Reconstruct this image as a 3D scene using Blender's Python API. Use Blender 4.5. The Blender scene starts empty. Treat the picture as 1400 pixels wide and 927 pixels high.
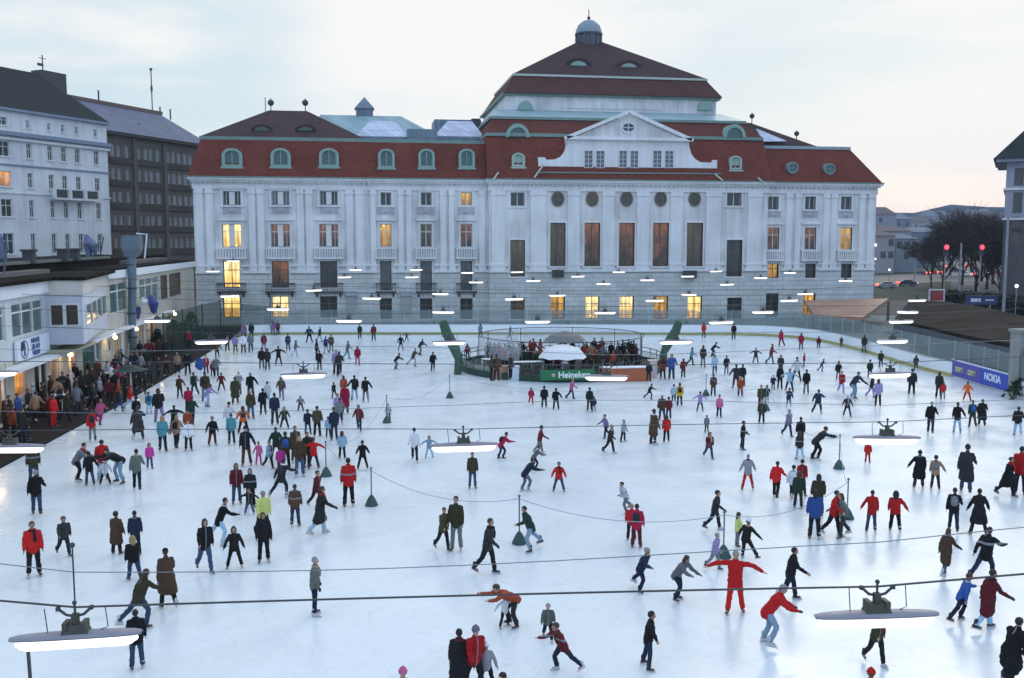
import bpy, math, random
from mathutils import Vector, Matrix, Euler
random.seed(7)
SC = bpy.context.scene
COL = SC.collection
R = math.radians

# ------------------------------------------------------------------ camera
CAM_H = 10.3
YAW = R(8.96)
F_PX = 1300.0
PITCH = math.atan(133.5 / F_PX)
FWD = Vector((math.sin(YAW), math.cos(YAW), 0))
RGT = Vector((math.cos(YAW), -math.sin(YAW), 0))
ZUP = Vector((0, 0, 1))
CAM = Vector((0, 0, CAM_H))
cam_d = bpy.data.cameras.new("camera")
cam_d.sensor_width = 36.0
cam_d.lens = 36.0 * F_PX / 1400.0
cam_d.clip_end = 6000.0
cam_d.clip_start = 0.3
cam = bpy.data.objects.new("camera", cam_d)
cam.location = CAM
cam.rotation_euler = (math.pi / 2 - PITCH, 0, -YAW)
COL.objects.link(cam)
SC.camera = cam

# survey helpers: a sight line of the photograph, cut with the ground or with a wall's plane
def ray(u, v):
    dx = (u - 700.0) / F_PX
    dy = (463.5 - v) / F_PX
    f = FWD * math.cos(PITCH) - ZUP * math.sin(PITCH)
    up = FWD * math.sin(PITCH) + ZUP * math.cos(PITCH)
    return f + RGT * dx + up * dy
def ground(u, v, z=0.0):
    d = ray(u, v)
    return CAM + d * ((z - CAM_H) / d.z)
def at_y(u, v, Y):
    d = ray(u, v)
    p = CAM + d * (Y / d.y)
    return p.x, p.z
def at_x(u, v, X):
    d = ray(u, v)
    p = CAM + d * (X / d.x)
    return p.y, p.z
def at_depth(u, v, dd):
    d = ray(u, v)
    return CAM + d * (dd / d.dot(FWD))

# ------------------------------------------------------------------ materials
MATS = {}
def mat(name, col, rough=0.7, var=0.12, scale=3.0, bump=0.0, metal=0.0, alpha=1.0, spec=0.4, emit=None, estr=0.0, detail=4.0, trans=0.0):
    if name in MATS:
        return MATS[name]
    m = bpy.data.materials.new(name)
    m.use_nodes = True
    nt = m.node_tree
    b = nt.nodes["Principled BSDF"]
    b.inputs["Roughness"].default_value = rough
    b.inputs["Metallic"].default_value = metal
    b.inputs["Specular IOR Level"].default_value = spec
    if alpha < 1: b.inputs["Alpha"].default_value = alpha
    if trans: b.inputs["Transmission Weight"].default_value = trans
    tc = nt.nodes.new("ShaderNodeTexCoord")
    n = nt.nodes.new("ShaderNodeTexNoise")
    n.inputs["Scale"].default_value = scale
    n.inputs["Detail"].default_value = detail
    nt.links.new(tc.outputs["Object"], n.inputs["Vector"])
    mx = nt.nodes.new("ShaderNodeMix"); mx.data_type = 'RGBA'
    mx.inputs[6].default_value = (*[max(0, c * (1 - var)) for c in col], 1)
    mx.inputs[7].default_value = (*[min(1, c * (1 + var)) for c in col], 1)
    nt.links.new(n.outputs["Fac"], mx.inputs[0])
    nt.links.new(mx.outputs[2], b.inputs["Base Color"])
    if bump:
        bp = nt.nodes.new("ShaderNodeBump")
        bp.inputs["Strength"].default_value = bump
        bp.inputs["Distance"].default_value = 0.02
        nt.links.new(n.outputs["Fac"], bp.inputs["Height"])
        nt.links.new(bp.outputs["Normal"], b.inputs["Normal"])
    if emit:
        b.inputs["Emission Color"].default_value = (*emit, 1)
        b.inputs["Emission Strength"].default_value = estr
    MATS[name] = m
    return m

def nodes_of(m):
    nt = m.node_tree
    return nt, nt.nodes["Principled BSDF"]

def mat_tiles(name, col, mortar, sx, sz, rough=0.75, var=0.25, msize=0.02, bumpd=0.03, axis='xz', offset=0.5, spec=0.15):
    """courses of stone, tiles or boards laid over the surface"""
    if name in MATS: return MATS[name]
    m = mat(name, col, rough, 0.0, spec=spec)
    nt, b = nodes_of(m)
    tc = nt.nodes.new("ShaderNodeTexCoord")
    sp = nt.nodes.new("ShaderNodeSeparateXYZ"); nt.links.new(tc.outputs["Object"], sp.inputs[0])
    cb = nt.nodes.new("ShaderNodeCombineXYZ")
    ad = nt.nodes.new("ShaderNodeMath"); ad.operation = 'ADD'
    nt.links.new(sp.outputs["X"], ad.inputs[0]); nt.links.new(sp.outputs["Y"], ad.inputs[1])
    if axis == 'xy':
        nt.links.new(sp.outputs["X"], cb.inputs["Y"]); nt.links.new(sp.outputs["Y"], cb.inputs["X"])
    else:
        nt.links.new(ad.outputs[0], cb.inputs["X"]); nt.links.new(sp.outputs["Z"], cb.inputs["Y"])
    br = nt.nodes.new("ShaderNodeTexBrick")
    br.offset = offset
    br.inputs["Scale"].default_value = 1.0
    br.inputs["Brick Width"].default_value = sx
    br.inputs["Row Height"].default_value = sz
    br.inputs["Mortar Size"].default_value = msize
    br.inputs["Mortar Smooth"].default_value = 0.3
    br.inputs["Color1"].default_value = (*[c * (1 - var) for c in col], 1)
    br.inputs["Color2"].default_value = (*[min(1, c * (1 + var)) for c in col], 1)
    br.inputs["Mortar"].default_value = (*mortar, 1)
    nt.links.new(cb.outputs[0], br.inputs["Vector"])
    n = nt.nodes.new("ShaderNodeTexNoise"); n.inputs["Scale"].default_value = 0.35; n.inputs["Detail"].default_value = 6
    nt.links.new(tc.outputs["Object"], n.inputs["Vector"])
    rp = nt.nodes.new("ShaderNodeMapRange")
    rp.inputs[1].default_value = 0.3; rp.inputs[2].default_value = 0.7
    rp.inputs[3].default_value = 0.86; rp.inputs[4].default_value = 1.08
    nt.links.new(n.outputs["Fac"], rp.inputs[0])
    mx = nt.nodes.new("ShaderNodeMix"); mx.data_type = 'RGBA'; mx.blend_type = 'MULTIPLY'; mx.inputs[0].default_value = 1
    nt.links.new(br.outputs["Color"], mx.inputs[6])
    nt.links.new(rp.outputs[0], mx.inputs[7])
    nt.links.new(mx.outputs[2], b.inputs["Base Color"])
    bp = nt.nodes.new("ShaderNodeBump"); bp.inputs["Strength"].default_value = 0.6; bp.inputs["Distance"].default_value = bumpd
    bp.invert = True
    nt.links.new(br.outputs["Fac"], bp.inputs["Height"])
    nt.links.new(bp.outputs["Normal"], b.inputs["Normal"])
    return m

def mat_plaster(name, col, streak=0.12, rough=0.85):
    """painted render with soot, rain streaks and patches"""
    if name in MATS: return MATS[name]
    m = mat(name, col, rough, 0.0)
    nt, b = nodes_of(m)
    tc = nt.nodes.new("ShaderNodeTexCoord")
    mp = nt.nodes.new("ShaderNodeMapping"); mp.inputs["Scale"].default_value = (1.6, 1.6, 0.12)
    nt.links.new(tc.outputs["Object"], mp.inputs[0])
    n1 = nt.nodes.new("ShaderNodeTexNoise"); n1.inputs["Scale"].default_value = 1.0; n1.inputs["Detail"].default_value = 6; n1.inputs["Roughness"].default_value = 0.65
    nt.links.new(mp.outputs[0], n1.inputs["Vector"])
    n2 = nt.nodes.new("ShaderNodeTexNoise"); n2.inputs["Scale"].default_value = 0.25; n2.inputs["Detail"].default_value = 5
    nt.links.new(tc.outputs["Object"], n2.inputs["Vector"])
    ad = nt.nodes.new("ShaderNodeMath"); ad.operation = 'ADD'
    nt.links.new(n1.outputs["Fac"], ad.inputs[0]); nt.links.new(n2.outputs["Fac"], ad.inputs[1])
    rp = nt.nodes.new("ShaderNodeMapRange")
    rp.inputs[1].default_value = 0.7; rp.inputs[2].default_value = 1.25
    rp.inputs[3].default_value = 1 - 2.2 * streak; rp.inputs[4].default_value = 1.03
    nt.links.new(ad.outputs[0], rp.inputs[0])
    mx = nt.nodes.new("ShaderNodeMix"); mx.data_type = 'RGBA'; mx.blend_type = 'MULTIPLY'; mx.inputs[0].default_value = 1
    mx.inputs[6].default_value = (*col, 1)
    nt.links.new(rp.outputs[0], mx.inputs[7])
    nt.links.new(mx.outputs[2], b.inputs["Base Color"])
    return m

def mat_lit(name, top, low, strength, fold=0.55):
    """a lit room behind a window pane: brighter lamps high up, dimmer furniture below, curtain folds and spots"""
    if name in MATS: return MATS[name]
    m = mat(name, (0.02, 0.02, 0.02), 0.12, 0.0, spec=0.5)
    nt, b = nodes_of(m)
    tc = nt.nodes.new("ShaderNodeTexCoord")
    sp = nt.nodes.new("ShaderNodeSeparateXYZ"); nt.links.new(tc.outputs["Generated"], sp.inputs[0])
    mp = nt.nodes.new("ShaderNodeMapping"); mp.inputs["Scale"].default_value = (2.6, 2.6, 0.35)
    nt.links.new(tc.outputs["Object"], mp.inputs[0])
    def noise(sc, det, src):
        n = nt.nodes.new("ShaderNodeTexNoise"); n.inputs["Scale"].default_value = sc; n.inputs["Detail"].default_value = det
        nt.links.new(src, n.inputs["Vector"]); return n.outputs["Fac"]
    def mr(src, a, b_, c, d):
        n = nt.nodes.new("ShaderNodeMapRange"); nt.links.new(src, n.inputs[0])
        for k, x in zip((1, 2, 3, 4), (a, b_, c, d)): n.inputs[k].default_value = x
        return n.outputs[0]
    def math2(op, x, y):
        n = nt.nodes.new("ShaderNodeMath"); n.operation = op
        nt.links.new(x, n.inputs[0]); nt.links.new(y, n.inputs[1]); return n.outputs[0]
    patch = mr(noise(0.9, 3, tc.outputs["Object"]), 0.3, 0.7, -0.35, 0.35)
    f = mr(math2('ADD', sp.outputs["Z"], patch), 0.1, 0.9, 0.0, 1.0)
    mx = nt.nodes.new("ShaderNodeMix"); mx.data_type = 'RGBA'
    mx.inputs[6].default_value = (*low, 1); mx.inputs[7].default_value = (*top, 1)
    nt.links.new(f, mx.inputs[0])
    nt.links.new(mx.outputs[2], b.inputs["Emission Color"])
    folds = mr(noise(1.0, 2, mp.outputs[0]), 0.35, 0.65, 1 - fold, 1.1)
    spots = mr(noise(2.3, 1, tc.outputs["Object"]), 0.68, 0.76, 0.0, 1.6)
    st = nt.nodes.new("ShaderNodeMath"); st.operation = 'MULTIPLY'; st.inputs[1].default_value = strength
    nt.links.new(math2('ADD', folds, spots), st.inputs[0])
    nt.links.new(st.outputs[0], b.inputs["Emission Strength"])
    return m

# ------------------------------------------------------------------ mesh building
WORLD = {}
def wm(o):
    return WORLD.get(o.name, Matrix.Identity(4))

class MB:
    def __init__(s):
        s.v = []; s.f = []; s.mi = []; s.M = None; s.cur = 0; s.weld = False
    def add(s, vs, fs):
        k = len(s.v)
        s.v.extend([tuple(s.M @ Vector(p)) if s.M else tuple(p) for p in vs])
        for f in fs:
            s.f.append([i + k for i in f]); s.mi.append(s.cur)
        return s
    def box(s, x0, x1, y0, y1, z0, z1):
        x0, x1 = sorted((x0, x1)); y0, y1 = sorted((y0, y1)); z0, z1 = sorted((z0, z1))
        return s.frustum((x0, x1, y0, y1, z0), (x0, x1, y0, y1, z1))
    def frustum(s, b, t):
        x0, x1, y0, y1, z0 = b; X0, X1, Y0, Y1, z1 = t
        return s.add([(x0, y0, z0), (x1, y0, z0), (x1, y1, z0), (x0, y1, z0), (X0, Y0, z1), (X1, Y0, z1), (X1, Y1, z1), (X0, Y1, z1)],
                     [(3, 2, 1, 0), (4, 5, 6, 7), (0, 1, 5, 4), (1, 2, 6, 5), (2, 3, 7, 6), (3, 0, 4, 7)])
    def bar(s, a, b, w, h=None):
        """square bar from a to b"""
        a = Vector(a); b = Vector(b); h = h or w
        d = (b - a).normalized()
        up = Vector((0, 0, 1)) if abs(d.z) < 0.95 else Vector((1, 0, 0))
        sx = d.cross(up).normalized() * w / 2; sz = sx.cross(d).normalized() * h / 2
        vs = [p + i * sx + j * sz for p in (a, b) for i, j in ((-1, -1), (1, -1), (1, 1), (-1, 1))]
        return s.add(vs, [(3, 2, 1, 0), (4, 5, 6, 7), (0, 1, 5, 4), (1, 2, 6, 5), (2, 3, 7, 6), (3, 0, 4, 7)])
    def prism(s, poly, axis, d0, d1):
        """poly of 2D points extruded; axis 'y': (x,z) along y; 'z': (x,y) along z; 'x': (y,z) along x"""
        def P(p, d):
            return {'y': (p[0], d, p[1]), 'z': (p[0], p[1], d), 'x': (d, p[0], p[1])}[axis]
        n = len(poly)
        vs = [P(p, d0) for p in poly] + [P(p, d1) for p in poly]
        fs = [tuple(range(n))[::-1], tuple(range(n, 2 * n))] + [(i, (i + 1) % n, n + (i + 1) % n, n + i) for i in range(n)]
        return s.add(vs, fs)
    def loft(s, pts, rad, n=10, cap=True, side=None):
        """rings along a path; radius is a number or (across, along)"""
        pts = [Vector(p) for p in pts]
        rings = []
        N = len(pts)
        sd = Vector(side) if side else None
        prev = None
        P2, R2 = list(pts), [(r, r) if not isinstance(r, tuple) else r for r in rad]
        if cap:
            d0 = (pts[0] - pts[1]).normalized(); d1 = (pts[-1] - pts[-2]).normalized()
            a0, a1 = min(R2[0]), min(R2[-1])
            P2 = [pts[0] + d0 * a0 * 0.95, pts[0] + d0 * a0 * 0.6] + P2 + [pts[-1] + d1 * a1 * 0.6, pts[-1] + d1 * a1 * 0.95]
            sc = lambda r, k: (r[0] * k, r[1] * k)
            R2 = [sc(R2[0], 0.3), sc(R2[0], 0.8)] + R2 + [sc(R2[-1], 0.8), sc(R2[-1], 0.3)]
        vs = []
        M = len(P2)
        for i, p in enumerate(P2):
            d = (P2[min(i + 1, M - 1)] - P2[max(i - 1, 0)]).normalized()
            ref = sd if sd else (prev if prev else (Vector((1, 0, 0)) if abs(d.x) < 0.9 else Vector((0, 1, 0))))
            x = (ref - d * ref.dot(d))
            if x.length < 1e-4: x = Vector((0, 1, 0)) - d * d.y
            x.normalize(); prev = x
            y = d.cross(x)
            rx, ry = R2[i]
            for k in range(n):
                a = 2 * math.pi * k / n
                vs.append(p + x * math.cos(a) * rx + y * math.sin(a) * ry)
        fs = []
        for i in range(M - 1):
            for k in range(n):
                a = i * n + k; b = i * n + (k + 1) % n
                fs.append((a, b, b + n, a + n))
        fs.append(tuple(range(n))[::-1]); fs.append(tuple(range((M - 1) * n, M * n)))
        return s.add(vs, fs)
    def tube(s, pts, r, n=6):
        return s.loft(pts, [r] * len(pts), n, cap=False)
    def lathe(s, prof, c=(0, 0, 0), n=16):
        vs = []
        for r, z in prof:
            for k in range(n):
                a = 2 * math.pi * k / n
                vs.append((c[0] + r * math.cos(a), c[1] + r * math.sin(a), c[2] + z))
        fs = []
        for i in range(len(prof) - 1):
            for k in range(n):
                a = i * n + k; b = i * n + (k + 1) % n
                fs.append((a, b, b + n, a + n))
        fs.append(tuple(range(n))[::-1]); fs.append(tuple(range((len(prof) - 1) * n, len(prof) * n)))
        return s.add(vs, fs)
    def ball(s, c, rx, ry=None, rz=None, n=12, m=8):
        ry = ry or rx; rz = rz or rx
        prof = []
        vs = []; 
        for i in range(m + 1):
            t = -math.pi / 2 + math.pi * i / m
            t = max(min(t, math.pi / 2 - 0.05), -math.pi / 2 + 0.05)
            for k in range(n):
                a = 2 * math.pi * k / n
                vs.append((c[0] + rx * math.cos(t) * math.cos(a), c[1] + ry * math.cos(t) * math.sin(a), c[2] + rz * math.sin(t)))
        fs = []
        for i in range(m):
            for k in range(n):
                a = i * n + k; b = i * n + (k + 1) % n
                fs.append((a, b, b + n, a + n))
        fs.append(tuple(range(n))[::-1]); fs.append(tuple(range(m * n, (m + 1) * n)))
        return s.add(vs, fs)
    def ring(s, poly_out, poly_in, axis, d0, d1):
        def P(p, d):
            return {'y': (p[0], d, p[1]), 'z': (p[0], p[1], d), 'x': (d, p[0], p[1])}[axis]
        n = len(poly_out)
        vs = [P(p, d0) for p in poly_out] + [P(p, d0) for p in poly_in] + [P(p, d1) for p in poly_out] + [P(p, d1) for p in poly_in]
        fs = []
        for i in range(n):
            j = (i + 1) % n
            fs += [(i, j, n + j, n + i), (2 * n + i, 3 * n + i, 3 * n + j, 2 * n + j), (i, 2 * n + i, 2 * n + j, j), (n + i, n + j, 3 * n + j, 3 * n + i)]
        return s.add(vs, fs)
    def mesh(s, name):
        me = bpy.data.meshes.new(name)
        me.from_pydata(s.v, [], s.f)
        me.validate()
        import bmesh
        bm = bmesh.new(); bm.from_mesh(me)
        if s.weld: bmesh.ops.remove_doubles(bm, verts=bm.verts, dist=1e-4)
        bmesh.ops.recalc_face_normals(bm, faces=bm.faces)
        bm.to_mesh(me); bm.free()
        return me
    def build(s, name, m, parent=None, smooth=False, origin=None):
        if parent is None and s.v:
            xs = [p[0] for p in s.v]; ys = [p[1] for p in s.v]; zs = [p[2] for p in s.v]
            o0 = Vector(origin) if origin else Vector(((min(xs) + max(xs)) / 2, (min(ys) + max(ys)) / 2, min(zs)))
            s.v = [(p[0] - o0.x, p[1] - o0.y, p[2] - o0.z) for p in s.v]
        else:
            o0 = Vector((0, 0, 0))
        me = s.mesh(name)
        ms = m if isinstance(m, (list, tuple)) else [m]
        for k in ms: me.materials.append(k)
        if len(ms) > 1 and len(me.polygons) == len(s.mi):
            me.polygons.foreach_set("material_index", s.mi)
        if smooth:
            me.polygons.foreach_set("use_smooth", [True] * len(me.polygons))
        o = bpy.data.objects.new(name, me)
        COL.objects.link(o)
        o.location = o0
        if parent:
            o.parent = parent
            o.matrix_parent_inverse = wm(parent).inverted()
            WORLD[o.name] = Matrix.Identity(4)
        else:
            WORLD[o.name] = Matrix.Translation(o0)
        return o

def tag(o, label=None, cat=None, group=None, kind=None):
    if label: o["label"] = label
    if cat: o["category"] = cat
    if group: o["group"] = group
    if kind: o["kind"] = kind
    return o
def thing(name, loc, label, cat, group=None, rz=0.0):
    o = bpy.data.objects.new(name, None)
    o.empty_display_size = 0.2
    COL.objects.link(o)
    o.location = loc; o.rotation_euler = (0, 0, rz)
    WORLD[o.name] = Matrix.Translation(Vector(loc)) @ Matrix.Rotation(rz, 4, 'Z')
    return tag(o, label, cat, group)
def copy_tree(o, parent=None):
    c = o.copy(); COL.objects.link(c)
    if parent is not None: c.parent = parent
    for ch in list(o.children): copy_tree(ch, c)
    return c
def set_mat(o, m, slot=0):
    o.material_slots[slot].link = 'OBJECT'
    o.material_slots[slot].material = m
def wall_panel(mb, x0, x1, z0, z1, y, holes, depth=0.4, to=None):
    """a wall in the plane y with rectangular openings and their reveals; `to` maps (x,y,z) elsewhere"""
    T = to or (lambda x, yy, z: (x, yy, z))
    mb.weld = True
    xs = sorted({x0, x1, *[h[0] for h in holes], *[h[1] for h in holes]})
    zs = sorted({z0, z1, *[h[2] for h in holes], *[h[3] for h in holes]})
    xs = [x for x in xs if x0 <= x <= x1]; zs = [z for z in zs if z0 <= z <= z1]
    for i in range(len(xs) - 1):
        for j in range(len(zs) - 1):
            cx = (xs[i] + xs[i + 1]) / 2; cz = (zs[j] + zs[j + 1]) / 2
            if any(h[0] < cx < h[1] and h[2] < cz < h[3] for h in holes): continue
            mb.add([T(xs[i], y, zs[j]), T(xs[i + 1], y, zs[j]), T(xs[i + 1], y, zs[j + 1]), T(xs[i], y, zs[j + 1])], [(0, 1, 2, 3)])
    for a, b, c, d in holes:
        e = y + depth
        mb.add([T(a, y, c), T(b, y, c), T(b, y, d), T(a, y, d), T(a, e, c), T(b, e, c), T(b, e, d), T(a, e, d)],
               [(0, 4, 5, 1), (1, 5, 6, 2), (2, 6, 7, 3), (3, 7, 4, 0)])
# ================================================================== light
SUN_EL, SUN_AZ = R(5), YAW + R(25)        # the low afterglow beyond the hall
w = bpy.data.worlds.new("World"); SC.world = w
w.use_nodes = True
nt = w.node_tree
bg = nt.nodes["Background"]
sky = nt.nodes.new("ShaderNodeTexSky"); sky.sky_type = 'NISHITA'; sky.sun_disc = False
sky.sun_elevation = SUN_EL; sky.sun_rotation = SUN_AZ
tc = nt.nodes.new("ShaderNodeTexCoord")
def vdot(vec):
    n = nt.nodes.new("ShaderNodeVectorMath"); n.operation = 'DOT_PRODUCT'
    nt.links.new(tc.outputs["Generated"], n.inputs[0]); n.inputs[1].default_value = vec
    return n.outputs["Value"]
def rng(src, a, b, c, d, smooth=True):
    n = nt.nodes.new("ShaderNodeMapRange"); n.interpolation_type = 'SMOOTHSTEP' if smooth else 'LINEAR'
    nt.links.new(src, n.inputs[0])
    for i, x in zip((1, 2, 3, 4), (a, b, c, d)): n.inputs[i].default_value = x
    return n.outputs[0]
def mixc(f, a, b, mode='MIX'):
    n = nt.nodes.new("ShaderNodeMix"); n.data_type = 'RGBA'; n.blend_type = mode
    if isinstance(f, float): n.inputs[0].default_value = f
    else: nt.links.new(f, n.inputs[0])
    for i, x in ((6, a), (7, b)):
        if isinstance(x, tuple): n.inputs[i].default_value = (*x, 1)
        else: nt.links.new(x, n.inputs[i])
    return n.outputs[2]
S = 10.0                                    # cloud tones are written for a background strength of 0.1
glow_dir = Vector((math.sin(YAW), math.cos(YAW), 0.22)).normalized()
toward = rng(vdot(glow_dir), 0.15, 0.93, 0.0, 1.0)
cloud_blue = (0.56 * S, 0.73 * S, 1.00 * S)
cloud_cream = (0.775 * S, 0.77 * S, 0.76 * S)
cloud = mixc(toward, cloud_blue, cloud_cream)
# warmer, slightly dimmer band close to the horizon
low = rng(vdot((0, 0, 1)), 0.0, 0.13, 1.0, 0.0)
lowt = nt.nodes.new("ShaderNodeMath"); lowt.operation = 'MULTIPLY'
nt.links.new(low, lowt.inputs[0]); nt.links.new(toward, lowt.inputs[1])
cloud = mixc(lowt.outputs[0], cloud, (0.79 * S, 0.715 * S, 0.725 * S))
# gaps with pale blue sky between streaks of cloud
mp = nt.nodes.new("ShaderNodeMapping"); mp.inputs["Scale"].default_value = (1.6, 1.6, 9.0)
nt.links.new(tc.outputs["Generated"], mp.inputs[0])
nz = nt.nodes.new("ShaderNodeTexNoise"); nz.inputs["Scale"].default_value = 1.35; nz.inputs["Detail"].default_value = 7; nz.inputs["Roughness"].default_value = 0.55
nz.inputs["Distortion"].default_value = 0.4
nt.links.new(mp.outputs[0], nz.inputs["Vector"])
gap = rng(nz.outputs["Fac"], 0.50, 0.72, 0.0, 1.0)
gapm = nt.nodes.new("ShaderNodeMath"); gapm.operation = 'MULTIPLY'; gapm.inputs[1].default_value = 0.34
nt.links.new(gap, gapm.inputs[0])
skyblue = mixc(0.92, sky.outputs["Color"], (0.50 * S, 0.64 * S, 0.72 * S))
full = mixc(gapm.outputs[0], cloud, skyblue)
# wider rifts of clear blue, high on either side
for (u, v), a, b_, k in (((210, 62), 0.982, 0.999, 0.72), ((30, 70), 0.99, 0.9995, 0.45), ((1180, 50), 0.96, 0.997, 0.5), ((1130, 150), 0.975, 0.999, 0.42), ((1330, 190), 0.98, 0.999, 0.4)):
    dd = ray(u, v).normalized()
    spot = rng(vdot(dd), a, b_, 0.0, k)
    wisp = rng(nz.outputs["Fac"], 0.36, 0.60, 0.0, 1.0)
    mm = nt.nodes.new("ShaderNodeMath"); mm.operation = 'MULTIPLY'
    nt.links.new(spot, mm.inputs[0]); nt.links.new(wisp, mm.inputs[1])
    full = mixc(mm.outputs[0], full, skyblue)
nt.links.new(full, bg.inputs["Color"])
bg.inputs["Strength"].default_value = 0.1

sun_d = bpy.data.lights.new("sun", 'SUN'); sun_d.energy = 0.5; sun_d.angle = R(25); sun_d.color = (1.0, 0.9, 0.78)
sun = bpy.data.objects.new("sun", sun_d); COL.objects.link(sun)
sd = Vector((math.sin(SUN_AZ) * math.cos(R(30)), math.cos(SUN_AZ) * math.cos(R(30)), math.sin(R(30))))
sun.rotation_euler = sd.to_track_quat('Z', 'Y').to_euler()

SC.view_settings.view_transform = 'Standard'
SC.view_settings.look = 'None'
SC.view_settings.exposure = 0.33
SC.view_settings.gamma = 1.0
SC.view_settings.use_curve_mapping = False
SC.render.engine = 'CYCLES'
SC.cycles.use_denoising = True
SC.cycles.max_bounces = 6
SC.cycles.transparent_max_bounces = 12
SC.cycles.sample_clamp_indirect = 4.0

# ================================================================== ground
asphalt = mat("asphalt", (0.055, 0.056, 0.06), 0.85, 0.3, 0.6, 0.3)
mb = MB(); mb.add([(-900, -60, -.03), (1500, -60, -.03), (1500, 1600, -.03), (-900, 1600, -.03)], [(0, 1, 2, 3)])
g = mb.build("ground", asphalt, origin=(0, 0, -0.03))
tag(g, kind="structure")

LEFT_PATH = [(-260, 800), (0, 641), (95, 590), (170, 551), (250, 504), (298, 474), (318, 463)]
BOARD_PATH = [(318, 463), (332, 459.5), (360, 458), (420, 457.5), (520, 457.5), (620, 457.5), (720, 457.5), (820, 457.5), (920, 458), (1000, 458.3), (1045, 459.3), (1085, 462), (1120, 466.5), (1150, 473),
              (1180, 481), (1205, 488.5), (1230, 496.5), (1268, 507.5), (1303, 515.5), (1343, 527), (1383, 540), (1440, 563), (1560, 640)]
left_w = [ground(*p) for p in LEFT_PATH]
board_w = [ground(*p) for p in BOARD_PATH]
ice_poly = [(-27, -14)] + [(p.x, p.y) for p in left_w] + [(p.x, p.y) for p in board_w[1:]] + [(board_w[-1].x, -14)]
ice = mat("ice", (0.80, 0.86, 0.90), 0.5, 0.0, spec=0.3)
nt2, b = nodes_of(ice)
tcx = nt2.nodes.new("ShaderNodeTexCoord")
def ntex(scale, detail, vec=None, dist=0.0):
    n = nt2.nodes.new("ShaderNodeTexNoise"); n.inputs["Scale"].default_value = scale; n.inputs["Detail"].default_value = detail; n.inputs["Distortion"].default_value = dist
    nt2.links.new(vec or tcx.outputs["Object"], n.inputs["Vector"]); return n.outputs["Fac"]
def ramp(src, a, b_, c, d):
    n = nt2.nodes.new("ShaderNodeMapRange"); nt2.links.new(src, n.inputs[0])
    for i, x in zip((1, 2, 3, 4), (a, b_, c, d)): n.inputs[i].default_value = x
    return n.outputs[0]
def mul(a, b_):
    n = nt2.nodes.new("ShaderNodeMath"); n.operation = 'MULTIPLY'
    nt2.links.new(a, n.inputs[0]); nt2.links.new(b_, n.inputs[1]); return n.outputs[0]
big = ramp(ntex(0.06, 5), 0.3, 0.7, 0.93, 1.03)
fine = ramp(ntex(0.9, 8, dist=2.5), 0.35, 0.7, 0.975, 1.02)
# skate trails: thin wandering lines
def trails(scale, many, width, depth, dist):
    f = nt2.nodes.new("ShaderNodeMath"); f.operation = 'MULTIPLY'; f.inputs[1].default_value = many; nt2.links.new(ntex(scale, 1.0, dist=dist), f.inputs[0])
    g_ = nt2.nodes.new("ShaderNodeMath"); g_.operation = 'PINGPONG'; g_.inputs[1].default_value = 1.0; nt2.links.new(f.outputs[0], g_.inputs[0])
    return ramp(g_.outputs[0], 0.0, width, depth, 1.0)
worn = ramp(ntex(0.22, 7, dist=1.0), 0.53, 0.70, 1.0, 0.90)
allm = mul(mul(mul(big, fine), worn), mul(trails(0.35, 26, 0.10, 0.90, 0.6), trails(0.8, 20, 0.09, 0.92, 1.2)))
mxx = nt2.nodes.new("ShaderNodeMix"); mxx.data_type = 'RGBA'; mxx.blend_type = 'MULTIPLY'; mxx.inputs[0].default_value = 1
mxx.inputs[6].default_value = (0.735, 0.80, 0.825, 1)
nt2.links.new(allm, mxx.inputs[7]); nt2.links.new(mxx.outputs[2], b.inputs["Base Color"])
rr = ramp(ntex(0.4, 5), 0.3, 0.7, 0.17, 0.36); nt2.links.new(rr, b.inputs["Roughness"])
mb = MB(); n = len(ice_poly); mb.add([(x, y, 0) for x, y in ice_poly], [tuple(range(n))])
o = mb.build("ice", ice, origin=(0, 0, 0)); tag(o, kind="structure")

# dark rubber terrace along the pavilion, one step above the ice
PAV_X = -19.7
rubber = mat("rubber_floor", (0.026, 0.023, 0.021), 0.9, 0.4, 1.5, 0.2, spec=0.08)
ter = [(-27, -14)] + [(p.x - 0.02, p.y) for p in left_w] + [(left_w[-1].x - 0.5, left_w[-1].y + 14), (PAV_X - 18, left_w[-1].y + 14), (PAV_X - 18, -14)]
mb = MB(); mb.prism(ter, 'z', -0.02, 0.12)
tag(mb.build("terrace_floor", rubber, origin=(0, 0, 0)), kind="structure")

# verge between the boards and the hall
verge = mat("frozen_verge", (0.17, 0.19, 0.17), 0.9, 0.3, 0.7)
vp = [(p.x, p.y + 0.3) for p in board_w[1:-6]] + [(80, 123), (-24, 123), (-24, 108)]
mb = MB(); mb.add([(x, y, -0.022) for x, y in vp], [tuple(range(len(vp)))])
tag(mb.build("verge", verge, origin=(0, 0, -0.022)), kind="structure")

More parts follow.
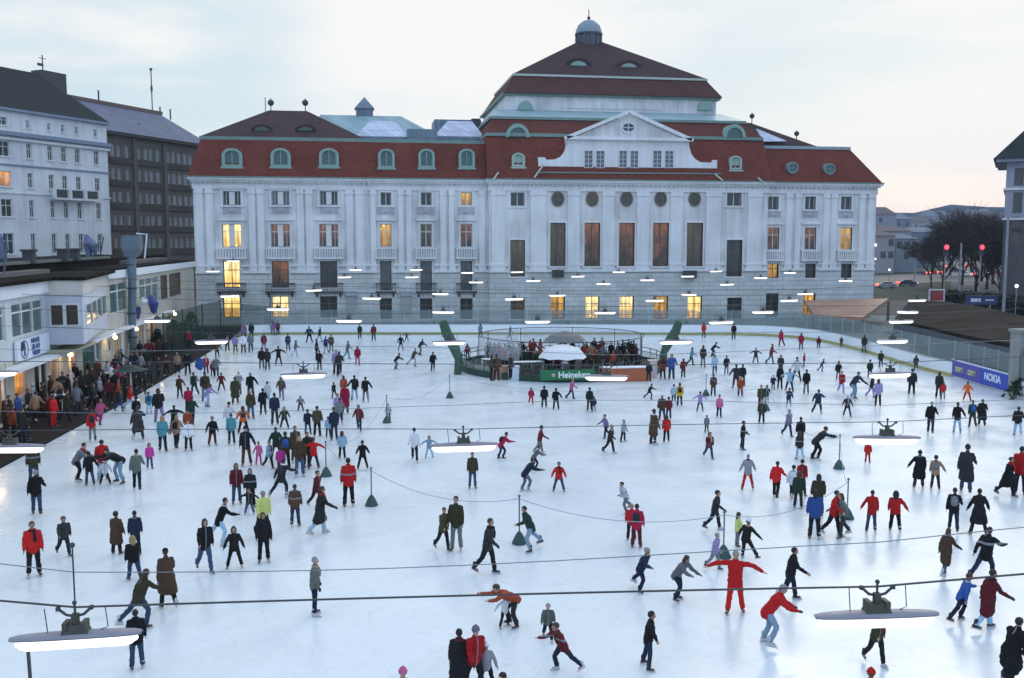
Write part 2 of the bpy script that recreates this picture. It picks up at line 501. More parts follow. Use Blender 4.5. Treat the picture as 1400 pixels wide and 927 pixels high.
# streets beyond the hall, right-hand side
road = mat("road_surface", (0.065, 0.068, 0.078), 0.7, 0.2, 0.2)
grass = mat("winter_grass", (0.022, 0.034, 0.016), 0.95, 0.4, 0.4)
def strip(name, m, pix, z, kind="structure"):
    mb = MB(); pts = [ground(u, v) for u, v in pix]
    mb.add([(p.x, p.y, z) for p in pts], [tuple(range(len(pts)))])
    return tag(mb.build(name, m, origin=(0, 0, z)), kind=kind)
strip("street", road, [(1190, 391), (1470, 380), (1470, 366), (1190, 377)], -0.026)
strip("street", road, [(1190, 363), (1470, 356), (1470, 348), (1190, 355)], -0.026)
strip("crossing_road", road, [(1330, 432), (1400, 432), (1335, 349), (1300, 349)], -0.024)
strip("grass_strip", grass, [(1190, 377), (1290, 373), (1270, 357), (1190, 362)], -0.025)
strip("grass_strip", grass, [(1190, 412), (1300, 408), (1300, 384), (1190, 391)], -0.025)

# distant rise of the town behind everything
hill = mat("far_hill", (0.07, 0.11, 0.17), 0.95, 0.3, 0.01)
mb = MB(); ridge = []
for i in range(41):
    u = -300 + i * 50
    hgt = 286 + 5 * math.sin(i * 0.9) + 4 * math.sin(i * 2.3) + (0 if u > 1000 else 6)
    ridge.append((at_depth(u, 330, 1020), at_depth(u, hgt, 1020)))
vs = []; fs = []
for a, t in ridge:
    back = a + (a - CAM).normalized() * 380
    vs += [(a.x, a.y, 0), (t.x, t.y, t.z), (back.x, back.y, 0)]
for i in range(40):
    k = 3 * i
    fs += [(k, k + 3, k + 4, k + 1), (k + 1, k + 4, k + 5, k + 2)]
mb.add(vs, fs); tag(mb.build("hills", hill, origin=(0, 1020, 0)), kind="structure")

# evening haze over the town
hz = bpy.data.materials.new("haze_air"); hz.use_nodes = True
hn = hz.node_tree; hn.nodes.remove(hn.nodes["Principled BSDF"])
pv = hn.nodes.new("ShaderNodeVolumePrincipled"); pv.inputs["Color"].default_value = (0.70, 0.82, 1.0, 1); pv.inputs["Density"].default_value = 0.00020; pv.inputs["Anisotropy"].default_value = 0.2
hn.links.new(pv.outputs["Volume"], hn.nodes["Material Output"].inputs["Volume"])
mb = MB(); mb.box(-905, 1505, -65, 1605, -1.1, 52)
tag(mb.build("haze", hz, origin=(0, 0, -1.1)), kind="stuff")
# ================================================================== the concert hall
FY = 122.0            # wings
CY = 120.9            # centre block stands forward
white = mat_plaster("white_render", (0.80, 0.80, 0.785), 0.19)
trim = mat_plaster("white_trim", (0.82, 0.825, 0.83), 0.10)
rustic = mat_tiles("rusticated_base", (0.62, 0.64, 0.62), (0.40, 0.43, 0.43), 1.6, 0.62, 0.85, 0.07, 0.035, 0.05)
redtile = mat_tiles("red_roof_tile", (0.180, 0.048, 0.032), (0.085, 0.026, 0.018), 0.30, 0.22, 0.8, 0.16, 0.02, 0.03)
darktile = mat_tiles("brown_roof_tile", (0.072, 0.044, 0.044), (0.04, 0.025, 0.025), 0.30, 0.22, 0.8, 0.15, 0.02, 0.03)
copper = mat("green_copper", (0.17, 0.265, 0.235), 0.6, 0.25, 0.8)
paleteal = mat_tiles("pale_copper_sheet", (0.30, 0.42, 0.45), (0.2, 0.3, 0.33), 0.9, 8.0, 0.45, 0.12, 0.03, 0.03)
skyglass = mat_tiles("skylight_glass", (0.55, 0.60, 0.72), (0.35, 0.38, 0.5), 0.8, 1.2, 0.25, 0.1, 0.04, 0.03)
leaden = mat_tiles("lead_sheet", (0.20, 0.25, 0.31), (0.12, 0.15, 0.19), 0.6, 6.0, 0.5, 0.15, 0.03, 0.03)
darkglass = mat("dark_glass", (0.05, 0.062, 0.062), 0.12, 0.6, 0.9, spec=0.5)
greyglass = mat("curtained_glass", (0.13, 0.15, 0.17), 0.2, 0.4, 1.2, spec=0.5)
greenglass = mat("green_glass", (0.06, 0.13, 0.12), 0.15, 0.4, 1.2, spec=0.5)
blindglass = mat("green_blind", (0.36, 0.47, 0.40), 0.7, 0.15, 2)
iron = mat("dark_iron", (0.05, 0.055, 0.06), 0.6, 0.2)
gutter = mat("pale_gutter", (0.45, 0.50, 0.44), 0.6, 0.2)
lit_bright = mat_lit("lit_yellow", (1.0, 0.74, 0.27), (0.85, 0.46, 0.09), 1.35)
lit_cream = mat_lit("lit_cream", (1.0, 0.80, 0.40), (0.85, 0.52, 0.14), 1.35)
lit_amber = mat_lit("lit_amber", (0.72, 0.40, 0.08), (0.32, 0.15, 0.03), 0.9)
lit_dim = mat_lit("lit_dim_brown", (0.26, 0.10, 0.045), (0.030, 0.028, 0.022), 0.6)
lit_half = mat_lit("lit_low_olive", (0.10, 0.085, 0.055), (0.045, 0.048, 0.035), 0.5)
frame_w = mat("white_frame", (0.7, 0.7, 0.68), 0.6, 0.08)
frame_d = mat("brown_frame", (0.16, 0.12, 0.08), 0.6, 0.1)
frame_g = mat("green_frame", (0.235, 0.36, 0.315), 0.6, 0.15)

hall = thing("concert_hall", (26, FY, 0), "white neo-baroque concert hall with red mansard roofs standing behind the ice rink", "concert hall")
X = lambda u, v=330, Y=FY: at_y(u, v, Y)[0]
Z = lambda u, v, Y=FY: at_y(u, v, Y)[1]

def window(u0, u1, v0, v1, Y, glass, lights=2, rails=1, frame=None, surround=True, hood=False, parent=hall, holes=None, pair=False, name="window", lab=None):
    """a framed window in the hole cut for it; the corners are read off the photograph"""
    x0, z1 = at_y(u0, v0, Y); x1, z0 = at_y(u1, v1, Y)
    if holes is not None: holes.append((x0, x1, z0, z1))
    fr = frame or frame_w
    m = MB(); d0, d1 = Y + 0.2, Y + 0.32; t = 0.09
    m.box(x0, x0 + t, d0, d1, z0, z1); m.box(x1 - t, x1, d0, d1, z0, z1)
    m.box(x0 + t, x1 - t, d0, d1, z0, z0 + t); m.box(x0 + t, x1 - t, d0, d1, z1 - t, z1)
    if pair:                                     # two lights parted by a stone pier
        c = (x0 + x1) / 2; m.box(c - 0.33, c + 0.33, Y + 0.03, d1 - 0.01, z0 + t, z1 - t)
        cols = [x0 + (c - 0.33 - x0) / 2, c + 0.33 + (x1 - c - 0.33) / 2]
        for q in cols: m.box(q - 0.03, q + 0.03, d0 + 0.02, d1 - 0.02, z0 + t, z1 - t)
    else:
        for i in range(1, lights):
            q = x0 + (x1 - x0) * i / lights; m.box(q - 0.045, q + 0.045, d0 + 0.02, d1 - 0.02, z0 + t, z1 - t)
    for i in range(rails):
        q = z1 - (z1 - z0) * (0.34 if rails == 1 else (i + 1) / (rails + 1))
        m.box(x0 + t, x1 - t, d0 + 0.03, d1 - 0.03, q - 0.05, q + 0.05)
    w_ = m.build(name, fr, parent)
    if lab: w_["label"] = lab
    p = MB(); p.add([(x0, Y + 0.31, z0), (x1, Y + 0.31, z0), (x1, Y + 0.31, z1), (x0, Y + 0.31, z1)], [(0, 1, 2, 3)])
    p.build("pane", glass, w_)
    if surround:
        s = MB(); k = 0.24; e = Y - 0.07
        s.box(x0 - k, x0, e, Y + 0.05, z0, z1); s.box(x1, x1 + k, e, Y + 0.05, z0, z1)
        s.box(x0 - k, x1 + k, e, Y + 0.05, z1, z1 + k)
        s.box(x0 - k - 0.1, x1 + k + 0.1, Y - 0.18, Y + 0.05, z0 - 0.18, z0)
        if hood: s.box(x0 - k - 0.25, x1 + k + 0.25, Y - 0.3, Y + 0.05, z1 + k + 0.15, z1 + k + 0.38)
        s.build("surround", trim, w_)
    return w_

def oculus(u, v, ru, rv, Y, glass, ring_m, parent=hall, name="oculus", deep=None):
    x, z = at_y(u, v, Y); k = Y / 1300.0 * 1.0
    rx, rz = ru * k * 1.0, rv * k
    n = 24
    po = [(x + (rx + 0.22) * math.cos(2 * math.pi * i / n), z + (rz + 0.22) * math.sin(2 * math.pi * i / n)) for i in range(n)]
    pi_ = [(x + rx * math.cos(2 * math.pi * i / n), z + rz * math.sin(2 * math.pi * i / n)) for i in range(n)]
    m = MB(); m.ring(po, pi_, 'y', Y - 0.16, Y + (0.06 if deep is None else deep))
    m.box(x - 0.04, x + 0.04, Y - 0.1, Y - 0.04, z - rz, z + rz); m.box(x - rx, x + rx, Y - 0.09, Y - 0.045, z - 0.04, z + 0.04)
    o = m.build(name, ring_m, parent)
    p = MB(); p.add([(a, Y - 0.03, b_) for a, b_ in pi_], [tuple(range(n))]); p.build("pane", glass, o)
    return o

def balcony(u0, u1, v0, v1, Y, m_, solid=True):
    x0, z1 = at_y(u0, v0, Y); x1, z0 = at_y(u1, v1, Y)
    m = MB(); d = 0.55
    m.box(x0 - 0.1, x1 + 0.1, Y - d - 0.1, Y, z0 - 0.18, z0)
    m.box(x0, x1, Y - d - 0.02, Y - d + 0.14, z1 - 0.14, z1)
    n = max(5, int((x1 - x0) / 0.3)); r = 0.075 if solid else 0.025
    for i in range(n + 1):
        q = x0 + (x1 - x0) * i / n
        m.box(q - r, q + r, Y - d + 0.06 - r, Y - d + 0.06 + r, z0, z1 - 0.14)
    for q in (x0, x1):
        m.box(q - 0.1, q + 0.1, Y - d, Y, z1 - 0.13, z1 - 0.005)
    for s_ in (0, 1):
        q = x0 + 0.25 if s_ == 0 else x1 - 0.25
        m.frustum((q - 0.1, q + 0.1, Y - 0.12, Y, z0 - 0.75), (q - 0.1, q + 0.1, Y - d, Y, z0 - 0.18))
    m.build("balcony", m_, hall)

holesL, holesS, holesC, holesR = [], [], [], []
dg_, lb, la, ld = darkglass, lit_bright, lit_amber, lit_dim
# --- left pavilion: three bays of paired windows
for u, g1, g2, g3, g4 in ((317, dg_, lb, lit_cream, lb), (383.5, greyglass, ld, ld, lit_cream), (449.5, dg_, ld, dg_, dg_)):
    window(u - 12.5, u + 12.5, 261, 281, FY, g1, pair=True, rails=0, holes=holesL, hood=True)
    window(u - 13.5, u + 13.5, 306, 338, FY, g2, pair=True, holes=holesL, hood=True, lab="brightly lit yellow window" if g2 is lb else None)
    window(u - 12, u + 12, 357, 393, FY, g3, 2, 1, frame_d, holes=holesL)
    window(u - 12, u + 12, 405, 434, FY, g4, 2, 1, frame_d, holes=holesL, lab="lit ground-floor window" if g4 is not dg_ else None)
    balcony(u - 19, u + 19, 339, 352, FY, trim)
    balcony(u - 19, u + 19, 387, 398, FY, iron, False)
for u, g1, g2, g3, g4 in ((527.5, dg_, la, greyglass, dg_), (582.5, dg_, lit_half, greyglass, dg_), (637.5, la, ld, greyglass, dg_)):
    window(u - 7.5, u + 7.5, 263, 281, FY, g1, 2, 0, holes=holesS)
    window(u - 8, u + 8, 306, 338, FY, g2, 2, 1, holes=holesS, hood=True)
    window(u - 8, u + 8, 357, 397, FY, g3, 2, 1, frame_d, holes=holesS)
    window(u - 8.5, u + 8.5, 408, 436, FY, g4, 2, 1, frame_d, holes=holesS)
    balcony(u - 13, u + 13, 339, 352, FY, trim)
    balcony(u - 13, u + 13, 387, 398, FY, iron, False)
# --- centre block
for u, g1, g2, g3 in ((707.5, dg_, lit_half, lit_half), (1003.5, dg_, dg_, dg_)):
    window(u - 9.5, u + 9.5, 263, 282, CY, g1, 2, 0, holes=holesC)
    window(u - 10, u + 10, 328, 378, CY, g2, 2, 2, frame_d, holes=holesC)
    window(u - 9.5, u + 9.5, 407, 436, CY, g3, 2, 1, frame_d, holes=holesC)
for u, g1, g2, g3 in ((762.5, dg_, lit_half, la), (809.5, lit_half, ld, lit_cream), (856.5, dg_, ld, lit_cream), (903, dg_, ld, la), (949.5, dg_, lit_half, lit_bright)):
    oculus(u, 272, 6.6, 8.3, CY, g1, frame_d)
    window(u - 10.3, u + 10.3, 304.5, 364, CY, g2, 2, 2, frame_d, holes=holesC, lab="tall concert-room window")
    window(u - 9.5, u + 9.5, 405, 436, CY, g3, 2, 1, frame_d, holes=holesC, lab="lit arcade window")
# --- right wing
for u, g1, g2, g3, g4 in ((1057, dg_, ld, la, dg_), (1107.5, dg_, ld, dg_, lit_amber), (1156.5, dg_, la, dg_, None)):
    window(u - 6.7, u + 6.7, 268.5, 287, FY, g1, 2, 0, holes=holesR)
    window(u - 7.2, u + 7.2, 311, 341.5, FY, g2, 2, 1, holes=holesR, hood=True)
    window(u - 6.7, u + 6.7, 360.5, 380, FY, g3, 2, 1, frame_d, holes=holesR)
    if g4: window(u - 10, u + 6, 401, 433, FY, g4, 2, 1, frame_d, holes=holesR)
    balcony(u - 12, u + 12, 342.5, 355, FY, trim)

# medallions below the attic windows
for u, v, Y in [(317, 288, FY), (383.5, 288, FY), (449.5, 288, FY), (527.5, 289, FY), (582.5, 289, FY), (637.5, 289, FY), (1057, 293, FY), (1107.5, 293.5, FY), (1156.5, 294, FY)]:
    x, z = at_y(u, v, Y); m = MB(); m.ball((x, Y, z), 0.52, 0.16, 0.30); m.box(x - 1.1, x + 1.1, Y - 0.05, Y + 0.02, z - 0.42, z + 0.42)
    m.build("medallion", mat_plaster("grey_stucco", (0.50, 0.50, 0.54), 0.15), hall)

# --- walls, base, string courses and cornices
zb = Z(700, 371); zs = Z(700, 362)
xl, xs1, xc0, xc1, xr = X(266), X(502), X(667), X(1044), X(1196)
zc = 18.0
def block(x0, x1, Y, holes, label, e0=1, e1=1):
    m = MB(); wall_panel(m, x0, x1, zb, zc, Y, holes, 0.4)
    o = m.build("wall", white, hall)
    m = MB(); wall_panel(m, x0, x1, 0, zb, Y - 0.12, holes, 0.5)
    m.add([(x0, Y - 0.12, zb), (x1, Y - 0.12, zb), (x1, Y, zb), (x0, Y, zb)], [(0, 1, 2, 3)])
    m.build("base_wall", rustic, hall)
    m = MB()
    def course(za, zb_, d):                       # the ledge stops at every window that rises through it
        cuts = sorted((h[0] - .25, h[1] + .25) for h in holes if h[2] - .2 < zb_ and h[3] + .25 > za)
        x = x0
        for a, b_ in cuts + [(x1, x1)]:
            if a - x > .05: m.box(x, a, Y - d, Y + .01, za, zb_)
            x = max(x, b_)
    course(zs - 0.12, zs + 0.12, .335); course(zb - 0.08, zb + 0.22, .36)
    m.build("string_course", trim, hall)
    m = MB()
    m.box(x0 - 0.1 * e0, x1 + 0.1 * e1, Y - 0.22, Y, zc - 1.3, zc - 0.95)
    m.box(x0 - 0.1 * e0, x1 + 0.1 * e1, Y - 0.12, Y, zc - 0.95, zc - 0.45)
    n = int((x1 - x0) / 0.6)
    for i in range(n):
        q = x0 + (x1 - x0) * (i + 0.5) / n
        m.box(q - 0.13, q + 0.13, Y - 0.4, Y - 0.12, zc - 0.65, zc - 0.45)
    m.box(x0 - 0.3 * e0, x1 + 0.3 * e1, Y - 0.55, Y, zc - 0.45, zc - 0.2); m.box(x0 - 0.5 * e0, x1 + 0.5 * e1, Y - 0.85, Y, zc - 0.2, zc + 0.05)
    m.build("cornice", trim, hall)
    m = MB(); m.box(x0 - 0.55 * e0, x1 + 0.55 * e1, Y - 0.98, Y - 0.3, zc + 0.052, zc + 0.2)
    m.build("gutter", copper, hall)
block(xl, xs1 - 0.012, FY, holesL, "left", 1, 0); block(xs1 + 0.012, xc0, FY, holesS, "s", 0, 0); block(xc0, xc1, CY, holesC, "c"); block(xc1, xr, FY, holesR, "r", 0, 1)
m = MB()                                                     # flanks and core behind the fronts
m.add([(xl, FY, 0), (xl, FY + 34, 0), (xl, FY + 34, zc), (xl, FY, zc)], [(0, 1, 2, 3)])
m.add([(xr, FY, 0), (xr, FY + 34, 0), (xr, FY + 34, zc), (xr, FY, zc)], [(0, 1, 2, 3)])
m.add([(xl, FY + 34, 0), (xr, FY + 34, 0), (xr, FY + 34, zc), (xl, FY + 34, zc)], [(0, 1, 2, 3)])
m.add([(xc0, CY, 0), (xc0, FY, 0), (xc0, FY, zc), (xc0, CY, zc)], [(0, 1, 2, 3)])
m.add([(xc1, CY, 0), (xc1, FY, 0), (xc1, FY, zc), (xc1, CY, zc)], [(0, 1, 2, 3)])
m.build("side_wall", white, hall)
m = MB(); m.box(xr - 0.4, xr + 0.35, FY + 0.5, FY + 3, 0, zc - 5); m.build("corner_buttress", white, hall)

def pilaster(u0, u1, Y):
    x0, x1 = X(u0, 330, Y), X(u1, 330, Y); z0, z1 = zb + 0.222, zc - 1.302
    m = MB(); m.box(x0, x1, Y - 0.22, Y + 0.02, z0 + 0.7, z1 - 0.55)
    m.box(x0 - 0.1, x1 + 0.1, Y - 0.3, Y + 0.02, z0, z0 + 0.7); m.box(x0 - 0.12, x1 + 0.12, Y - 0.32, Y + 0.02, z1 - 0.55, z1 - 0.3); m.box(x0 - 0.05, x1 + 0.05, Y - 0.26, Y + 0.02, z1 - 0.3, z1)
    m.build("pilaster", trim, hall)
for a, b_ in ((269, 279), (283, 293), (341, 350), (353, 362), (407, 416), (419, 428), (474, 483), (487, 498), (507, 514), (545, 552), (556, 563), (602, 610), (614, 621), (655, 663)):
    pilaster(a, b_, FY)
for a, b_ in ((672, 690), (725, 746), (776, 792), (823, 839), (870, 886), (916, 932), (964, 984), (1021, 1040)):
    pilaster(a, b_, CY)
for a, b_ in ((1073, 1081), (1086, 1093), (1124, 1131), (1135, 1142), (1173, 1180), (1185, 1193)):
    pilaster(a, b_, FY)
# blank panels low on the base between the bays, read as grey niches
for u0, u1 in ((472, 489), (547, 563)):
    x0, z1 = at_y(u0, 398, FY - 0.12); x1, z0 = at_y(u1, 428, FY - 0.12)
    m = MB(); m.box(x0 + 0.05, x1 - 0.05, FY - 0.62, FY - 0.12, z1 - 0.6, z1)
    m.box(x0 + 0.15, x1 - 0.15, FY - 0.45, FY - 0.12, z0, z1 - 0.6); m.build("wall_pier", mat_plaster("grey_pier", (0.42, 0.44, 0.46), 0.1), hall)
for u0, u1, v0, v1, Y in ((755, 770, 369, 379, CY), (934, 951, 370, 380, CY)):
    x0, z1 = at_y(u0, v0, Y - 0.4); x1, z0 = at_y(u1, v1, Y - 0.4)
    m = MB(); m.box(x0, x1, Y - 0.9, Y - 0.38, z0, z1); m.build("loudspeaker_box", iron, hall)

# --- roofs
zr = zc + 0.1
def red_mansard(x0, x1, Y, ztop, il, ir, back, setb=2.2, m_=redtile):
    m = MB(); m.frustum((x0, x1, Y - 0.7, Y + back, zr), (x0 + il, x1 - ir, Y + setb, Y + back - setb, ztop))
    return m.build("mansard_roof", m_, hall)
YT = FY + 2.2
ztL = Z(380, 190, YT)
xL1 = X(500)
red_mansard(xl - 0.5, xs1, FY, ztL, 1.3, 0.0, 24)
ztS = Z(580, 193.5, YT)
red_mansard(xs1 + 0.01, xc0 - 0.01, FY, ztS, 0, 0, 24)
m = MB(); m.box(xl + 0.6, xs1, YT - 0.12, YT + 18, ztL - 0.2, ztL + 0.22); m.build("roof_band", copper, hall)
m = MB(); m.box(xs1 + 0.01, xc0 - 0.01, YT - 0.12, YT + 18, ztS - 0.2, ztS + 0.2); m.build("roof_band", copper, hall)
# hipped roof over the left pavilion
YR = FY + 10
rx0, rz = at_y(368, 151, YR); rx1, _ = at_y(420, 151, YR)
m = MB(); m.frustum((xl + 0.7, xs1 - 0.1, YT + 0.1, YT + 16, ztL + 0.221), (rx0, rx1, YR - 0.15, YR + 0.15, rz)); m.build("hip_roof", darktile, hall)
def dormer(u, v, wpx, hpx, Y, roofm, face, deep=3.0, name="dormer"):
    x, z = at_y(u, v, Y); k = Y / 1300; w_, h_ = wpx * k / 2, hpx * k
    m = MB(); m.box(x - w_ * 0.75, x + w_ * 0.75, Y, Y + deep, z - h_ * 0.5, z)
    o = m.build(name, face, hall)
    m = MB(); n = 12
    arc = [(x + w_ * 1.15 * math.cos(math.pi * i / n), z + h_ * 0.62 * math.sin(math.pi * i / n)) for i in range(n + 1)]
    m.prism(arc, 'y', Y - 0.25, Y + deep + 1.5); m.build("roof", roofm, o)
    m = MB(); arc = [(x + w_ * 0.75 * math.cos(math.pi * i / n), z + h_ * 0.4 * math.sin(math.pi * i / n)) for i in range(n + 1)]
    m.prism(arc, 'y', Y - 0.32, Y - 0.1); m.build("pane", face, o)
    return o
for u in (358, 418):
    dormer(u, 179, 24, 13, FY + 4.2, darktile, mat("dormer_green", (0.07, 0.13, 0.07), 0.6, 0.2))
for u in (370.5, 417.5):
    x, z = at_y(u, 151, YR); m = MB(); m.tube([(x, YR, z - 0.2), (x, YR, z + 1.6)], 0.06); m.ball((x, YR, z + 1.0), 0.42); m.build("finial", iron, hall, smooth=True)
x, z = at_y(363, 152, YR); m = MB(); m.tube([(x, YR, z - 0.5), (x, YR, z + 1.8)], 0.05); m.build("lightning_rod", iron, hall)
# copper arched dormer windows in the mansards
def arched(u, v0, v1, wpx, Y, glass=greenglass, fm=frame_g, name="dormer_window"):
    x, z1 = at_y(u, v0, Y); _, z0 = at_y(u, v1, Y); k = Y / 1300; hw = wpx * k / 2
    n = 10; zc_ = z1 - hw * 0.75
    def out(s_, dz): return [(x - hw * s_, z0 - dz), (x + hw * s_, z0 - dz)] + [(x + hw * s_ * math.cos(math.pi * i / n), zc_ + hw * 0.75 * s_ * math.sin(math.pi * i / n)) for i in range(n + 1)]
    m = MB(); m.ring(out(1, 0), out(0.68, -0.35), 'y', Y - 0.25, Y + 0.15); m.prism(out(0.97, 0), 'y', Y + 0.12, Y + 3.0)
    m.box(x - hw - 0.15, x + hw + 0.15, Y - 0.4, Y, z0 - 0.15, z0 + 0.05); m.box(x - 0.05, x + 0.05, Y - 0.12, Y + 0.02, z0 + 0.35, z1 - 0.3)
    o = m.build(name, fm, hall)
    m = MB(); m.prism(out(0.685, -0.34), 'y', Y + 0.02, Y + 0.08); m.build("pane", glass, o)
for u in (317, 383.5, 449.5): arched(u, 202.5, 229, 26, FY + 0.3)
for u in (528, 583, 638): arched(u, 203.5, 230.5, 22, FY + 0.3)
for u, v0, v1 in ((708.5, 209, 229, ), (1005.5, 213, 233)): arched(u, v0, v1, 18, CY + 0.4, blindglass, blindglass, "roof_niche")
for u in (1083.5, 1134): oculus(u, 229.5 + (u - 1083) * 0.03, 6.5, 6.0, FY + 0.1, greenglass, mat("grey_copper", (0.20, 0.25, 0.25), 0.6, 0.2), name="round_dormer", deep=1.6)
# flat roofs, skylights and the little lantern behind the link building
m = MB(); a = at_y(438, 158, FY + 20); b_ = at_y(548, 158, FY + 20); c = at_y(628, 181, FY + 14); d = at_y(420, 181, FY + 14)
m.frustum((d[0], c[0], FY + 12, FY + 30, ztS + 0.2), (a[0], b_[0], FY + 19, FY + 22, a[1])); m.build("copper_roof", paleteal, hall)
for u0, u1, ut, v0, v1, Y in ((486, 560, (505, 540), 186, 166, FY + 8), (593, 662, (612, 645), 186, 166, FY + 8)):
    p0, p1 = at_y(u0, v0, Y), at_y(u1, v0, Y); q0, q1 = at_y(ut[0], v1, Y + 4), at_y(ut[1], v1, Y + 4)
    m = MB(); m.frustum((p0[0], p1[0], Y, Y + 8, p0[1]), (q0[0], q1[0], Y + 3.5, Y + 4.5, q0[1])); o = m.build("skylight", skyglass, hall)
    m = MB(); m.box(p0[0] - 0.2, p1[0] + 0.2, Y - 0.2, Y + 8.2, ztS + 0.2, p0[1] - 0.005); m.build("curb", leaden, o)
p0, p1 = at_y(594, 163, FY + 24), at_y(658, 163, FY + 24); m = MB(); m.box(p0[0], p1[0], FY + 24, FY + 30, zc, p0[1]); m.build("plant_room", leaden, hall)
p0, p1 = at_y(645, 162, FY + 20), at_y(657, 162, FY + 20); m = MB(); m.box(p0[0], p1[0], FY + 20, FY + 22, zc, p0[1]); m.build("chimney", iron, hall)
p0, p1 = at_y(557, 176, FY + 7), at_y(598, 176, FY + 7); m = MB(); m.box(p0[0], p1[0], FY + 7, FY + 9, ztS + 0.21, p0[1]); m.build("vent_box", leaden, hall)
Yl = FY + 20; x, zt = at_y(498, 133, Yl); _, z0 = at_y(498, 166, Yl); _, ze = at_y(498, 142, Yl); hw = 10.5 * Yl / 1300
m = MB(); m.box(x - hw, x + hw, Yl - hw, Yl + hw, z0, ze - 0.8)
for i in range(9):
    q = x - hw + 2 * hw * i / 8; m.box(q - 0.06, q + 0.06, Yl - hw - 0.05, Yl - hw + 0.02, z0, ze - 0.8)
o = m.build("roof_lantern", leaden, hall)
m = MB(); m.frustum((x - hw - 0.25, x + hw + 0.25, Yl - hw - 0.25, Yl + hw + 0.25, ze - 0.79), (x - 0.05, x + 0.05, Yl - 0.05, Yl + 0.05, zt)); m.build("roof", leaden, o)
# centre: lower mansard, copper band, upper slope with lunette dormers
ztC = Z(850, 189, CY + 2.2)
red_mansard(xc0 - 0.3, xc1 + 0.3, CY, ztC, 0.25, 0.25, 26)
m = MB(); m.box(xc0 + 0.0, xc1, CY + 2.0, CY + 22, ztC + 0.003, ztC + 0.42); m.build("roof_band", copper, hall)
ztU = Z(850, 166, CY + 4.5)
m = MB(); m.frustum((xc0 + 0.1, xc1 - 0.1, CY + 2.1, CY + 24, ztC + 0.421), (xc0 + 1.0, xc1 - 1.8, CY + 4.5, CY + 22, ztU)); m.build("upper_mansard", mat_tiles("brownred_roof_tile", (0.145, 0.046, 0.034), (0.07, 0.025, 0.02), 0.30, 0.22, 0.8, 0.15, 0.02, 0.03), hall)
m = MB(); m.box(xc0 + 0.7, xc1 - 1.5, CY + 4.3, CY + 22.2, ztU + 0.003, ztU + 0.35); m.build("roof_band", copper, hall)
YA = CY + 10
zA0 = Z(830, 153, YA)
m = MB(); m.frustum((xc0 + 0.9, xc1 - 1.7, CY + 4.5, CY + 22, ztU + 0.351), (X(676, 153, YA), X(985, 153, YA), YA - 0.1, YA + 20, zA0)); m.build("copper_roof", paleteal, hall)
for u in (707.5, 1003.5):
    Yd = CY + 2.2; x, z = at_y(u, 188, Yd); n = 14; hw = 16.5 * Yd / 1300
    for_ = lambda s_: [(x + hw * s_ * math.cos(math.pi * i / n), z + hw * 1.12 * s_ * math.sin(math.pi * i / n)) for i in range(n + 1)]
    m = MB(); m.ring(for_(1), for_(0.72), 'y', Yd - 0.3, Yd + 0.2); m.prism(for_(0.98), 'y', Yd + 0.1, Yd + 5); o = m.build("lunette_dormer", frame_g, hall)
    m = MB(); m.prism(for_(0.74), 'y', Yd - 0.05, Yd + 0.05); m.build("pane", greenglass, o)
# attic storey of the hall and its great roof
xa0, xa1 = X(691, 145, YA), X(979, 145, YA); zA1 = Z(830, 134, YA); DEEP = 24
m = MB(); m.box(xa0, xa1, YA, YA + DEEP, zA0 - 1, zA1); m.box(xa0 + 8, xa1 - 8, YA - 0.12, YA, zA0 + 0.4, zA1 - 0.5); m.build("attic_wall", white, hall)
m = MB(); m.box(xa0 - 0.5, xa1 + 0.5, YA - 0.5, YA + DEEP + 0.5, zA1 + 0.002, zA1 + 0.3); m.build("cornice", copper, hall)
for u in (718, 963):
    x, z = at_y(u, 151, YA - 0.1); n = 10; hw = 1.05
    m = MB(); m.prism([(x + hw * math.cos(math.pi * i / n), z + 1.2 * hw * math.sin(math.pi * i / n)) for i in range(n + 1)], 'y', YA - 0.6, YA); m.build("attic_lunette", frame_g, hall)
xe0, xe1 = X(689, 135, YA - 0.9), X(988, 135, YA - 0.9); ze = zA1 + 0.3
xk0, xk1 = X(702, 108, YA + 2.6), X(966, 108, YA + 2.6); zk = Z(830, 107, YA + 2.6)
m = MB(); m.frustum((xe0, xe1, YA - 0.9, YA + DEEP + 0.9, ze), (xk0, xk1, YA + 2.6, YA + DEEP - 2.6, zk)); m.build("great_roof_skirt", mat_tiles("dark_red_roof_tile", (0.088, 0.038, 0.034), (0.05, 0.024, 0.022), 0.30, 0.22, 0.8, 0.15, 0.02, 0.03), hall)
m = MB(); m.box(xk0 - 0.12, xk1 + 0.12, YA + 2.45, YA + DEEP - 2.45, zk + 0.002, zk + 0.3); m.build("roof_band", gutter, hall)
YP = YA + DEEP / 2
xp0, zp = at_y(790, 58, YP); xp1, _ = at_y(820, 58, YP)
m = MB(); m.frustum((xk0, xk1, YA + 2.6, YA + DEEP - 2.6, zk + 0.301), (xp0, xp1, YP - 1.0, YP + 1.0, zp)); m.build("great_roof", darktile, hall)
for u, v in ((791, 90), (859.5, 93)):
    Yd = YA + 5.0; x, z = at_y(u, v, Yd); n = 14
    m = MB(); m.prism([(x + 2.1 * math.cos(math.pi * i / n), z - 0.25 + 1.35 * math.sin(math.pi * i / n)) for i in range(n + 1)], 'y', Yd, Yd + 6); o = m.build("eyebrow_dormer", darktile, hall)
    m = MB(); m.prism([(x + 1.25 * math.cos(math.pi * i / n), z - 0.2 + 0.85 * math.sin(math.pi * i / n)) for i in range(n + 1)], 'y', Yd - 0.12, Yd + 0.1); m.build("pane", frame_g, o)
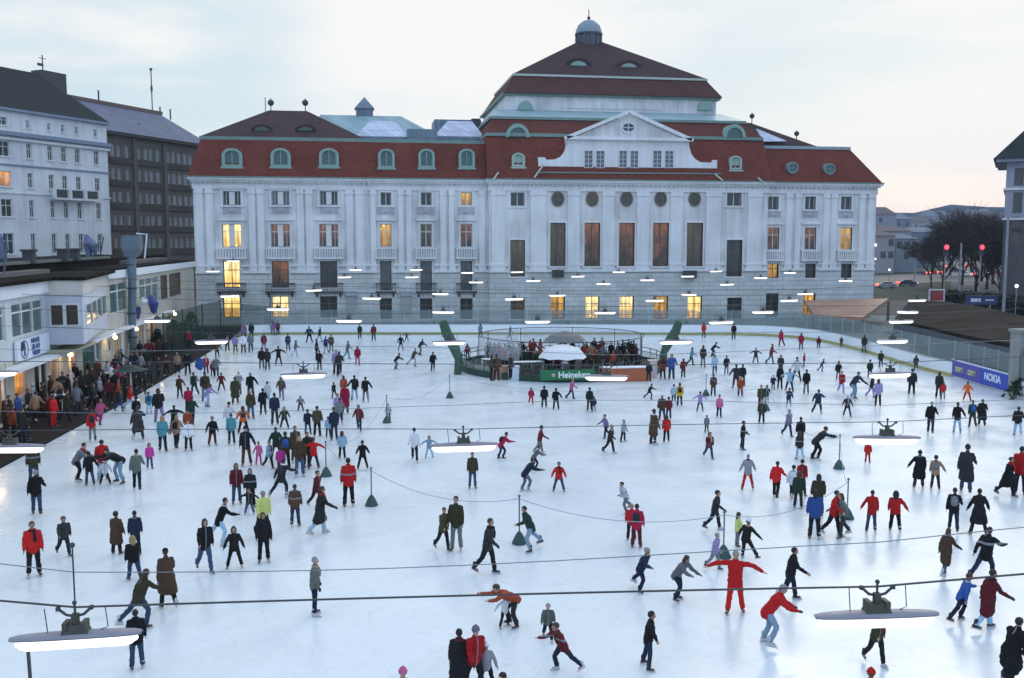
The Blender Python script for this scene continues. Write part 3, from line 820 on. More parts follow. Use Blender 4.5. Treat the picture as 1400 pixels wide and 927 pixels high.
# domed lantern on top
x, zt = at_y(805, 28, YP); k = YP / 1300; _, zd = at_y(805, 46, YP); _, z0 = at_y(805, 61, YP)
r = 17.5 * k
m = MB(); m.lathe([(r * 0.95, z0 - 0.6 - 0), (r * 0.95, zd - 0.3), (r * 1.08, zd - 0.25), (r * 1.08, zd)], (x, YP, 0), 20)
for i in range(12):
    a = 2 * math.pi * i / 12; m.box(x + r * math.cos(a) - 0.12, x + r * math.cos(a) + 0.12, YP + r * math.sin(a) - 0.12, YP + r * math.sin(a) + 0.12, z0 - 0.5, zd - 0.25)
o = m.build("dome_lantern", mat("slate_drum", (0.10, 0.10, 0.12), 0.6, 0.2), hall)
m = MB(); hd = zt - zd
m.lathe([(r * 1.02, zd)] + [(r * 1.0 * math.cos(t * math.pi / 2), zd + hd * math.sin(t * math.pi / 2)) for t in (0.15, 0.3, 0.45, 0.6, 0.75, 0.88, 0.97)], (x, YP, 0), 20)
for i in range(20):
    a = 2 * math.pi * i / 20
    m.tube([(x + r * 1.01 * math.cos(t * 1.57) * math.cos(a), YP + r * 1.01 * math.cos(t * 1.57) * math.sin(a), zd + hd * 1.01 * math.sin(t * 1.57)) for t in (0.1, 0.4, 0.7, 0.95)], 0.06, 5)
m.build("dome", mat("dome_lead", (0.24, 0.30, 0.36), 0.5, 0.15), o, smooth=False)
m = MB(); m.tube([(x, YP, zt - 0.2), (x, YP, zt + 1.6)], 0.07); m.ball((x, YP, zt + 0.35), 0.25); m.build("finial", iron, o)
# gable front
YG = CY + 0.2
G = lambda u, v: at_y(u, v, YG)
out = [G(736, 233.5), G(980.5, 237), G(980.5, 219), G(976, 218.5), G(973, 222.5), G(957, 221.5), G(950, 217), G(945, 210), G(942.5, 201), G(941.5, 190.5),
       G(776, 187.5), G(776, 198), G(773, 207), G(767, 214), G(758, 218), G(747, 218.5), G(745, 215), G(736, 215)]
m = MB(); m.prism(out, 'y', YG, YG + 2.5)
gab = m.build("gable_wall", trim, hall)
m = MB(); tri = [G(774, 188.5), G(944, 191.5), G(859, 153)]
m.prism([G(781, 189), G(937, 191.5), G(859, 157)], 'y', YG - 0.02, YG + 2.4); m.build("pediment", white, gab)
m = MB()
for p, q in ((tri[0], tri[2]), (tri[2], tri[1]), ((tri[0][0] - 0.2, tri[0][1]), (tri[1][0] + 0.2, tri[1][1]))):
    m.bar((p[0], YG - 0.15, p[1]), (q[0], YG - 0.15, q[1]), 0.85, 0.42)
m.build("pediment_moulding", trim, gab)
for u0, u1 in ((798.5, 826.5), (846, 872.5), (892.5, 920.5)):
    v0, v1 = 205.5, 230
    x0, z1 = at_y(u0, v0, YG); x1, z0 = at_y(u1, v1, YG); c = (x0 + x1) / 2
    for a, b2 in ((x0, c - 0.2), (c + 0.2, x1)):
        m = MB(); t = 0.07; e0, e1 = YG - 0.14, YG - 0.02
        m.box(a, a + t, e0, e1, z0, z1); m.box(b2 - t, b2, e0, e1, z0, z1); m.box(a + t, b2 - t, e0, e1, z0, z0 + t); m.box(a + t, b2 - t, e0, e1, z1 - t, z1)
        for i in (1, 2, 3): q = z0 + (z1 - z0) * i / 4; m.box(a + t, b2 - t, e0 + 0.03, e1 - 0.03, q - 0.025, q + 0.025)
        m.box((a + b2) / 2 - 0.025, (a + b2) / 2 + 0.025, e0 + 0.025, e1 - 0.025, z0 + t, z1 - t)
        o = m.build("window", frame_w, hall)
        p = MB(); p.add([(a, e1 - 0.005, z0), (b2, e1 - 0.005, z0), (b2, e1 - 0.005, z1), (a, e1 - 0.005, z1)], [(0, 1, 2, 3)]); p.build("pane", greyglass, o)
oculus(859, 174.5, 8.2, 5.6, YG - 0.03, mat("oculus_glass", (0.07, 0.08, 0.14), 0.15, 0.4), frame_w)
m = MB(); a0, a1 = G(733, 236), G(984, 238)
m.bar((a0[0], YG - 0.3, a0[1]), (a1[0], YG - 0.3, a1[1]), 0.5, 0.16); m.build("gable_flashing", copper, hall)
for (u, v), (u2, v2), Y in (((494, 193), (507, 243), FY + 0.6), ((743, 225), (730, 243), CY - 0.5), ((681, 236), (674, 246), CY - 0.4), ((977, 238), (987, 247), CY - 0.4), ((1036, 243), (1046, 254), CY - 0.4)):
    p, q = at_y(u, v, Y + (2.0 if v < 200 else 0)), at_y(u2, v2, Y - 0.6)
    m = MB(); m.tube([(p[0], Y + (2.0 if v < 200 else 0) - 0.1, p[1]), (q[0], Y - 0.9, q[1])], 0.11); m.build("downpipe", gutter, hall)
# right wing roof
ztR = Z(1100, 204, YT)
red_mansard(xc1 + 0.31, xr + 0.5, FY, ztR, 0, 3.4, 26)
xt1 = xr + 0.5 - 3.4
m = MB(); m.box(xc1 + 0.31, xt1, YT - 0.1, YT + 20, ztR + 0.002, ztR + 0.4); m.build("roof_band", mat("grey_band", (0.28, 0.36, 0.40), 0.6, 0.2), hall)
Yh = FY + 9; p0 = at_y(1026, 168, Yh); p1 = at_y(1112, 198, FY + 5)
m = MB(); m.frustum((xc1 - 3, p1[0] + 1.0, FY + 4.4, FY + 20, ztR + 0.41), (xc1 - 3, p0[0], Yh, Yh + 0.4, p0[1])); o = m.build("hip_roof", darktile, hall)
a = at_y(1033, 176, FY + 7.2); b_ = at_y(1042, 194, FY + 4.7); c = at_y(1072, 190, FY + 5.6)
m = MB(); m.add([(a[0], FY + 6.9, a[1]), (b_[0], FY + 4.3, b_[1]), (c[0], FY + 4.6, c[1] - 0.4), (a[0], FY + 7.3, a[1]), (b_[0], FY + 4.7, b_[1]), (c[0], FY + 5.0, c[1] - 0.4)], [(0, 1, 2), (5, 4, 3), (0, 3, 4, 1), (1, 4, 5, 2), (2, 5, 3, 0)]); m.build("skylight", skyglass, hall)
for u, v, Y in ((1028, 166, Yh), (1089, 190, FY + 8)):
    x, z = at_y(u, v, Y); m = MB(); m.tube([(x, Y, z - 1.0), (x, Y, z + 1.2)], 0.07); m.ball((x, Y, z + 0.75), 0.36); m.build("finial", iron, hall, smooth=True)
# entrance canopy at the right foot of the hall
e = thing("entrance_canopy", (66, 118, 0), "timber entrance canopy coloured as if lit orange at the foot of the hall's right end", "canopy")
pts = [(1100, 411), (1215, 408), (1180, 434), (1112, 430)]
A, B_, Cc, D = [at_depth(u, v, d) for (u, v), d in zip(pts, (120, 124, 108, 110))]
m = MB(); th = 0.35
m.add([A, B_, Cc, D] + [p - Vector((0, 0, th)) for p in (A, B_, Cc, D)], [(0, 1, 2, 3), (7, 6, 5, 4), (0, 4, 5, 1), (1, 5, 6, 2), (2, 6, 7, 3), (3, 7, 4, 0)])
m.build("roof", mat_tiles("lit_tint_boards", (0.40, 0.235, 0.165), (0.25, 0.14, 0.1), 6, 0.4, 0.6, 0.12, 0.02, 0.02), e)  # the warm orange light on this roof is put into its board colour
for P in (B_, Cc, D):
    m = MB(); m.box(P.x - 0.12, P.x + 0.12, P.y - 0.12, P.y + 0.12, 0, P.z - th); m.build("post", frame_d, e)
# ================================================================== houses behind the pavilion
def oblique(name, anchor, vpx, label, cat):
    """a root whose local x runs along the street front (towards the vanishing point) and whose local -y faces the rink"""
    d = ray(vpx, 330); d = Vector((d.x, d.y, 0)).normalized()
    rz = math.atan2(d.y, d.x)
    t = thing(name, (anchor.x, anchor.y, 0), label, cat, rz=rz)
    M = wm(t); Mi = M.inverted()
    nrm = Vector((d.y, -d.x, 0))
    if nrm.dot(CAM - anchor) < 0: nrm = -nrm
    def loc(u, v, off=0.0):
        r_ = ray(u, v); P0 = anchor - nrm * off
        s = (P0 - CAM).dot(nrm) / r_.dot(nrm); p = Mi @ (CAM + r_ * s); return p.x, p.z
    to = lambda x, y, z: tuple(M @ Vector((x, y, z)))
    return t, loc, to, M
def lbox(m, M, *a):
    m.M = M; m.box(*a); m.M = None; return m

housew = mat_plaster("cool_white_render", (0.76, 0.78, 0.80), 0.12)
t, loc, to, M = oblique("white_house", at_depth(152, 330, 150), 1240, "white corner apartment house with dark slate roof, far left behind the pavilion", "house")
XL, XR = loc(-70, 330)[0], 0.0
zE = loc(152, 172)[1]; zcor = loc(152, 202)[1]
rows = [(178, 188, 5), (207, 226, 7), (244, 263, 7), (278, 300, 6.5), (320, 346, 6.5)]
colsx = [137, 111.5, 93, 74.5, 46, 12]
holes = []; wins = []
for ri, (v0, v1, wd) in enumerate(rows):
    for ci, u in enumerate(colsx):
        # the photograph gives the right-hand heights; every row follows the street's perspective
        x0 = loc(u - wd / 2, 330)[0]; x1 = loc(u + wd / 2, 330)[0]
        if ci == 5: x0 -= 0.5; x1 += 0.5
        z1 = loc(137, v0)[1]; z0 = loc(137, v1)[1]
        holes.append((x0, x1, z0, z1)); wins.append((ri, ci, x0, x1, z0, z1))
m = MB(); wall_panel(m, XL, XR, 0, zE, 0, holes, 0.35, to)
m.M = M
m.add([(XR, 0, 0), (XR, 16, 0), (XR, 16, zE), (XR, 0, zE)], [(0, 1, 2, 3)])
m.add([(XL, 0, 0), (XL, 16, 0), (XL, 16, zE), (XL, 0, zE)], [(0, 1, 2, 3)])
m.build("wall", housew, t)
bluegrey = mat("blue_cornice", (0.22, 0.27, 0.36), 0.7, 0.15)
for nm, z, h, d, mm in (("cornice", zcor, 0.55, 0.7, bluegrey), ("cornice", zcor - 0.6, 0.35, 0.4, housew), ("eaves", zE, 0.35, 0.6, bluegrey), ("string_course", loc(152, 238)[1], 0.22, 0.18, bluegrey), ("string_course", loc(152, 272)[1], 0.2, 0.15, housew)):
    m = MB(); lbox(m, M, XL - 0.1, XR + 0.2, -d, 0, z, z + h); m.build(nm, mm, t)
lit_house = mat_lit("lit_house", (1.0, 0.45, 0.15), (0.3, 0.12, 0.05), 0.8)
for ri, ci, x0, x1, z0, z1 in wins:
    m = MB(); m.M = M; k = 0.1
    m.box(x0, x0 + k, 0.16, 0.26, z0, z1); m.box(x1 - k, x1, 0.16, 0.26, z0, z1); m.box(x0 + k, x1 - k, 0.16, 0.26, z0, z0 + k); m.box(x0 + k, x1 - k, 0.16, 0.26, z1 - k, z1)
    m.box((x0 + x1) / 2 - 0.04, (x0 + x1) / 2 + 0.04, 0.18, 0.24, z0 + k, z1 - k); m.box(x0 + k, x1 - k, 0.185, 0.235, z0 + (z1 - z0) * 0.62, z0 + (z1 - z0) * 0.62 + 0.08)
    m.box(x0 - 0.15, x1 + 0.15, -0.15, 0.1, z0 - 0.15, z0 - 0.002)
    lit = (ri, ci) == (2, 5)
    o = m.build("window", frame_w, t)
    if lit: o["label"] = "orange lit window"
    m = MB(); m.M = M; m.add([(x0, 0.25, z0), (x1, 0.25, z0), (x1, 0.25, z1), (x0, 0.25, z1)], [(0, 1, 2, 3)]); m.build("pane", lit_house if lit else darkglass, o)
# balcony with flower boxes across the three middle bays
xb0, xb1 = loc(70, 330)[0], loc(132, 330)[0]; zb1 = loc(100, 259)[1]; zb0 = loc(100, 272)[1]
m = MB(); m.M = M; m.box(xb0, xb1, -1.2, 0, zb0 - 0.25, zb0); 
for i in range(4):
    q = xb0 + (xb1 - xb0) * i / 3; m.box(q - 0.3, q + 0.3, -1.2, -0.9, zb0, zb1)
m.box(xb0, xb1, -1.15, -1.05, zb1 - 0.15, zb1 - 0.02)
o = m.build("balcony", housew, t)
m = MB(); m.M = M
for i in range(3):
    q = xb0 + (xb1 - xb0) * (i + 0.5) / 3; m.box(q - 0.9, q + 0.9, -1.12, -1.0, zb0 + 0.1, zb1 - 0.2)
m.build("railing", iron, o)
slate = mat_tiles("slate_roof", (0.030, 0.038, 0.042), (0.016, 0.02, 0.022), 0.4, 0.3, 0.8, 0.15, 0.02, 0.02, spec=0.08)
zR = loc(110, 113, 9.0)[1]
m = MB(); m.M = M; m.frustum((XL, XR + 0.2, -0.55, 16, zE + 0.352), (XL, XR - 5.0, 8.4, 9.2, zR)); m.build("roof", slate, t)
m = MB(); m.M = M; xk = loc(96, 330, 9)[0]; m.box(xk, XR - 4.2, 8.2, 10.5, zE + 2, zR + 0.7); m.build("chimney", iron, t)
for u, v in ((16, 137), (74, 146), (126, 160)):
    x, z = loc(u, v, 3.2); m = MB(); m.M = M; m.frustum((x - 0.6, x + 0.6, 2.2, 4.0, z - 0.8), (x - 0.5, x + 0.5, 3.0, 4.4, z + 0.35)); m.build("roof_hatch", skyglass, t)
x, z = loc(59, 106, 9); m = MB(); m.M = M; m.tube([(x, 9, z - 1), (x, 9, z + 3.4)], 0.09); m.box(x - 0.9, x + 0.1, 8.9, 9.1, z + 1.7, z + 2.1); m.tube([(x - 0.7, 9, z + 2.9), (x + 0.7, 9, z + 2.9)], 0.05); m.build("antenna", iron, t)

t, loc, to, M = oblique("brown_office_block", at_depth(150, 330, 158), 1180, "drab brown office block with ribbon windows and lavender roof beside the white house", "office building")
brown = mat_plaster("brown_render", (0.105, 0.098, 0.085), 0.12)
brownd = mat("brown_spandrel", (0.05, 0.047, 0.042), 0.9, 0.2, 1)
XL, XR = loc(140, 330)[0], loc(285, 330)[0]
zE = loc(153, 180)[1]
lav = mat_tiles("lavender_metal_roof", (0.135, 0.155, 0.225), (0.09, 0.105, 0.16), 0.7, 9.0, 0.6, 0.08, 0.03, 0.03)
holes = []; wins = []
vrow = [(198.5, 214), (230, 245), (262, 276), (294, 307), (326, 339)]
cx = [159.5, 167.5, 178.5, 194.5, 204, 211, 220, 234, 241.5, 249, 257, 264]
for ri, (v0, v1) in enumerate(vrow):
    z1, z0 = loc(160, v0)[1], loc(160, v1)[1]
    for u in cx:
        x0, x1 = loc(u - 2.9, 330)[0], loc(u + 2.9, 330)[0]
        holes.append((x0, x1, z0, z1)); wins.append((x0, x1, z0, z1))
m = MB(); wall_panel(m, XL, XR, 0, zE, 0, holes, 0.3, to); m.M = M
m.add([(XR, 0, 0), (XR, 15, 0), (XR, 15, zE), (XR, 0, zE)], [(0, 1, 2, 3)]); m.build("wall", brown, t)
for ri, (v0, v1) in enumerate(vrow):
    z1, z0 = loc(160, v0)[1], loc(160, v1)[1]
    for a, b_ in ((154, 186), (190, 226), (230, 268)):
        m = MB(); lbox(m, M, loc(a, 330)[0], loc(b_, 330)[0], -0.25, 0, z0 - 1.15, z0 - 0.15); m.build("spandrel", brownd, t)
pale = mat("pale_curtain_glass", (0.20, 0.22, 0.23), 0.2, 0.6, 0.35, spec=0.5)
for x0, x1, z0, z1 in wins:
    m = MB(); m.M = M; k = 0.09
    m.box(x0, x0 + k, 0.1, 0.2, z0, z1); m.box(x1 - k, x1, 0.1, 0.2, z0, z1); m.box(x0 + k, x1 - k, 0.1, 0.2, z0, z0 + k); m.box(x0 + k, x1 - k, 0.1, 0.2, z1 - k, z1)
    m.box((x0 + x1) / 2 - 0.05, (x0 + x1) / 2 + 0.05, 0.12, 0.18, z0 + k, z1 - k)
    o = m.build("window", mat("grey_frame", (0.3, 0.3, 0.3), 0.6), t)
    m = MB(); m.M = M; m.add([(x0, 0.19, z0), (x1, 0.19, z0), (x1, 0.19, z1), (x0, 0.19, z1)], [(0, 1, 2, 3)]); m.build("pane", pale, o)
for u in (188, 228.5):
    x = loc(u, 330)[0]; m = MB(); lbox(m, M, x - 0.45, x + 0.45, -0.32, 0, 0, zE - 0.6); m.build("pier", brown, t)
m = MB(); lbox(m, M, XL, XR + 0.6, -0.9, 0, zE - 0.5, zE); m.build("eaves", brownd, t)
zR = loc(210, 155, 8.0)[1]
m = MB(); m.M = M; m.frustum((XL, XR + 0.7, -0.95, 15, zE + 0.002), (XL, XR - 3, 7.8, 8.4, zR)); m.build("roof", lav, t)
m = MB(); lbox(m, M, XL, XR - 2.5, 7.5, 8.7, zR - 0.1, zR + 0.5); m.build("ridge_wall", mat("brick_ridge", (0.16, 0.11, 0.09), 0.9, 0.2), t)
for u, v, h in ((208.5, 155, 8.0), (135, 138, 1.8), (219, 155, 1.2), (233, 160, 1.5)):
    x, z = loc(u, v, 8.0); m = MB(); m.M = M; m.tube([(x, 8, z - 0.5), (x, 8, z + h)], 0.1 if h > 3 else 0.14); 
    if h > 3: m.ball((x, 8, z + h), 0.28); m.lathe([(0.2, z + h * 0.5), (0.2, z + h * 0.62)], (x, 8, 0), 8)
    m.build("antenna", iron, t)
for u, v in ((184, 171), (190, 171), (231, 186), (173, 179)):
    x, z = loc(u, v, 2.6); m = MB(); m.M = M; m.frustum((x - 0.35, x + 0.35, 1.9, 3.6, z - 0.6), (x - 0.3, x + 0.3, 2.6, 3.8, z + 0.25)); m.build("roof_hatch", iron, t)

# corner house at the right edge
A = at_depth(1371, 330, 160)
t = thing("corner_house", (A.x, A.y, 0), "blue-grey corner house with overhanging dark roof at the right edge", "house", rz=-R(36.8))
M = wm(t)
S_ = 160 / 1300.0
zc_ = CAM_H + 106 * S_; zmid = CAM_H + 30 * S_
bluew = mat_plaster("blue_grey_render", (0.36, 0.38, 0.46), 0.1)
cols = [(1.2, 2.6), (4.6, 6.0), (8.0, 9.4), (11.4, 12.8)]; rws = [(zc_ - 3.9, zc_ - 1.0), (zc_ - 8.4, zc_ - 5.0), (zc_ - 11.6, zc_ - 9.0), (zmid - 4.2, zmid - 1.6), (zmid - 8.4, zmid - 5.8)]
holes = [(a, b_, c, d) for a, b_ in cols for c, d in rws]
to = lambda x, y, z: tuple(M @ Vector((x, y, z)))
m = MB(); wall_panel(m, 0, 15, zmid, zc_, 0, [h for h in holes if h[2] > zmid], 0.35, to); m.M = M
m.add([(0, 0, zmid), (0, 20, zmid), (0, 20, zc_), (0, 0, zc_)], [(0, 1, 2, 3)]); m.build("wall", bluew, t)
m = MB(); wall_panel(m, 0, 15, 0, zmid, -0.1, [h for h in holes if h[2] < zmid], 0.35, to); m.M = M
m.add([(0, -0.1, 0), (0, 20, 0), (0, 20, zmid), (0, -0.1, zmid)], [(0, 1, 2, 3)]); m.build("base_wall", mat_plaster("dim_render", (0.10, 0.10, 0.11), 0.15), t)
for a, b_, c, d in holes:
    y = 0 if c > zmid else -0.1
    m = MB(); m.M = M; k = 0.1
    m.box(a, a + k, y + 0.1, y + 0.2, c, d); m.box(b_ - k, b_, y + 0.1, y + 0.2, c, d); m.box(a + k, b_ - k, y + 0.1, y + 0.2, c, c + k); m.box(a + k, b_ - k, y + 0.1, y + 0.2, d - k, d); m.box((a + b_) / 2 - 0.05, (a + b_) / 2 + 0.05, y + 0.12, y + 0.18, c + k, d - k)
    o = m.build("window", frame_d, t)
    m = MB(); m.M = M; m.add([(a, y + 0.19, c), (b_, y + 0.19, c), (b_, y + 0.19, d), (a, y + 0.19, d)], [(0, 1, 2, 3)]); m.build("pane", darkglass, o)
m = MB(); lbox(m, M, -0.3, 15, -0.3, 20, zc_ - 4.6, zc_ - 4.2); lbox(m, M, -0.3, 15, -0.35, 20, zmid - 0.15, zmid + 0.2); m.build("string_course", trim, t)
m = MB(); lbox(m, M, -1.6, 15, -1.6, 20, zc_, zc_ + 0.5); m.build("cornice", bluew, t)
m = MB(); m.M = M; m.frustum((-2.0, 16, -2.0, 20, zc_ + 0.502), (5.5, 12, 6, 13, zc_ + 9)); m.build("roof", slate, t)

# ------------------------------------------------------------------ far town along the skyline
farw = [mat("far_wall_a", (0.26, 0.28, 0.33), 0.9, 0.15, 0.1), mat("far_wall_b", (0.18, 0.21, 0.27), 0.9, 0.15, 0.1), mat("far_wall_c", (0.34, 0.33, 0.34), 0.9, 0.15, 0.1)]
farr = [mat("far_roof_a", (0.12, 0.10, 0.11), 0.9, 0.2, 0.2), mat("far_roof_b", (0.14, 0.17, 0.21), 0.9, 0.2, 0.2)]
rngf = random.Random(3)
fars = [(1203, 40, 283, 340, 470), (1228, 34, 291, 342, 520), (1252, 40, 296, 344, 600), (1283, 36, 288, 340, 760), (1312, 30, 291, 340, 820), (1338, 34, 286, 340, 880), (1224, 44, 308, 348, 380), (1262, 40, 310, 350, 400), (1208, 30, 314, 352, 310), (1240, 30, 319, 354, 320), (1366, 40, 290, 340, 700), (1298, 36, 301, 345, 520)]
places = ["first", "second", "third", "fourth", "fifth", "sixth", "seventh", "eighth", "ninth", "tenth", "eleventh", "twelfth", "thirteenth", "fourteenth", "fifteenth", "sixteenth", "seventeenth", "eighteenth", "nineteenth", "twentieth"]
order = sorted(range(len(fars)), key=lambda i: fars[i][0])
for i, (u, wpx, v0, v1, d) in enumerate(fars):
    c = at_depth(u, 330, d); k = d / 1300; w_ = wpx * k; h = CAM_H + (330 - v0) * k
    t = thing("distant_house", (c.x, c.y, 0), f"hazy distant town house, {places[order.index(i)]} from left on the skyline beyond the hall", "house", "distant houses on the skyline", rz=-YAW + rngf.uniform(-.2, .2))
    M = wm(t); dp = 18
    n = max(3, int(w_ / 5)); fl = max(3, int(h / 5.0))
    m = MB(); lbox(m, M, -w_ / 2, w_ / 2, 0, dp, 0, h * 0.86); m.build("wall", farw[i % 3], t)
    m = MB(); m.M = M; m.frustum((-w_ / 2 - .5, w_ / 2 + .5, -.5, dp + .5, h * 0.86), (-w_ / 2 + 3, w_ / 2 - 3, dp / 2 - 1, dp / 2 + 1, h)); m.build("roof", farr[i % 2], t)
    for a in range(n):
        for b_ in range(fl):
            if rngf.random() < 0.25 or a * fl + b_ > 30: continue
            x = -w_ / 2 + w_ * (a + 0.5) / n; z = h * 0.84 * (b_ + 0.5) / fl
            if z < h * 0.35: continue
            m = MB(); lbox(m, M, x - 0.8, x + 0.8, -0.06, 0.02, z - 1.1, z + 1.1); m.build("window", darkglass, t)

# ------------------------------------------------------------------ bare winter trees
bark = mat("bark", (0.026, 0.021, 0.018), 0.95, 0.3, 4)
twig = mat("twigs", (0.030, 0.022, 0.019), 0.95, 0.35, 3)
conif = mat("conifer_needles", (0.022, 0.040, 0.022), 0.9, 0.5, 3)
def bare_tree(loc, h, spread, seed, label, group):
    rg = random.Random(seed)
    t = thing("bare_tree", loc, label, "tree", group)
    tr = MB(); cr = MB(); base = Vector(loc)
    def grow(p, d, L, r, lv):
        q = p + d * L
        (tr if lv < 2 else cr).loft([p, p + d * L * 0.5 + Vector((rg.uniform(-.1, .1), rg.uniform(-.1, .1), 0)) * L * .3, q], [r, r * .8, r * .6], 6 if lv < 2 else 4, cap=False)
        if lv >= 4:
            for _ in range(9):
                e = q + Vector((rg.uniform(-1, 1), rg.uniform(-1, 1), rg.uniform(-.3, 1))) * L * 0.9
                s = d.cross(Vector((rg.random(), rg.random(), rg.random()))).normalized() * 0.05
                cr.add([q - s, q + s, e + s * .5, e - s * .5], [(0, 1, 2, 3)])
            return
        for k in range(4 if lv else 5):
            a = rg.uniform(0, 6.28); sp = rg.uniform(0.35, 0.8) * spread
            side = Vector((math.cos(a), math.sin(a), 0))
            nd = (d * (1.0 if k else 2.2) + side * sp * (1.0 if k else .3) * 1.15 + Vector((0, 0, 0.12))).normalized()
            grow(q if k < 3 else p.lerp(q, .55), nd, L * rg.uniform(0.72, 1.0), r * 0.55, lv + 1)
    grow(base, Vector((rg.uniform(-.05, .05), rg.uniform(-.05, .05), 1)).normalized(), h * 0.2, h * 0.018, 0)
    tr.build("trunk", bark, t); cr.build("crown", twig, t)
    return t
tr_spots = [(1276, 386, 215, 13.0), (1292, 389, 200, 17.0), (1318, 384, 225, 20.0), (1338, 395, 175, 17.0), (1352, 388, 205, 19.5), (1372, 398, 165, 15.0), (1388, 392, 190, 17.0), (1360, 380, 230, 20.0), (1380, 385, 210, 18.0), (1345, 380, 250, 21.0), (1301, 374, 290, 21), (1330, 372, 300, 22)]
od = sorted(range(len(tr_spots)), key=lambda i: tr_spots[i][0])
for i, (u, v, d, h) in enumerate(tr_spots):
    c = at_depth(u, 330, d)
    bare_tree((c.x, c.y, 0), h, 1.0, 40 + i, f"bare brown winter tree, {places[od.index(i)]} from left of those beside the street", "bare trees along the street")
def shrub(loc, h, r, seed, label, name="conifer", cat="tree", group=None):
    rg = random.Random(seed); t = thing(name, loc, label, cat, group); b0 = Vector(loc)
    m = MB(); m.loft([b0, b0 + Vector((0, 0, h * .9))], [0.12, 0.04], 6, cap=False); m.build("trunk", bark, t)
    m = MB()
    for i in range(int(700 * max(0.4, r * h / 8))):
        f = rg.random() ** 0.8; z = h * (0.06 + 0.94 * f); rr = r * (1 - f) ** 0.75 * rg.uniform(0.35, 1.1) + 0.06
        a = rg.uniform(0, 6.28); p = b0 + Vector((rr * math.cos(a), rr * math.sin(a), z))
        s = rg.uniform(0.14, 0.34)
        d1 = Vector((rg.uniform(-1, 1), rg.uniform(-1, 1), rg.uniform(-.8, .3))).normalized() * s; d2 = Vector((rg.uniform(-1, 1), rg.uniform(-1, 1), rg.uniform(-1, 1))).normalized() * s * .6
        m.add([p - d1, p + d2 * .6, p + d1, p - d2 * .6], [(0, 1, 2, 3)])
    m.build("crown", conif, t); return t
for i, (u, v, h, r) in enumerate(((258, 478, 2.6, 1.3), (280, 466, 2.8, 1.5), (236, 486, 2.2, 1.0), (270, 470, 2.0, 1.3))):
    p = ground(u, v); q = Vector((p.x - 1.5, p.y + 1.2, 0.0))
    shrub((q.x, q.y, 0.1), h, r, 90 + i, f"dark evergreen at the far end of the terrace, {places[sorted([258, 280, 236, 270]).index(u)]} from left", "evergreen", "tree", "evergreens at the terrace end")

# ------------------------------------------------------------------ street furniture and cars on the right
mast_m = mat("galvanised_mast", (0.26, 0.28, 0.32), 0.5, 0.1)
def mast(name, u, v0, v1, d, r, label, cat):
    a = at_depth(u, v1, d); top = CAM_H + (330 - v0) * d / 1300
    m = MB(); m.lathe([(r * 1.8, 0), (r * 1.8, 0.3), (r * 1.2, 0.35), (r * 0.8, top)], (a.x, a.y, 0), 10)
    o = m.build(name, mast_m); return tag(o, label, cat)
mast("lamp_mast", 1372, 272, 420, 95, 0.13, "tall grey steel mast in front of the corner house", "mast")
mast("sign_post", 1311, 332, 405, 150, 0.16, "plain grey post between the two red traffic lights", "post")
mast("lamp_post", 1250, 330, 380, 240, 0.12, "thin grey lamp post by the hall's right corner street", "post")
red_l = mat("red_signal_lens", (0.3, 0.01, 0.01), 0.4, emit=(1.0, 0.03, 0.05), estr=5.0)
for i, (u, v, d) in enumerate(((1293, 338, 150), (1341.5, 338, 150))):
    a = at_depth(u, v, d)
    t = thing("traffic_light", (a.x, a.y, 0), f"traffic light showing red, {'the one nearer the hall' if i == 0 else 'the one nearer the corner house'}", "traffic light", "red traffic lights")
    m = MB(); m.tube([(a.x, a.y, 0), (a.x, a.y, a.z + 0.4)], 0.09, 8); m.build("pole", mast_m, t)
    m = MB(); m.box(a.x - 0.32, a.x + 0.32, a.y - 0.25, a.y + 0.15, a.z - 1.3, a.z + 0.5)
    for q in (0, -0.45, -0.9): m.box(a.x - 0.3, a.x + 0.3, a.y - 0.5, a.y - 0.26, a.z + q + 0.27, a.z + q + 0.31)
    m.build("housing", iron, t)
    m = MB(); m.ball((a.x, a.y - 0.28, a.z), 0.36, 0.12, 0.36); m.build("red_lens", red_l, t, smooth=True)
    m = MB(); m.ball((a.x, a.y - 0.26, a.z - 0.45), 0.2, 0.08, 0.2); m.ball((a.x, a.y - 0.26, a.z - 0.9), 0.2, 0.08, 0.2); m.build("dark_lens", darkglass, t)

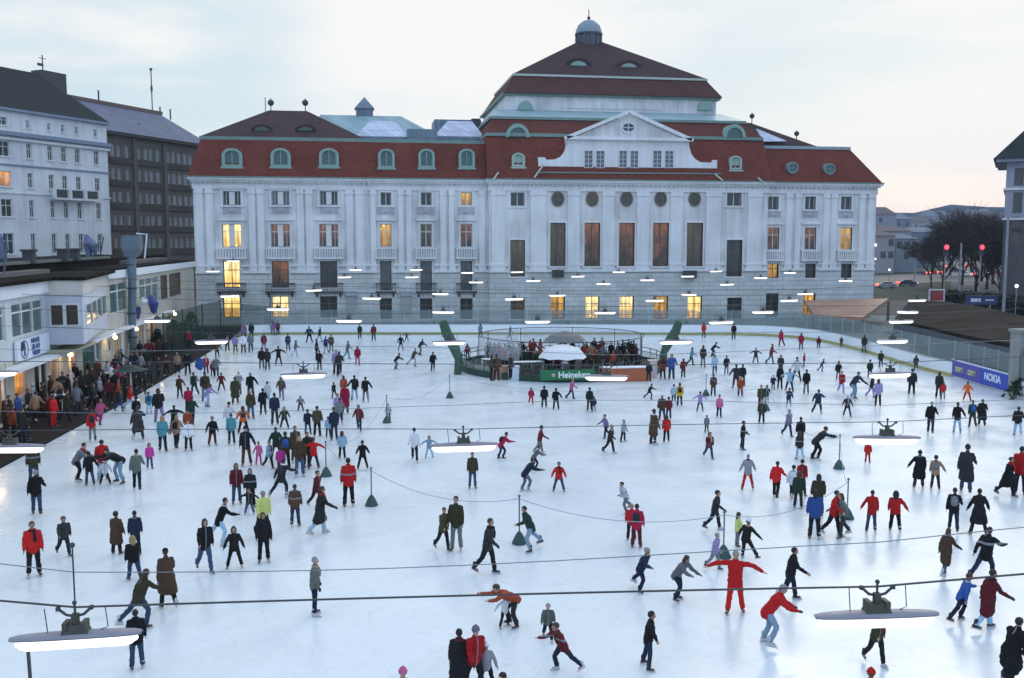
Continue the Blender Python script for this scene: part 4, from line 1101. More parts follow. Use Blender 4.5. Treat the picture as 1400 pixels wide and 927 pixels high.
tyre = mat("tyre_rubber", (0.02, 0.02, 0.02), 0.9); rimm = mat("wheel_rim", (0.4, 0.4, 0.42), 0.4, metal=0.6)
tail = mat("tail_lamp", (0.3, 0.01, 0.01), 0.4, emit=(1.0, 0.06, 0.04), estr=5.0)
head = mat("head_lamp", (0.8, 0.8, 0.8), 0.3, emit=(1.0, 0.95, 0.85), estr=6.0)
def car(loc, rz, paint, label):
    t = thing("car", loc, label, "car", "cars on the street", rz); M = wm(t)
    prof = [(-2.1, .35), (-2.15, .75), (-1.9, .95), (-1.25, 1.0), (-0.65, 1.42), (0.75, 1.45), (1.55, 1.02), (2.1, .92), (2.15, .4)]
    m = MB(); m.M = M; n = len(prof)
    vs = [(x, -0.83 if z < 1.1 else -0.66, z) for x, z in prof] + [(x, 0.83 if z < 1.1 else 0.66, z) for x, z in prof]
    m.add(vs, [tuple(range(n)), tuple(range(2 * n - 1, n - 1, -1))] + [(i, n + i, n + (i + 1) % n, (i + 1) % n) for i in range(n)])
    m.build("body", paint, t)
    m = MB(); m.M = M
    for s in (-1, 1):
        m.add([(-1.05, s * .82, 1.04), (1.3, s * .82, 1.04), (.72, s * .70, 1.38), (-.6, s * .70, 1.38)], [(0, 1, 2, 3)])
    m.add([(-1.22, -.7, 1.05), (-1.22, .7, 1.05), (-.70, .6, 1.41), (-.70, -.6, 1.41)], [(0, 1, 2, 3)])
    m.add([(1.53, -.7, 1.07), (1.53, .7, 1.07), (.82, .6, 1.44), (.82, -.6, 1.44)], [(0, 1, 2, 3)])
    m.build("windows", darkglass, t)
    for x in (-1.3, 1.3):
        for s in (-1, 1):
            m = MB(); m.M = M @ Matrix.Translation((x, s * .78, .32)) @ Matrix.Rotation(math.pi / 2, 4, 'X'); m.lathe([(.32, -.1), (.32, .1)], n=14); o = m.build("wheel", tyre, t)
            m = MB(); m.M = M @ Matrix.Translation((x, s * .80, .32)) @ Matrix.Rotation(math.pi / 2, 4, 'X'); m.lathe([(.2, -.1), (.2, .1)], n=10); m.build("rim", rimm, o)
    for s in (-1, 1):
        m = MB(); m.M = M; m.box(-2.2, -2.08, s * .62 - .16, s * .62 + .16, .62, .82); m.build("headlight", head, t)
        m = MB(); m.M = M; m.box(2.06, 2.22, s * .62 - .22, s * .62 + .22, .62, .95); m.build("tail_light", tail, t)
paints = {"red": mat("car_paint_red", (0.4, 0.03, 0.03), 0.3), "white": mat("car_paint_white", (0.7, 0.7, 0.72), 0.3), "dark blue": mat("car_paint_blue", (0.03, 0.05, 0.12), 0.3), "silver": mat("car_paint_silver", (0.4, 0.42, 0.45), 0.35, metal=0.3), "black": mat("car_paint_black", (0.02, 0.02, 0.022), 0.3)}
cars = [(1229, 357, "white", 180, "parked nearest the hall corner"), (1262, 376, "dark blue", -70, "following the red one"), (1278, 375, "red", -75, "with bright tail lights in the near street"), (1300, 366, "silver", 180, "behind the red traffic light"), (1247, 358, "silver", 170, "parked past the white one"), (1326, 366, "red", 170, "between the bare trunks"), (1352, 364, "white", 175, "past the bare trunks"), (1212, 394, "silver", 178, "close beside the hall's foot"), (1334, 414, "black", -80, "on the crossing road"), (1215, 366, "black", 175, "just past the hall corner"), (1388, 391, "white", 175, "with headlights lit at the right edge"), (1240, 391, "dark blue", 180, "passing the grass strip"), (1308, 372, "dark blue", -72, "behind the second trunk"), (1220, 361, "red", 0, "heading away beyond the white one"), (1286, 367, "black", -70, "ahead of the red one in the near street"), (1360, 376, "red", 0, "in front of the corner house"), (1322, 378, "white", -70, "turning by the red street board"), (1272, 361, "red", 0, "far along the upper street")]
for u, v, c, rz, ph in cars:
    p = ground(u, v); car((p.x, p.y, 0), -YAW + R(rz), paints[c], f"{c} car {ph}")
for i, (u, v, d, l) in enumerate(((1197, 335, 160, "round white street lamp high beside the hall corner"), (1196, 354, 170, "round white street lamp lower beside the hall corner"), (1216, 369, 200, "small white street lamp over the grass strip"), (1390, 391, 120, "white street lamp below the corner house"))):
    a = at_depth(u, v, d); t = thing("street_lamp", (a.x, a.y, 0), l, "street lamp", "street lamps on the right")
    m = MB(); m.tube([(a.x, a.y, 0), (a.x, a.y, a.z - 0.25)], 0.06, 8); m.build("pole", mast_m, t)
    m = MB(); m.ball((a.x, a.y, a.z), 0.19); m.build("globe", head, t, smooth=True)
# clipped dark hedge behind the shed
rg = random.Random(77); ha, hb = at_depth(1296, 330, 138), at_depth(1480, 330, 112)
hd_ = thing("hedge", (ha.x, ha.y, 0), "long dark hedge between the shed roof and the street", "hedge")
m = MB()
for i in range(2600):
    p = ha.lerp(hb, rg.random()); p = Vector((p.x + rg.uniform(-1, 1), p.y + rg.uniform(-1, 1), 0)); p.z = 3.2 * rg.random() ** .6
    d1 = Vector((rg.uniform(-1, 1), rg.uniform(-1, 1), rg.uniform(-1, 1))).normalized() * .45; d2 = Vector((rg.uniform(-1, 1), rg.uniform(-1, 1), rg.uniform(-1, 1))).normalized() * .3
    m.add([p - d1, p + d2, p + d1, p - d2], [(0, 1, 2, 3)])
m.build("foliage", conif, hd_)
# advertising boards by the street
def board(name, u0, u1, v0, v1, d, m_, label, cat, edge):
    A = at_depth(u0, v1, d); B = at_depth(u1, v0, d); dirv = Vector((B.x - A.x, B.y - A.y, 0)); n_ = dirv.length
    t = thing(name, (A.x, A.y, 0), label, cat, rz=math.atan2(dirv.y, dirv.x)); M = wm(t)
    m = MB(); m.M = M; m.box(0, n_, -.06, .06, A.z, B.z); m.build("panel", m_, t)
    m = MB(); m.M = M; k = 0.16
    m.box(-k, 0, -.09, .09, A.z - k, B.z + k); m.box(n_, n_ + k, -.09, .09, A.z - k, B.z + k); m.box(0, n_, -.09, .09, A.z - k, A.z); m.box(0, n_, -.09, .09, B.z, B.z + k); m.build("border", edge, t)
    m = MB(); m.M = M
    for x in (n_ * .2, n_ * .8): m.box(x - .06, x + .06, -.05, .05, 0, A.z - k)
    m.build("legs", mast_m, t); return t, M, n_, A.z, B.z
board("street_sign", 1271, 1290, 397, 411, 125, mat("sign_red", (0.30, 0.03, 0.035), 0.5), "red street board with pale border beside the shed roof", "sign", mat("sign_pale", (0.5, 0.6, 0.68), 0.5))
t, M, n_, z0, z1 = board("street_banner", 1322, 1362, 406, 415, 118, mat("sign_navy", (0.02, 0.035, 0.12), 0.5), "long dark blue banner by the street above the shed", "banner", mat("sign_navy", (0.02, 0.035, 0.12), 0.5))
m = MB(); m.M = M
for x0, x1 in ((0.12, 0.24), (0.25, 0.36), (0.38, 0.46)): m.box(n_ * x0, n_ * x1, -.075, -.062, z0 + .28 * (z1 - z0), z0 + .78 * (z1 - z0))
m.box(n_ * 0.62, n_ * 0.92, -.075, -.062, z0 + .45 * (z1 - z0), z0 + .62 * (z1 - z0)); m.build("print", mat("sign_white", (0.6, 0.65, 0.8), 0.5), t)
# ================================================================== pavilion along the left edge of the ice
pav_w = mat_plaster("pavilion_render", (0.62, 0.66, 0.68), 0.10)
pav_c = mat_plaster("cream_render", (0.56, 0.53, 0.44), 0.10)
fascia_w = mat_plaster("white_fascia", (0.78, 0.80, 0.82), 0.05)
roofdark = mat_tiles("roof_felt", (0.016, 0.014, 0.012), (0.05, 0.046, 0.042), 7.0, 1.05, 0.95, 0.35, 0.03, 0.01, axis="xy", spec=0.05)
roofpale = mat("pale_roof_slab", (0.16, 0.15, 0.15), 0.9, 0.3, 0.5)
pav = thing("rink_pavilion", (PAV_X, 70, 0.12), "long white two-storey rink pavilion with flat dark roof along the left edge", "pavilion")
PX = PAV_X; ZT = 7.85; Z1 = 3.55
T_pav = lambda x, y, z: (PX - y, x, z)        # along the wall (world y), depth goes away from the ice
Y0, Yn, Yf, Ye = 26.0, 63.6, 78.0, 117.5
BX = -17.5
def yz(u, v): return at_x(u, v, PX)
def pav_window(u0, u1, v0, v1, glass, nx=2, nz=1, holes=None, fm=None, zz=None, rail=0.72):
    ya, z1a = yz(u0, v0); yb, z1b = yz(u1, v0); _, z0a = yz(u0, v1)
    z1 = (z1a + z1b) / 2; z0 = z0a
    if zz: z0, z1 = zz
    holes.append((ya, yb, z0, z1))
    m = MB(); k = 0.09
    def bx(a, b_, d0, d1, c, d): m.box(PX - d1, PX - d0, a, b_, c, d)
    bx(ya, ya + k, .08, .2, z0, z1); bx(yb - k, yb, .08, .2, z0, z1); bx(ya + k, yb - k, .08, .2, z0, z0 + k); bx(ya + k, yb - k, .08, .2, z1 - k, z1)
    for i in range(1, nx): q = ya + (yb - ya) * i / nx; bx(q - .07, q + .07, .09, .19, z0 + k, z1 - k)
    if nz: q = z0 + (z1 - z0) * rail; bx(ya + k, yb - k, .1, .18, q - .05, q + .05)
    o = m.build("window", fm or frame_w, pav)
    p = MB(); p.add([(PX - .19, ya, z0), (PX - .19, yb, z0), (PX - .19, yb, z1), (PX - .19, ya, z1)], [(0, 1, 2, 3)]); p.build("pane", glass, o)
    return o
brownblind = mat("brown_blind", (0.06, 0.045, 0.03), 0.5, 0.4, 1.0)
warm_in = mat_lit("warm_interior", (0.95, 0.40, 0.08), (0.25, 0.09, 0.03), 0.9)
warm_lo = mat_lit("warm_dim_interior", (0.40, 0.22, 0.08), (0.05, 0.035, 0.02), 0.6)
hU, hG = [], []
zU = (yz(30, 437)[1], yz(45, 403)[1])
zU = (4.75, 6.75)
for u0, u1, g_, nx in ((-60, -20, greenglass, 2), (-15, 5, greenglass, 2), (14, 59, mat("bluegreen_glass", (0.10, 0.15, 0.15), 0.15, 0.5, 0.7, spec=0.5), 3)):
    pav_window(u0, u1, 400, 440, g_, nx, 1, hU, zz=zU)
for u0, u1, g_, nx in ((149, 173, greenglass, 2), (190, 217, mat("bluegreen_glass", (0, 0, 0)), 3), (219, 229, brownblind, 1), (231, 247, brownblind, 1)):
    pav_window(u0, u1, 380, 415, g_, nx, 1 if nx > 1 else 0, hU, zz=(4.5, 6.95), fm=frame_w if nx > 1 else frame_d)
# ground floor: shop fronts, doors and lit kiosks
zg = (1.25, 2.95); zd = (0.13, 2.75)
for u0, u1, g_, nx, zz in ((-70, -20, warm_lo, 3, zg), (-12, 6, warm_lo, 1, zd), (18, 35, warm_in, 1, zg), (46, 62, brownblind, 2, zd), (69, 80, warm_lo, 1, zd), (92, 105, warm_in, 1, zg),
                           (113, 139, greenglass, 1, zd), (149, 155, darkglass, 1, (1.6, 2.6)), (158, 166, warm_lo, 1, zd), (176, 181, darkglass, 1, (1.5, 2.9)), (191, 197, warm_lo, 1, zd), (207, 214, darkglass, 1, zd), (228, 238, darkglass, 1, zd)):
    pav_window(u0, u1, 490, 540, g_, nx, 0, hG, zz=zz, fm=frame_d if g_ is brownblind else frame_w)
for (a, b_) in ((Y0, Yn), (Yn, Yf), (Yf, Ye)):
    m = MB(); wall_panel(m, a, b_, Z1, ZT, 0, [h for h in hU if a <= h[0] and h[1] <= b_], 0.3, T_pav); m.build("upper_wall", pav_w if b_ < 100 else pav_c, pav)
m = MB(); wall_panel(m, Y0, Ye, 0.12, Z1, -0.004, hG, 0.3, T_pav); m.build("lower_wall", pav_c, pav)
m = MB(); m.add([(PX, Ye, .12), (PX - 14, Ye, .12), (PX - 14, Ye, ZT), (PX, Ye, ZT)], [(0, 1, 2, 3)]); m.build("end_wall", pav_c, pav)
m = MB(); m.box(PX - 0.05, PX + 0.25, Y0, Yn, ZT - 0.75, ZT); m.box(PX - 0.05, PX + 0.25, Yf, Yf + 25, ZT - 0.5, ZT + 0.12); m.box(PX - 0.05, PX + 0.22, Yf + 25.01, Ye, ZT - 0.5, ZT + 0.1); m.build("fascia", fascia_w, pav)
m = MB(); m.prism([(PX + 0.55, Y0), (PX + 0.55, Yn - 0.2), (BX + 0.3, Yn - 0.3), (PX + 0.7, Yf + 0.3), (PX - 14, Yf + 0.3), (PX - 14, Y0)], 'z', ZT + 0.002, ZT + 0.22); m.build("flat_roof", roofdark, pav)
m = MB(); m.box(PX - 14, PX + 0.1, Yf + 0.31, Ye + 0.2, ZT + 0.122, ZT + 0.28); m.build("flat_roof", roofdark, pav)
m = MB(); m.box(PX - 13, PX - 3.2, Y0, Ye, ZT + 0.221, ZT + 0.9); m.build("roof_curb", roofdark, pav)
m = MB(); m.box(PX - 7, PX - 2.2, 62, 72, ZT + 0.222, ZT + 0.5); m.build("pale_slab", roofpale, pav)
m = MB(); m.box(PX - 9, PX - 2.0, 96, 113, ZT + 0.281, ZT + 0.62); m.build("pale_slab", roofpale, pav)
m = MB(); m.box(PX - 3.4, PX - 3.0, Y0, 92, ZT + 0.901, ZT + 1.1); m.build("roof_edge_strip", mat("green_lead", (0.14, 0.17, 0.14), 0.7, 0.2), pav)
# projecting bay
poly = [(PX, Yn), (BX, Yn), (PX + 0.03, Yf)]
bayw = mat_plaster("bay_render", (0.60, 0.63, 0.70), 0.08)
m = MB(); m.prism(poly, 'z', Z1 + 0.25, ZT - 0.9); bay = m.build("bay", bayw, pav)
m = MB(); m.prism([(PX, Yn - 0.12), (BX + 0.12, Yn - 0.12), (PX + 0.15, Yf)], 'z', ZT - 0.9, ZT); m.build("fascia", mat_plaster("cream_fascia", (0.66, 0.61, 0.55), 0.06), bay)
def bay_win(a, b_, z0, z1, p0, p1, nx, glass):
    """window on the bay side that runs from p0 to p1, between fractions a and b_"""
    P = Vector((*p0, 0)); Q = Vector((*p1, 0)); d = (Q - P); n_ = Vector((d.y, -d.x, 0)).normalized()
    L = d.length; M = Matrix.Translation(P) @ Matrix.Rotation(math.atan2(d.y, d.x), 4, 'Z')
    m = MB(); m.M = M; k = 0.1; x0, x1 = a * L, b_ * L
    m.box(x0, x0 + k, -.1, .0, z0, z1); m.box(x1 - k, x1, -.1, .0, z0, z1); m.box(x0 + k, x1 - k, -.1, 0, z0, z0 + k); m.box(x0 + k, x1 - k, -.1, 0, z1 - k, z1)
    for i in range(1, nx): q = x0 + (x1 - x0) * i / nx; m.box(q - .1, q + .1, -.09, 0, z0 + k, z1 - k)
    o = m.build("window", frame_w, pav)
    m = MB(); m.M = M; m.add([(x0, -.03, z0), (x1, -.03, z0), (x1, -.03, z1), (x0, -.03, z1)], [(0, 1, 2, 3)]); m.build("pane", glass, o)
bay_win(0.10, 0.92, 4.95, 6.4, (PX, Yn), (BX, Yn), 2, brownblind)
bay_win(0.08, 0.95, 4.75, 6.3, (BX, Yn), (PX, Yf), 4, greenglass)
# canopy over the shop fronts
m = MB(); m.prism([(PX + 0.02, Y0), (PX + 0.95, Y0), (PX + 0.95, Yn + 2), (PX + 0.7, Yf), (PX + 0.7, Ye - 16), (PX + 0.02, Ye - 16)], 'z', 3.08, 3.28); m.build("canopy", fascia_w, pav)
m = MB(); m.box(PX + 0.02, PX + 1.6, Yn - 0.8, Yn + 5, 3.32, 3.46); m.build("canopy", mat("yellow_canopy", (0.42, 0.40, 0.26), 0.7, 0.1), pav)
for y in (40, 47, 54, 60, 66, 72, 80, 88, 96):
    m = MB(); m.box(PX + 0.56, PX + 0.66, y - .05, y + .05, .12, 3.08); m.build("canopy_post", fascia_w, pav)
glow = mat("canopy_lamp", (0.8, 0.7, 0.5), 0.4, emit=(1.0, 0.66, 0.34), estr=40.0)
for y in (44, 52.5, 65.5, 77, 84, 93, 101):
    m = MB(); m.lathe([(0.11, 2.82), (0.16, 2.92), (0.05, 3.08)], (PX + 0.8, y, 0), 12)
    m.build("canopy_light", glow, pav)
for y in (58.5, 74):
    m = MB(); m.box(PX + 0.1, PX + 0.3, y - 0.15, y + 0.15, 4.0, 4.5); m.build("wall_lamp", iron, pav)
m = MB(); m.lathe([(0.32, -0.05), (0.32, 0.05)], (0, 0, 0), 18); 
m.M = None
# white sign with the skating figure
sg = thing("pavilion_sign", (PX + 0.25, 60, 3.5), "large white sign with blue skater emblem on the pavilion's upper wall", "sign")
ya, yb = 57.6, 63.4; za, zz_ = 3.42, 4.62
m = MB(); m.box(PX + 0.06, PX + 0.2, ya, yb, za, zz_); m.build("panel", mat("sign_face", (0.74, 0.80, 0.88), 0.5, 0.04), sg)
blue_ink = mat("blue_ink", (0.05, 0.09, 0.25), 0.6)
n = 28
m = MB(); m.ring([(ya + 1.25 + .62 * math.cos(2 * math.pi * i / n), za + .6 + .54 * math.sin(2 * math.pi * i / n)) for i in range(n)], [(ya + 1.25 + .56 * math.cos(2 * math.pi * i / n), za + .6 + .48 * math.sin(2 * math.pi * i / n)) for i in range(n)], 'x', PX + .2, PX + .225); m.build("emblem_ring", blue_ink, sg)
m = MB(); sk = [(0, .30), (.07, .24), (.12, .1), (.22, .05), (.12, .02), (.08, -.08), (.16, -.3), (.1, -.32), (.0, -.1), (-.1, -.34), (-.17, -.32), (-.07, -.05), (-.1, .1), (-.2, .16), (-.07, .2)]
m.prism([(ya + 1.25 + a * 1.1, za + .6 + b_ * 1.2) for a, b_ in sk], 'x', PX + .2, PX + .228); m.build("emblem_skater", blue_ink, sg)
def text_on(body, size, M, m_, parent, name="lettering", ext=0.012, bold=0.0, align='LEFT'):
    c = bpy.data.curves.new(name, 'FONT'); c.body = body; c.size = size; c.extrude = ext; c.offset = bold; c.align_x = align; c.align_y = 'CENTER'
    c.materials.append(m_)
    tmp = bpy.data.objects.new(name, c); COL.objects.link(tmp)
    me = bpy.data.meshes.new_from_object(tmp.evaluated_get(bpy.context.evaluated_depsgraph_get())); me.name = name
    bpy.data.objects.remove(tmp); o = bpy.data.objects.new(name, me); COL.objects.link(o)
    o.parent = parent; o.matrix_parent_inverse = wm(parent).inverted() if parent else Matrix.Identity(4)
    o.matrix_basis = M; WORLD[o.name] = M
    return o
Mt = Matrix.Translation((PX + .21, 0, 0)) @ Matrix(((0, 0, 1, 0), (1, 0, 0, 0), (0, 1, 0, 0), (0, 0, 0, 1)))
for i, tx in enumerate(("WIENER", "EISLAUF", "VEREIN")):
    text_on(tx, 0.42, Matrix.Translation((PX + .215, ya + 2.35 + 0.1 * i, zz_ - .24 - .37 * i)) @ Matrix(((0, 0, 1, 0), (1, 0, 0, 0), (0, 1, 0, 0), (0, 0, 0, 1))), blue_ink, sg, bold=0.006)
# small things on the pavilion's roof
for i, (y, dx) in enumerate(((62, 3.4), (66, 3.4), (71, 3.2), (78, 3.0), (81, 3.0), (57, 3.3))):
    m = MB(); m.box(PX - dx - .35, PX - dx + .35, y - .35, y + .35, ZT + 0.9, ZT + 1.75); m.box(PX - dx - .45, PX - dx + .45, y - .45, y + .45, ZT + 1.75, ZT + 1.9); m.build("roof_vent", iron, pav)
# tall exhaust duct in front of the pavilion
duct = mat("duct_metal", (0.13, 0.18, 0.22), 0.5, 0.2, 1.2)
yd = 80.5; xd = at_x(183, 400, 1)[0] if False else None
P = at_depth(181, 445, 80); Pt = at_depth(184, 325, 80)
d_ = thing("exhaust_duct", (P.x, P.y, 0.12), "tall blue-grey exhaust duct with wide funnel head in front of the pavilion", "duct")
m = MB(); m.loft([(P.x, P.y, .12), (P.x, P.y, 4), (P.x + .15, P.y, 7.2), (P.x + .15, P.y, 9.2)], [.31, .32, .34, .38], 14, cap=False); m.build("pipe", duct, d_)
zt = CAM_H + (330 - 322) * 80 / 1300
m = MB(); m.box(P.x - .45, P.x + .95, P.y - .6, P.y + .6, zt - 1.25, zt); m.frustum((P.x - .3, P.x + .6, P.y - .45, P.y + .45, zt - 1.8), (P.x - .45, P.x + .95, P.y - .6, P.y + .6, zt - 1.252)); m.build("funnel_head", duct, d_)
m = MB(); m.tube([(P.x + 1.2, P.y, zt - 1.9), (P.x + 1.45, P.y, zt + .1), (P.x + .6, P.y, zt + .15)], .07); m.build("stay", fascia_w, d_)
for z in (2.2, 4.2, 6.3, 8.3):
    m = MB(); m.lathe([(.40, z), (.40, z + .12)], (P.x + (.1 if z > 5 else 0), P.y, 0), 14); m.build("band", iron, d_)
# bundle of blue and white flags by the duct
P = at_depth(205, 415, 84)
fl = thing("flag_bundle", (P.x, P.y, P.z - 1), "bundle of blue and white flags hung on the pavilion beside the duct", "flags")
m = MB(); m.loft([(P.x - .9, P.y, P.z - .1), (P.x - .5, P.y - .2, P.z + .25), (P.x - .1, P.y, P.z + .1)], [.22, .38, .2], 9, cap=True); m.build("white_flag", fascia_w, fl)
m = MB(); m.loft([(P.x + .1, P.y, P.z + .5), (P.x + .35, P.y - .2, P.z), (P.x + .3, P.y, P.z - .6)], [.25, .45, .3], 9); m.loft([(P.x - 1.0, P.y, P.z - .5), (P.x - 1.1, P.y, P.z - 1.2)], [.25, .2], 8); m.build("blue_flag", mat("flag_blue", (0.045, 0.07, 0.26), 0.8, 0.4, 2), fl)
# folded tarpaulin on the roof by the white house
P = at_depth(127, 335, 86)
tp = thing("roof_tarpaulin", (P.x, P.y, 7), "slumped blue-grey tarpaulin on poles standing on the pavilion roof", "tarpaulin")
m = MB(); m.loft([(P.x - .5, P.y, P.z + .75), (P.x - .35, P.y, P.z + .2), (P.x + .1, P.y, P.z - .1), (P.x + .15, P.y, P.z - .7)], [.22, .5, .42, .2], 9); m.loft([(P.x - .5, P.y, P.z), (P.x - .4, P.y, P.z - 1.1)], [.35, .2], 8); m.build("sheet", mat("tarp", (0.13, 0.16, 0.25), 0.8, 0.4, 2), tp)
m = MB(); m.tube([(P.x + .4, P.y, 8.2), (P.x + .95, P.y, P.z + .75)], .05); m.tube([(P.x - .2, P.y, 8.2), (P.x - .2, P.y, P.z)], .09); m.build("pole", iron, tp)
P = at_depth(4, 345, 58)
m = MB(); m.tube([(P.x, P.y, 8.3), (P.x + .25, P.y, P.z + 1.1)], .05); m.loft([(P.x - .25, P.y, P.z + .9), (P.x - .1, P.y, P.z - .3)], [.3, .22], 8); tag(m.build("rolled_awning", mat("tarp", (0, 0, 0))), "rolled blue awning on a leaning pole at the left end of the roof", "awning")

# ================================================================== boards and glass round the ice
boards = thing("rink_boards", tuple(board_w[8]), "white rink boards with yellow kick strip and tall glass round the far ice", "boards")
bw = mat("board_white", (0.80, 0.84, 0.86), 0.45, 0.08, 0.5)
yk = mat("kick_yellow", (0.38, 0.36, 0.12), 0.6, 0.25, 0.6)
glassm = mat("rink_glass", (0.24, 0.30, 0.30), 0.25, 0.25, 0.5, alpha=0.36, spec=0.3)
postm = mat("glass_post", (0.30, 0.34, 0.35), 0.5, 0.1)
pts = board_w
def offs(i, d):
    a = pts[max(i - 1, 0)]; b_ = pts[min(i + 1, len(pts) - 1)]; t_ = (b_ - a).normalized(); return Vector((-t_.y, t_.x, 0)) * d
for i in range(1, len(pts) - 1):
    a, b_ = pts[i], pts[i + 1]
    oa, ob = offs(i, .12), offs(i + 1, .12)
    def seg(d0, d1, z0, z1, name, mm):
        A0, A1 = a + offs(i, d0), a + offs(i, d1); B0, B1 = b_ + offs(i + 1, d0), b_ + offs(i + 1, d1)
        m = MB(); vs = [(*p.xy, z) for z in (z0, z1) for p in (A0, B0, B1, A1)]
        m.add(vs, [(3, 2, 1, 0), (4, 5, 6, 7), (0, 1, 5, 4), (1, 2, 6, 5), (2, 3, 7, 6), (3, 0, 4, 7)]); return m.build(name, mm, boards)
    seg(0, .12, 0.0, 1.12, "board", bw)
    seg(-.02, .15, 1.122, 1.19, "top_rail", postm)
    if i < 18: seg(-.05, -.002, 0.02, 0.26, "kick_strip", yk)
    L = (b_ - a).length; n = max(1, round(L / 2.4))
    for k in range(n):
        f0, f1 = k / n, (k + 1) / n
        p0 = a.lerp(b_, f0) + offs(i, .06); p1 = a.lerp(b_, f1) + offs(i, .06)
        h = 2.75
        m = MB(); g0 = p0.lerp(p1, .03); g1 = p0.lerp(p1, .97); q = (p1 - p0).normalized(); nn = Vector((-q.y, q.x, 0)) * .012
        vs = [(*p.xy, z) for z in (1.192, h) for p in (g0 - nn, g1 - nn, g1 + nn, g0 + nn)]
        m.add(vs, [(3, 2, 1, 0), (4, 5, 6, 7), (0, 1, 5, 4), (1, 2, 6, 5), (2, 3, 7, 6), (3, 0, 4, 7)]); m.build("glass_panel", glassm, boards)
        m = MB(); m.box(p0.x - .04, p0.x + .04, p0.y - .04, p0.y + .04, 1.192, h + .05); m.build("glass_post", postm, boards)
# green wind netting at the terrace's far end
nf = thing("netting_fence", tuple(ground(262, 492)), "dark green wind netting on posts at the terrace's far end", "fence")
netm = mat("green_netting", (0.045, 0.075, 0.055), 0.9, 0.35, 2.0, alpha=0.62, spec=0.05)
q_ = [ground(u, v) for u, v in ((236, 488), (262, 479), (288, 468), (312, 459), (340, 452), (380, 449.5))]
q_ = [Vector((p.x - .9, p.y + 1.0, 0)) for p in q_]
for i, p in enumerate(q_):
    m = MB(); m.tube([(p.x, p.y, .1), (p.x, p.y, 3.9)], .06, 6); m.build("post", mat("fence_post_green", (0.03, 0.05, 0.04), .6), nf)
    if i < len(q_) - 1:
        b_ = q_[i + 1]; h0, h1 = (3.8, 3.8) if i < 3 else (3.0, 2.6)
        m = MB(); m.add([(p.x, p.y, .15), (b_.x, b_.y, .15), (b_.x, b_.y, h1), (p.x, p.y, h0)], [(0, 1, 2, 3)]); m.build("net_panel", netm, nf)
# advertising banner on the right-hand boards
A, B_ = ground(1303, 515.5), ground(1383, 540)
dv = (B_ - A); L = dv.length; rz = math.atan2(dv.y, dv.x)
nrm = Vector((dv.y, -dv.x, 0)).normalized()
if nrm.dot(CAM - A) < 0: nrm = -nrm
ad = thing("advertising_banner", (A.x + nrm.x * .08, A.y + nrm.y * .08, 0), "blue and violet advertising banner on the boards at the right", "banner", rz=rz)
M = wm(ad); hB = 1.32
m = MB(); m.M = M; m.box(0, L * .5, -.03, .02, .16, hB); m.build("violet_panel", mat("ad_violet", (0.09, 0.07, 0.36), 0.45, 0.08), ad)
m = MB(); m.M = M; m.box(L * .5 + .002, L, -.03, .02, .16, hB); m.build("blue_panel", mat("ad_blue", (0.025, 0.07, 0.42), 0.45, 0.08), ad)
m = MB(); m.M = M; m.box(-.05, L + .05, -.06, .04, hB, hB + .09); m.build("top_rail", mat("ad_rail", (0.6, 0.66, 0.85), 0.5), ad)
Mtxt = lambda x, z: M @ Matrix.Translation((x, -.034, z)) @ Matrix.Rotation(math.pi / 2, 4, 'X')
ylw = mat("ad_yellow", (0.60, 0.60, 0.16), 0.5); wht = mat("ad_white", (0.75, 0.8, 0.9), 0.5)
text_on("one", .78, Mtxt(L * .06, .78), ylw, ad, bold=.02); text_on("one", .78, Mtxt(L * .29, .78), ylw, ad, bold=.02)
text_on("NOKIA", .72, Mtxt(L * .58, .78), wht, ad, bold=.02)
# low dark shed and yard behind the right-hand glass
sh = thing("rink_shed", tuple(ground(1320, 500)), "low shed with sloping brown tarpaulin roof behind the right-hand glass", "shed")
brn = mat_tiles("brown_tarpaulin", (0.026, 0.021, 0.017), (0.012, 0.01, 0.008), 5.0, 2.2, 0.9, 0.35, 0.06, 0.06, axis="xy", spec=0.06)
front = [at_depth(1222, 437, 104), at_depth(1262, 445, 93), at_depth(1318, 458, 78), at_depth(1395, 472, 64), at_depth(1470, 490, 55)]
back_ = [at_depth(1245, 410, 122), at_depth(1290, 412, 112), at_depth(1345, 420, 98), at_depth(1420, 437, 84), at_depth(1500, 452, 74)]
for i in range(4):
    m = MB(); q = [front[i], front[i + 1], back_[i + 1], back_[i]]
    m.add(q + [p - Vector((0, 0, .3)) for p in q], [(0, 1, 2, 3), (7, 6, 5, 4), (0, 4, 5, 1), (1, 5, 6, 2), (2, 6, 7, 3), (3, 7, 4, 0)]); m.build("roof", brn, sh)
m = MB()
for L_ in (front, back_):
    for i in range(4):
        a, b_ = L_[i], L_[i + 1]; m.add([(a.x, a.y, -.03), (b_.x, b_.y, -.03), (b_.x, b_.y, b_.z - .31), (a.x, a.y, a.z - .31)], [(0, 1, 2, 3)])
m.build("wall", mat("shed_wall", (0.10, 0.12, 0.15), 0.8, 0.3, 0.5), sh)
m = MB(); a, b_ = front[0], back_[0]; m.add([(a.x, a.y, 0), (b_.x, b_.y, 0), (b_.x, b_.y, b_.z - .31), (a.x, a.y, a.z - .31)], [(0, 1, 2, 3)]); m.build("end_wall", brn, sh)
P = ground(1396, 545)
m = MB(); m.box(P.x + .1, P.x + 1.1, P.y + .5, P.y + 1.5, 0, 4.3); m.box(P.x, P.x + 1.2, P.y + .4, P.y + 1.6, 4.3, 4.5); tag(m.build("concrete_pillar", mat_plaster("raw_concrete", (0.30, 0.31, 0.29), 0.15)), "pale concrete pillar at the right edge behind the banner", "pillar")
shrub((P.x + .2, P.y - 1.2 + 1.4, 0), 1.3, 1.2, 55, "dark green bush below the concrete pillar at the right edge", "bush", "bush")

